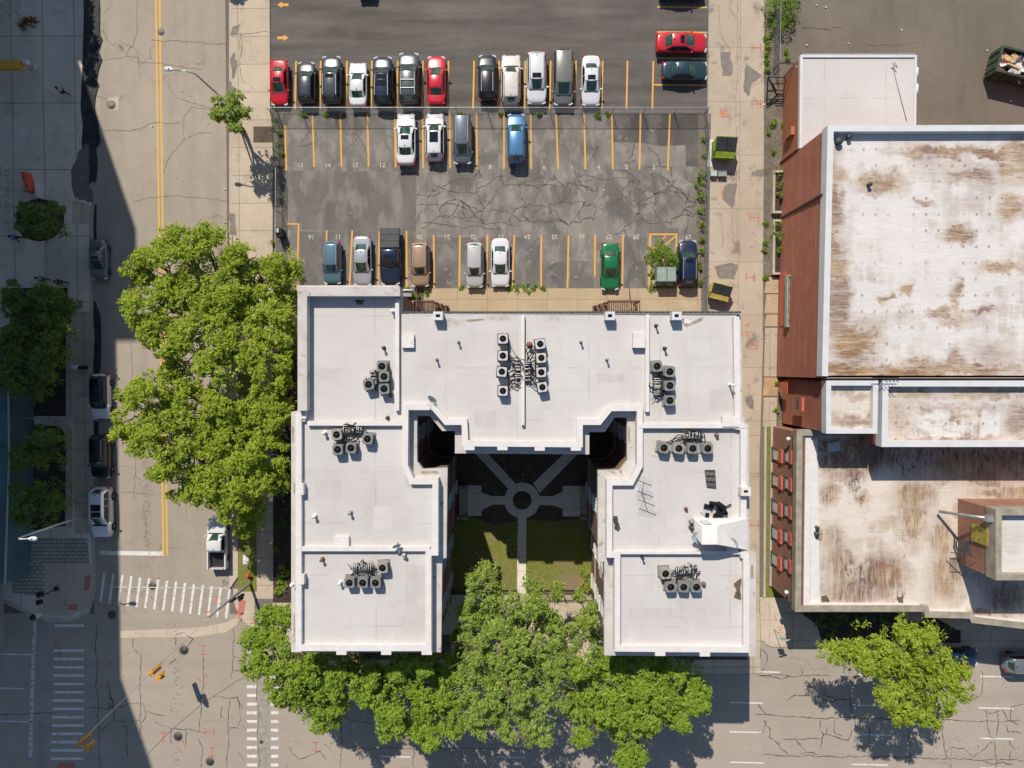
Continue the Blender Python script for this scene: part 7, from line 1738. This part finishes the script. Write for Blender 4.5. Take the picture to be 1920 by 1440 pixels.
# dumpsters
def dumpster(cx_, cy_, w, d, h, rz, body, label, group='alley dumpsters'):
    c = U(cx_, cy_, 0); e = empty('dumpster', (c.x, c.y, 0), label, 'dumpster', group, rz)
    m = MB(); hw, hd = w/2, d/2
    v = [(-hw, hd, .15), (hw, hd, .15), (hw, -hd*.9, .15), (-hw, -hd*.9, .15), (-hw, hd, h), (hw, hd, h), (hw, -hd, h*.72), (-hw, -hd, h*.72)]
    m.add(v, [(0, 1, 5, 4), (1, 2, 6, 5), (2, 3, 7, 6), (3, 0, 4, 7), (3, 2, 1, 0)])
    m.box((0, -hd-.03, h*.70), (w+.06, .08, .09)); m.box((0, hd+.03, h-.03), (w+.06, .08, .09))
    for sx in (-1, 1): m.box((sx*(hw+.05), hd*.3, h*.62), (.1, d*.6, .14))
    org_ = Vector((0, 0, 0)); o = m.build('steel_box', MAT[body], None); o.parent = e; o.location = (0, 0, 0)
    for sx in (-1, 1):
        l = MB(); y0, y1 = hd-.02, -hd*.35; z0, z1 = h+.04, h+.04-(h*.28)*((y0-y1)/d)
        x0, x1 = (.03, hw) if sx > 0 else (-hw, -.03)
        l.add([(x0, y0, z0), (x1, y0, z0), (x1, y1, z1), (x0, y1, z1)]+[(x0, y0, z0-.05), (x1, y0, z0-.05), (x1, y1, z1-.05), (x0, y1, z1-.05)], [(0, 3, 2, 1), (0, 1, 5, 4), (1, 2, 6, 5), (2, 3, 7, 6), (3, 0, 4, 7)])
        for k in range(5): xx = x0+(x1-x0)*(k+.5)/5; l.bar((xx, y0-.05, z0+.02), (xx, y1+.05, z1+.02), .03, .03)
        o = l.build('lid', MAT['lid'], None); o.parent = e
    f = MB(); f.add([(-hw*.95, -hd*.36, h*.80), (hw*.95, -hd*.36, h*.80), (hw*.95, -hd*.98, h*.725), (-hw*.95, -hd*.98, h*.725)], [(0, 3, 2, 1)]); o = f.build('front_hatch', MAT[body], None); o.parent = e
    for sx in (-1, 1):
        for sy in (-1, 1): q = MB(); q.tube([(sx*hw*.8-.04, sy*hd*.75, .08), (sx*hw*.8+.04, sy*hd*.75, .08)], .08, 10); o = q.build('castor', MAT['rubber'], None); o.parent = e
    return e
dumpster(1352, 286, 1.95, 1.75, 1.9, R(-3), 'lime', 'lime green dumpster with two dark lids in the alley')
dumpster(1345, 550, 1.85, 1.35, 1.5, R(-14), 'bin_yellow', 'yellow dumpster with dark lids in the alley, turned at an angle')
m = MB().prism(UP([(1331, 262), (1339, 262), (1336, 313), (1325, 313)]), 0, .05); m.build('white_board', MAT['debris_white'], org=(U(1333, 285).x, U(1333, 285).y, 0), label='white board lying between the lot fence and the lime green dumpster', cat='board')
for x, y, l, mt, sz, rz in ((1336, 327, 'grey crate leaning at the fence below the lime green dumpster', 'dish', (.55, .5, .5), .5), (1352, 328, 'small dark open box right below the lime green dumpster', 'steel_dull', (.75, .45, .5), .05)):
    c = U(x, y); b2 = MB(); b2.wall([(c.x-sz[0]/2, c.y-sz[1]/2), (c.x+sz[0]/2, c.y-sz[1]/2), (c.x+sz[0]/2, c.y+sz[1]/2), (c.x-sz[0]/2, c.y+sz[1]/2)], .05, .0, sz[2], closed=True); b2.box((c.x, c.y, sz[2]-.06), (sz[0], sz[1], .05))
    b2.build('crate', MAT[mt], org=(c.x, c.y, 0), label=l, cat='crate')
# roll-off container with scrap
P = U(1905, 140); e = empty('roll_off_container', (P.x, P.y, 0), 'dark green roll off container filled with scrap at the right edge', 'container', None, R(-14))
hw, hd, h = 3.0, 1.15, 1.85
m = MB(); loc = []
m.wall([(-hw, -hd), (hw, -hd), (hw, hd), (-hw, hd)], .12, .25, h, closed=True); m.box((0, 0, .3), (2*hw, 2*hd, .12)); o = m.build('steel_walls', MAT['bin_green'], None); o.parent = e
for k in range(9):
    for s in (-1, 1): m = MB().box((-hw+.4+k*.65, s*(hd+.09), h/2+.1), (.1, .1, h-.3)); o = m.build('side_rib', MAT['bin_green'], None); o.parent = e
for k in range(3): m = MB().box((-hw-.09, -.8+.8*k, h/2+.1), (.1, .1, h-.3)); o = m.build('end_rib', MAT['bin_green'], None); o.parent = e
o = MB().wall([(-hw, -hd), (hw, -hd), (hw, hd), (-hw, hd)], .2, h, h+.1, closed=True).build('top_rim', MAT['bin_green'], None); o.parent = e
rr = random.Random(9); heap = {'cardboard': MB(), 'debris_white': MB(), 'debris_red': MB(), 'dark_grey': MB()}
for k in range(110):
    mt = rr.choice(('cardboard', 'cardboard', 'debris_white', 'debris_white', 'debris_red', 'dark_grey'))
    heap[mt].box((rr.uniform(-hw+.5, hw-.5), rr.uniform(-hd+.3, hd-.3), 1.35+rr.uniform(-.2, .3)), (rr.uniform(.4, 1.3), rr.uniform(.15, .55), rr.uniform(.04, .2)), rz=rr.uniform(0, 3.1), rx=rr.uniform(-.4, .4))
C2 = Matrix.Translation(P) @ Matrix.Rotation(R(-14), 4, 'Z')
pile = empty('scrap_load', (P.x, P.y, .4), 'mixed scrap wood and cardboard heaped inside the roll off container', 'scrap', None, R(-14))
for mt, mb in heap.items():
    o = mb.build({'cardboard': 'cardboard_pieces', 'debris_white': 'white_pieces', 'debris_red': 'maroon_pieces', 'dark_grey': 'dark_pieces'}[mt], MAT[mt], None); o.parent = pile; o.location = (0, 0, -.4)
# utility box under the shrub
b = U(1243, 520); e = empty('utility_box', (b.x, b.y, 0), 'pale green utility box half hidden by the shrub in the hatched bay', 'utility box')
MB().box((b.x, b.y+.1, .75), (1.7, 1.25, 1.5)).build('cabinet', MAT['box_green'], e); MB().box((b.x, b.y+.1, 1.54), (1.8, 1.35, .08)).build('cabinet_top', MAT['box_green'], e)
MB().box((b.x-.1, b.y-.6, .3), (2.0, .5, .25)).build('plinth', MAT['kerb_stone'], e); MB().box((b.x+.04, b.y+.1, 1.6), (.05, 1.2, .05)).build('centre_seam', MAT['dark_grey'], e)
# wall box clutter in the back bed
b = U(766, 553); e = empty('gas_meter', (b.x, b.y, 0), 'grey meter boxes under a white pipe beside the brick corner at the back', 'meter')
MB().box((b.x, b.y, .5), (.9, .5, .9)).build('meter_box', MAT['steel_dull'], e); MB().tube([(b.x-1.0, b.y+.35, 1.1), (b.x+.6, b.y+.35, 1.1)], .09, 8).build('white_pipe', MAT['white_plain'], e); MB().box((b.x-.5, b.y-.3, .4), (.3, .3, .8)).build('regulator', MAT['dark_grey'], e)
# left plaza things
b = U(60, 345); e = empty('water_barrier', (b.x, b.y, .1), 'bright orange plastic road barrier on the shaded plaza', 'barrier', None, R(16))
L_ = MB(); L_.add([(-.32, -.95, .0), (.32, -.95, 0), (.32, .95, 0), (-.32, .95, 0), (-.14, -.92, .8), (.14, -.92, .8), (.14, .92, .8), (-.14, .92, .8)], [(0, 1, 5, 4), (1, 2, 6, 5), (2, 3, 7, 6), (3, 0, 4, 7), (4, 5, 6, 7)]); L_.box((0, 0, .82), (.34, 1.9, .08))
o = L_.build('shell', MAT['barrier_orange'], None); o.parent = e
for k in (-.45, .35): q = MB().tube([(0, k, .8), (0, k, .88)], .09, 10); o = q.build('fill_cap', MAT['black_metal'], None); o.parent = e
MB().prism(UP([(68, 344), (76, 343), (77, 371), (70, 371)], .2), .1, .5).build('concrete_block', MAT['debris_white'], org=(U(72, 357).x, U(72, 357).y, .1), label='pale block right beside the orange barrier', cat='block')
def scaffold(x0, y0, x1, y1, zt, label, mat='dish'):
    a = U(x0, y0); b_ = U(x1, y1); e = empty('scaffold', ((a.x+b_.x)/2, (a.y+b_.y)/2, .1), label, 'scaffold', 'pale scaffolds at the left edge')
    m = MB(); n = 4
    xs = [a.x+(b_.x-a.x)*k/2 for k in range(3)]; ys = [a.y+(b_.y-a.y)*k/3 for k in range(4)]
    for x in xs:
        for y in ys: m.tube([(x, y, .1), (x, y, zt)], .04, 6)
    m.build('standard', MAT[mat], e); m = MB()
    for z in (zt*.5, zt):
        for x in xs: m.bar((x, ys[0], z), (x, ys[-1], z), .05, .05)
        for y in ys: m.bar((xs[0], y, z), (xs[-1], y, z), .05, .05)
    for k in range(3):
        for x in (xs[0], xs[-1]): m.bar((x, ys[k], .2), (x, ys[k+1], zt), .035, .035)
    m.build('ledger', MAT[mat], e)
    MB().box((xs[0]+.15, (ys[0]+ys[1])/2, zt+.05), (.3, abs(ys[1]-ys[0]), .05)).build('plank', MAT['debris_white'], e)
scaffold(18, 330, 52, 420, 3.2, 'pale tube scaffold beside the dark round tree')
scaffold(2, -40, 40, 30, 3.6, 'pale tube scaffold cut off by the top left corner')
m = MB(); b = U(42, 790)
e = empty('handrail', (b.x, b.y, .1), 'thin grey handrail above the rounded planter', 'railing'); q = MB()
for k in range(4): p = U(28+k*15, 784, .1); q.bar(p, p+Vector((0, 0, 1.0)), .04, .04)
q.bar(U(28, 784, 1.1), U(73, 784, 1.1), .04, .04); q.build('bars', MAT['dish'], e)
b = U(34, 1020); e = empty('handrail', (b.x, b.y, .1), 'tube frame railing at the plaza edge beneath the tilted lamp', 'railing'); q = MB()
for y in (985, 1000, 1020, 1040, 1055): p = U(30, y, .1); q.bar(p, p+Vector((0, 0, 1.1)), .05, .05)
q.bar(U(30, 985, 1.2), U(30, 1055, 1.2), .05, .05); q.bar(U(26, 1012, 1.0), U(76, 1002, .2), .05, .05); q.bar(U(26, 1062, 1.0), U(78, 1052, .2), .05, .05); q.build('bars', MAT['dish'], e)
# yellow boom lift at the left edge
b = U(20, 122); e = empty('boom_lift', (b.x, b.y, .1), 'yellow machine arm with pale tip reaching in from the left edge', 'machine')
MB().bar(U(-70, 124, 2.2), U(40, 123, 2.0), .75, .6).build('arm', MAT['lime'] if False else MAT['signal_yellow'], e)
m = MB(); 
for s in (-1, 1): m.bar(U(38, 118+s*5, 2.1), U(62, 127+s*3, 1.0), .08, .08)
m.build('linkage', MAT['signal_yellow'], e); MB().box(U(49, 117, 2.0), (.4, .4, .5)).build('control_box', MAT['debris_white'], e); MB().box(U(60, 125, .9), (.7, .6, .5)).build('bucket', MAT['dish'], e)
MB().box((U(-60, 122).x, b.y, .9), (3, 2, 1.6)).build('chassis', MAT['signal_yellow'], e)

# ================================================================== PEOPLE (seen from straight above)
def person(px, py, rz, shirt, trousers, label, s=1.0, stride=.32):
    b = U(px, py); e = empty('person', (b.x, b.y, .1), label, 'person', None, rz)
    J = {'pel': (0, 0, .95), 'wst': (0, .02, 1.12), 'chs': (0, .04, 1.36), 'nek': (0, .05, 1.50), 'hd0': (0, .07, 1.60), 'hd1': (0, .08, 1.73),
         'sl': (-.19, .03, 1.42), 'el': (-.25, -.10, 1.14), 'wl': (-.24, .08, .92), 'fl': (-.23, .14, .84), 'sr': (.19, .03, 1.42), 'er': (.26, .12, 1.15), 'wr': (.24, .32, 1.02), 'fr': (.23, .38, .97),
         'hl': (-.10, 0, .90), 'kl': (-.11, stride*.75, .50), 'al': (-.11, stride, .09), 'tl': (-.11, stride+.20, .04), 'hr': (.10, 0, .90), 'kr': (.11, -.02, .48), 'ar': (.11, -stride, .10), 'tr': (.11, -stride+.18, .04)}
    E = [('pel', 'wst'), ('wst', 'chs'), ('chs', 'nek'), ('nek', 'hd0'), ('hd0', 'hd1'), ('chs', 'sl'), ('sl', 'el'), ('el', 'wl'), ('wl', 'fl'), ('chs', 'sr'), ('sr', 'er'), ('er', 'wr'), ('wr', 'fr'),
         ('pel', 'hl'), ('hl', 'kl'), ('kl', 'al'), ('al', 'tl'), ('pel', 'hr'), ('hr', 'kr'), ('kr', 'ar'), ('ar', 'tr')]
    RAD = {'pel': .15, 'wst': .13, 'chs': .15, 'nek': .055, 'hd0': .085, 'hd1': .095, 'sl': .065, 'el': .045, 'wl': .032, 'fl': .03, 'sr': .065, 'er': .045, 'wr': .032, 'fr': .03, 'hl': .09, 'kl': .06, 'al': .04, 'tl': .035, 'hr': .09, 'kr': .06, 'ar': .04, 'tr': .035}
    def skin(names, edges, name, mat, grow=0.0, root=None):
        me = bpy.data.meshes.new(name); idx = {n: i for i, n in enumerate(names)}
        me.from_pydata([J[n] for n in names], [(idx[a], idx[b2]) for a, b2 in edges], []); o = bpy.data.objects.new(name, me); link(o); o.parent = e
        md = o.modifiers.new('skin', 'SKIN'); sub = o.modifiers.new('sub', 'SUBSURF'); sub.levels = sub.render_levels = 1
        sv = me.skin_vertices[0].data if me.skin_vertices else None
        if sv is None: return o
        for n in names: r = RAD[n]+grow; sv[idx[n]].radius = (r*(1.25 if n in ('chs', 'wst', 'pel') else 1), r*(.85 if n in ('chs', 'wst', 'pel') else 1)); sv[idx[n]].use_root = (n == root)
        me.materials.append(MAT[mat]); return o
    def finish(o, mat):
        dg = bpy.context.evaluated_depsgraph_get(); me = bpy.data.meshes.new_from_object(o.evaluated_get(dg)); o.modifiers.clear(); o.data = me
        me.materials.clear(); me.materials.append(MAT[mat]); me.polygons.foreach_set('use_smooth', [True]*len(me.polygons))
    def build(names, edges, name, mat, grow, root):
        me = bpy.data.meshes.new(name); idx = {n: i for i, n in enumerate(names)}
        me.from_pydata([J[n] for n in names], [(idx[a], idx[b2]) for a, b2 in edges], []); o = bpy.data.objects.new(name, me); link(o); o.parent = e
        bpy.context.view_layer.objects.active = o; md = o.modifiers.new('skin', 'SKIN')
        if not me.skin_vertices: 
            with bpy.context.temp_override(object=o, active_object=o): bpy.ops.mesh.customdata_skin_add()
        sv = me.skin_vertices[0].data
        for n in names:
            r = RAD[n]+grow; k = 1.3 if n in ('chs', 'wst', 'pel') else 1; sv[idx[n]].radius = (r*k, r/ (1.15 if k > 1 else 1)); sv[idx[n]].use_root = (n == root)
        sub = o.modifiers.new('sub', 'SUBSURF'); sub.levels = sub.render_levels = 1; bpy.context.view_layer.update(); finish(o, mat)
    build(list(J), E, 'body', 'skin', 0, 'pel')
    tn = ['pel', 'wst', 'chs', 'sl', 'el', 'sr', 'er']; build(tn, [(a, b2) for a, b2 in E if a in tn and b2 in tn], 'shirt', shirt, .018, 'pel')
    tn = ['pel', 'hl', 'kl', 'al', 'hr', 'kr', 'ar']; build(tn, [(a, b2) for a, b2 in E if a in tn and b2 in tn], 'trousers', trousers, .018, 'pel')
    h = MB(); N = 12; vs = []; fs = []
    for j, (q, z) in enumerate(((.115, 1.66), (.125, 1.74), (.10, 1.81), (.04, 1.845))):
        for k in range(N): a = 2*math.pi*k/N; vs.append((q*math.cos(a), .06+q*1.1*math.sin(a)-.01, z))
    for j in range(3):
        for k in range(N): fs.append((j*N+k, j*N+(k+1) % N, (j+1)*N+(k+1) % N, (j+1)*N+k))
    fs.append(tuple(3*N+k for k in range(N))); h.add(vs, fs, True); o = h.build('hair', MAT['hair'], None); o.parent = e
    f = MB(); f.box((0, .185, 1.66), (.03, .04, .05)); o = f.build('nose', MAT['skin'], None); o.parent = e
    return e
person(128, 178, R(-125), 'cloth_lilac', 'cloth_dark', 'person in a lilac top walking across the shaded plaza', stride=.36)
person(42, 450, R(-80), 'cloth_blue', 'cloth_dark', 'person in blue beside the dark round tree')
person(92, 526, R(70), 'cloth_green', 'cloth_dark', 'person in a bright green top above the long planter')
person(126, 532, R(85), 'cloth_dark', 'cloth_dark', 'person in dark clothes walking right of the one in green')
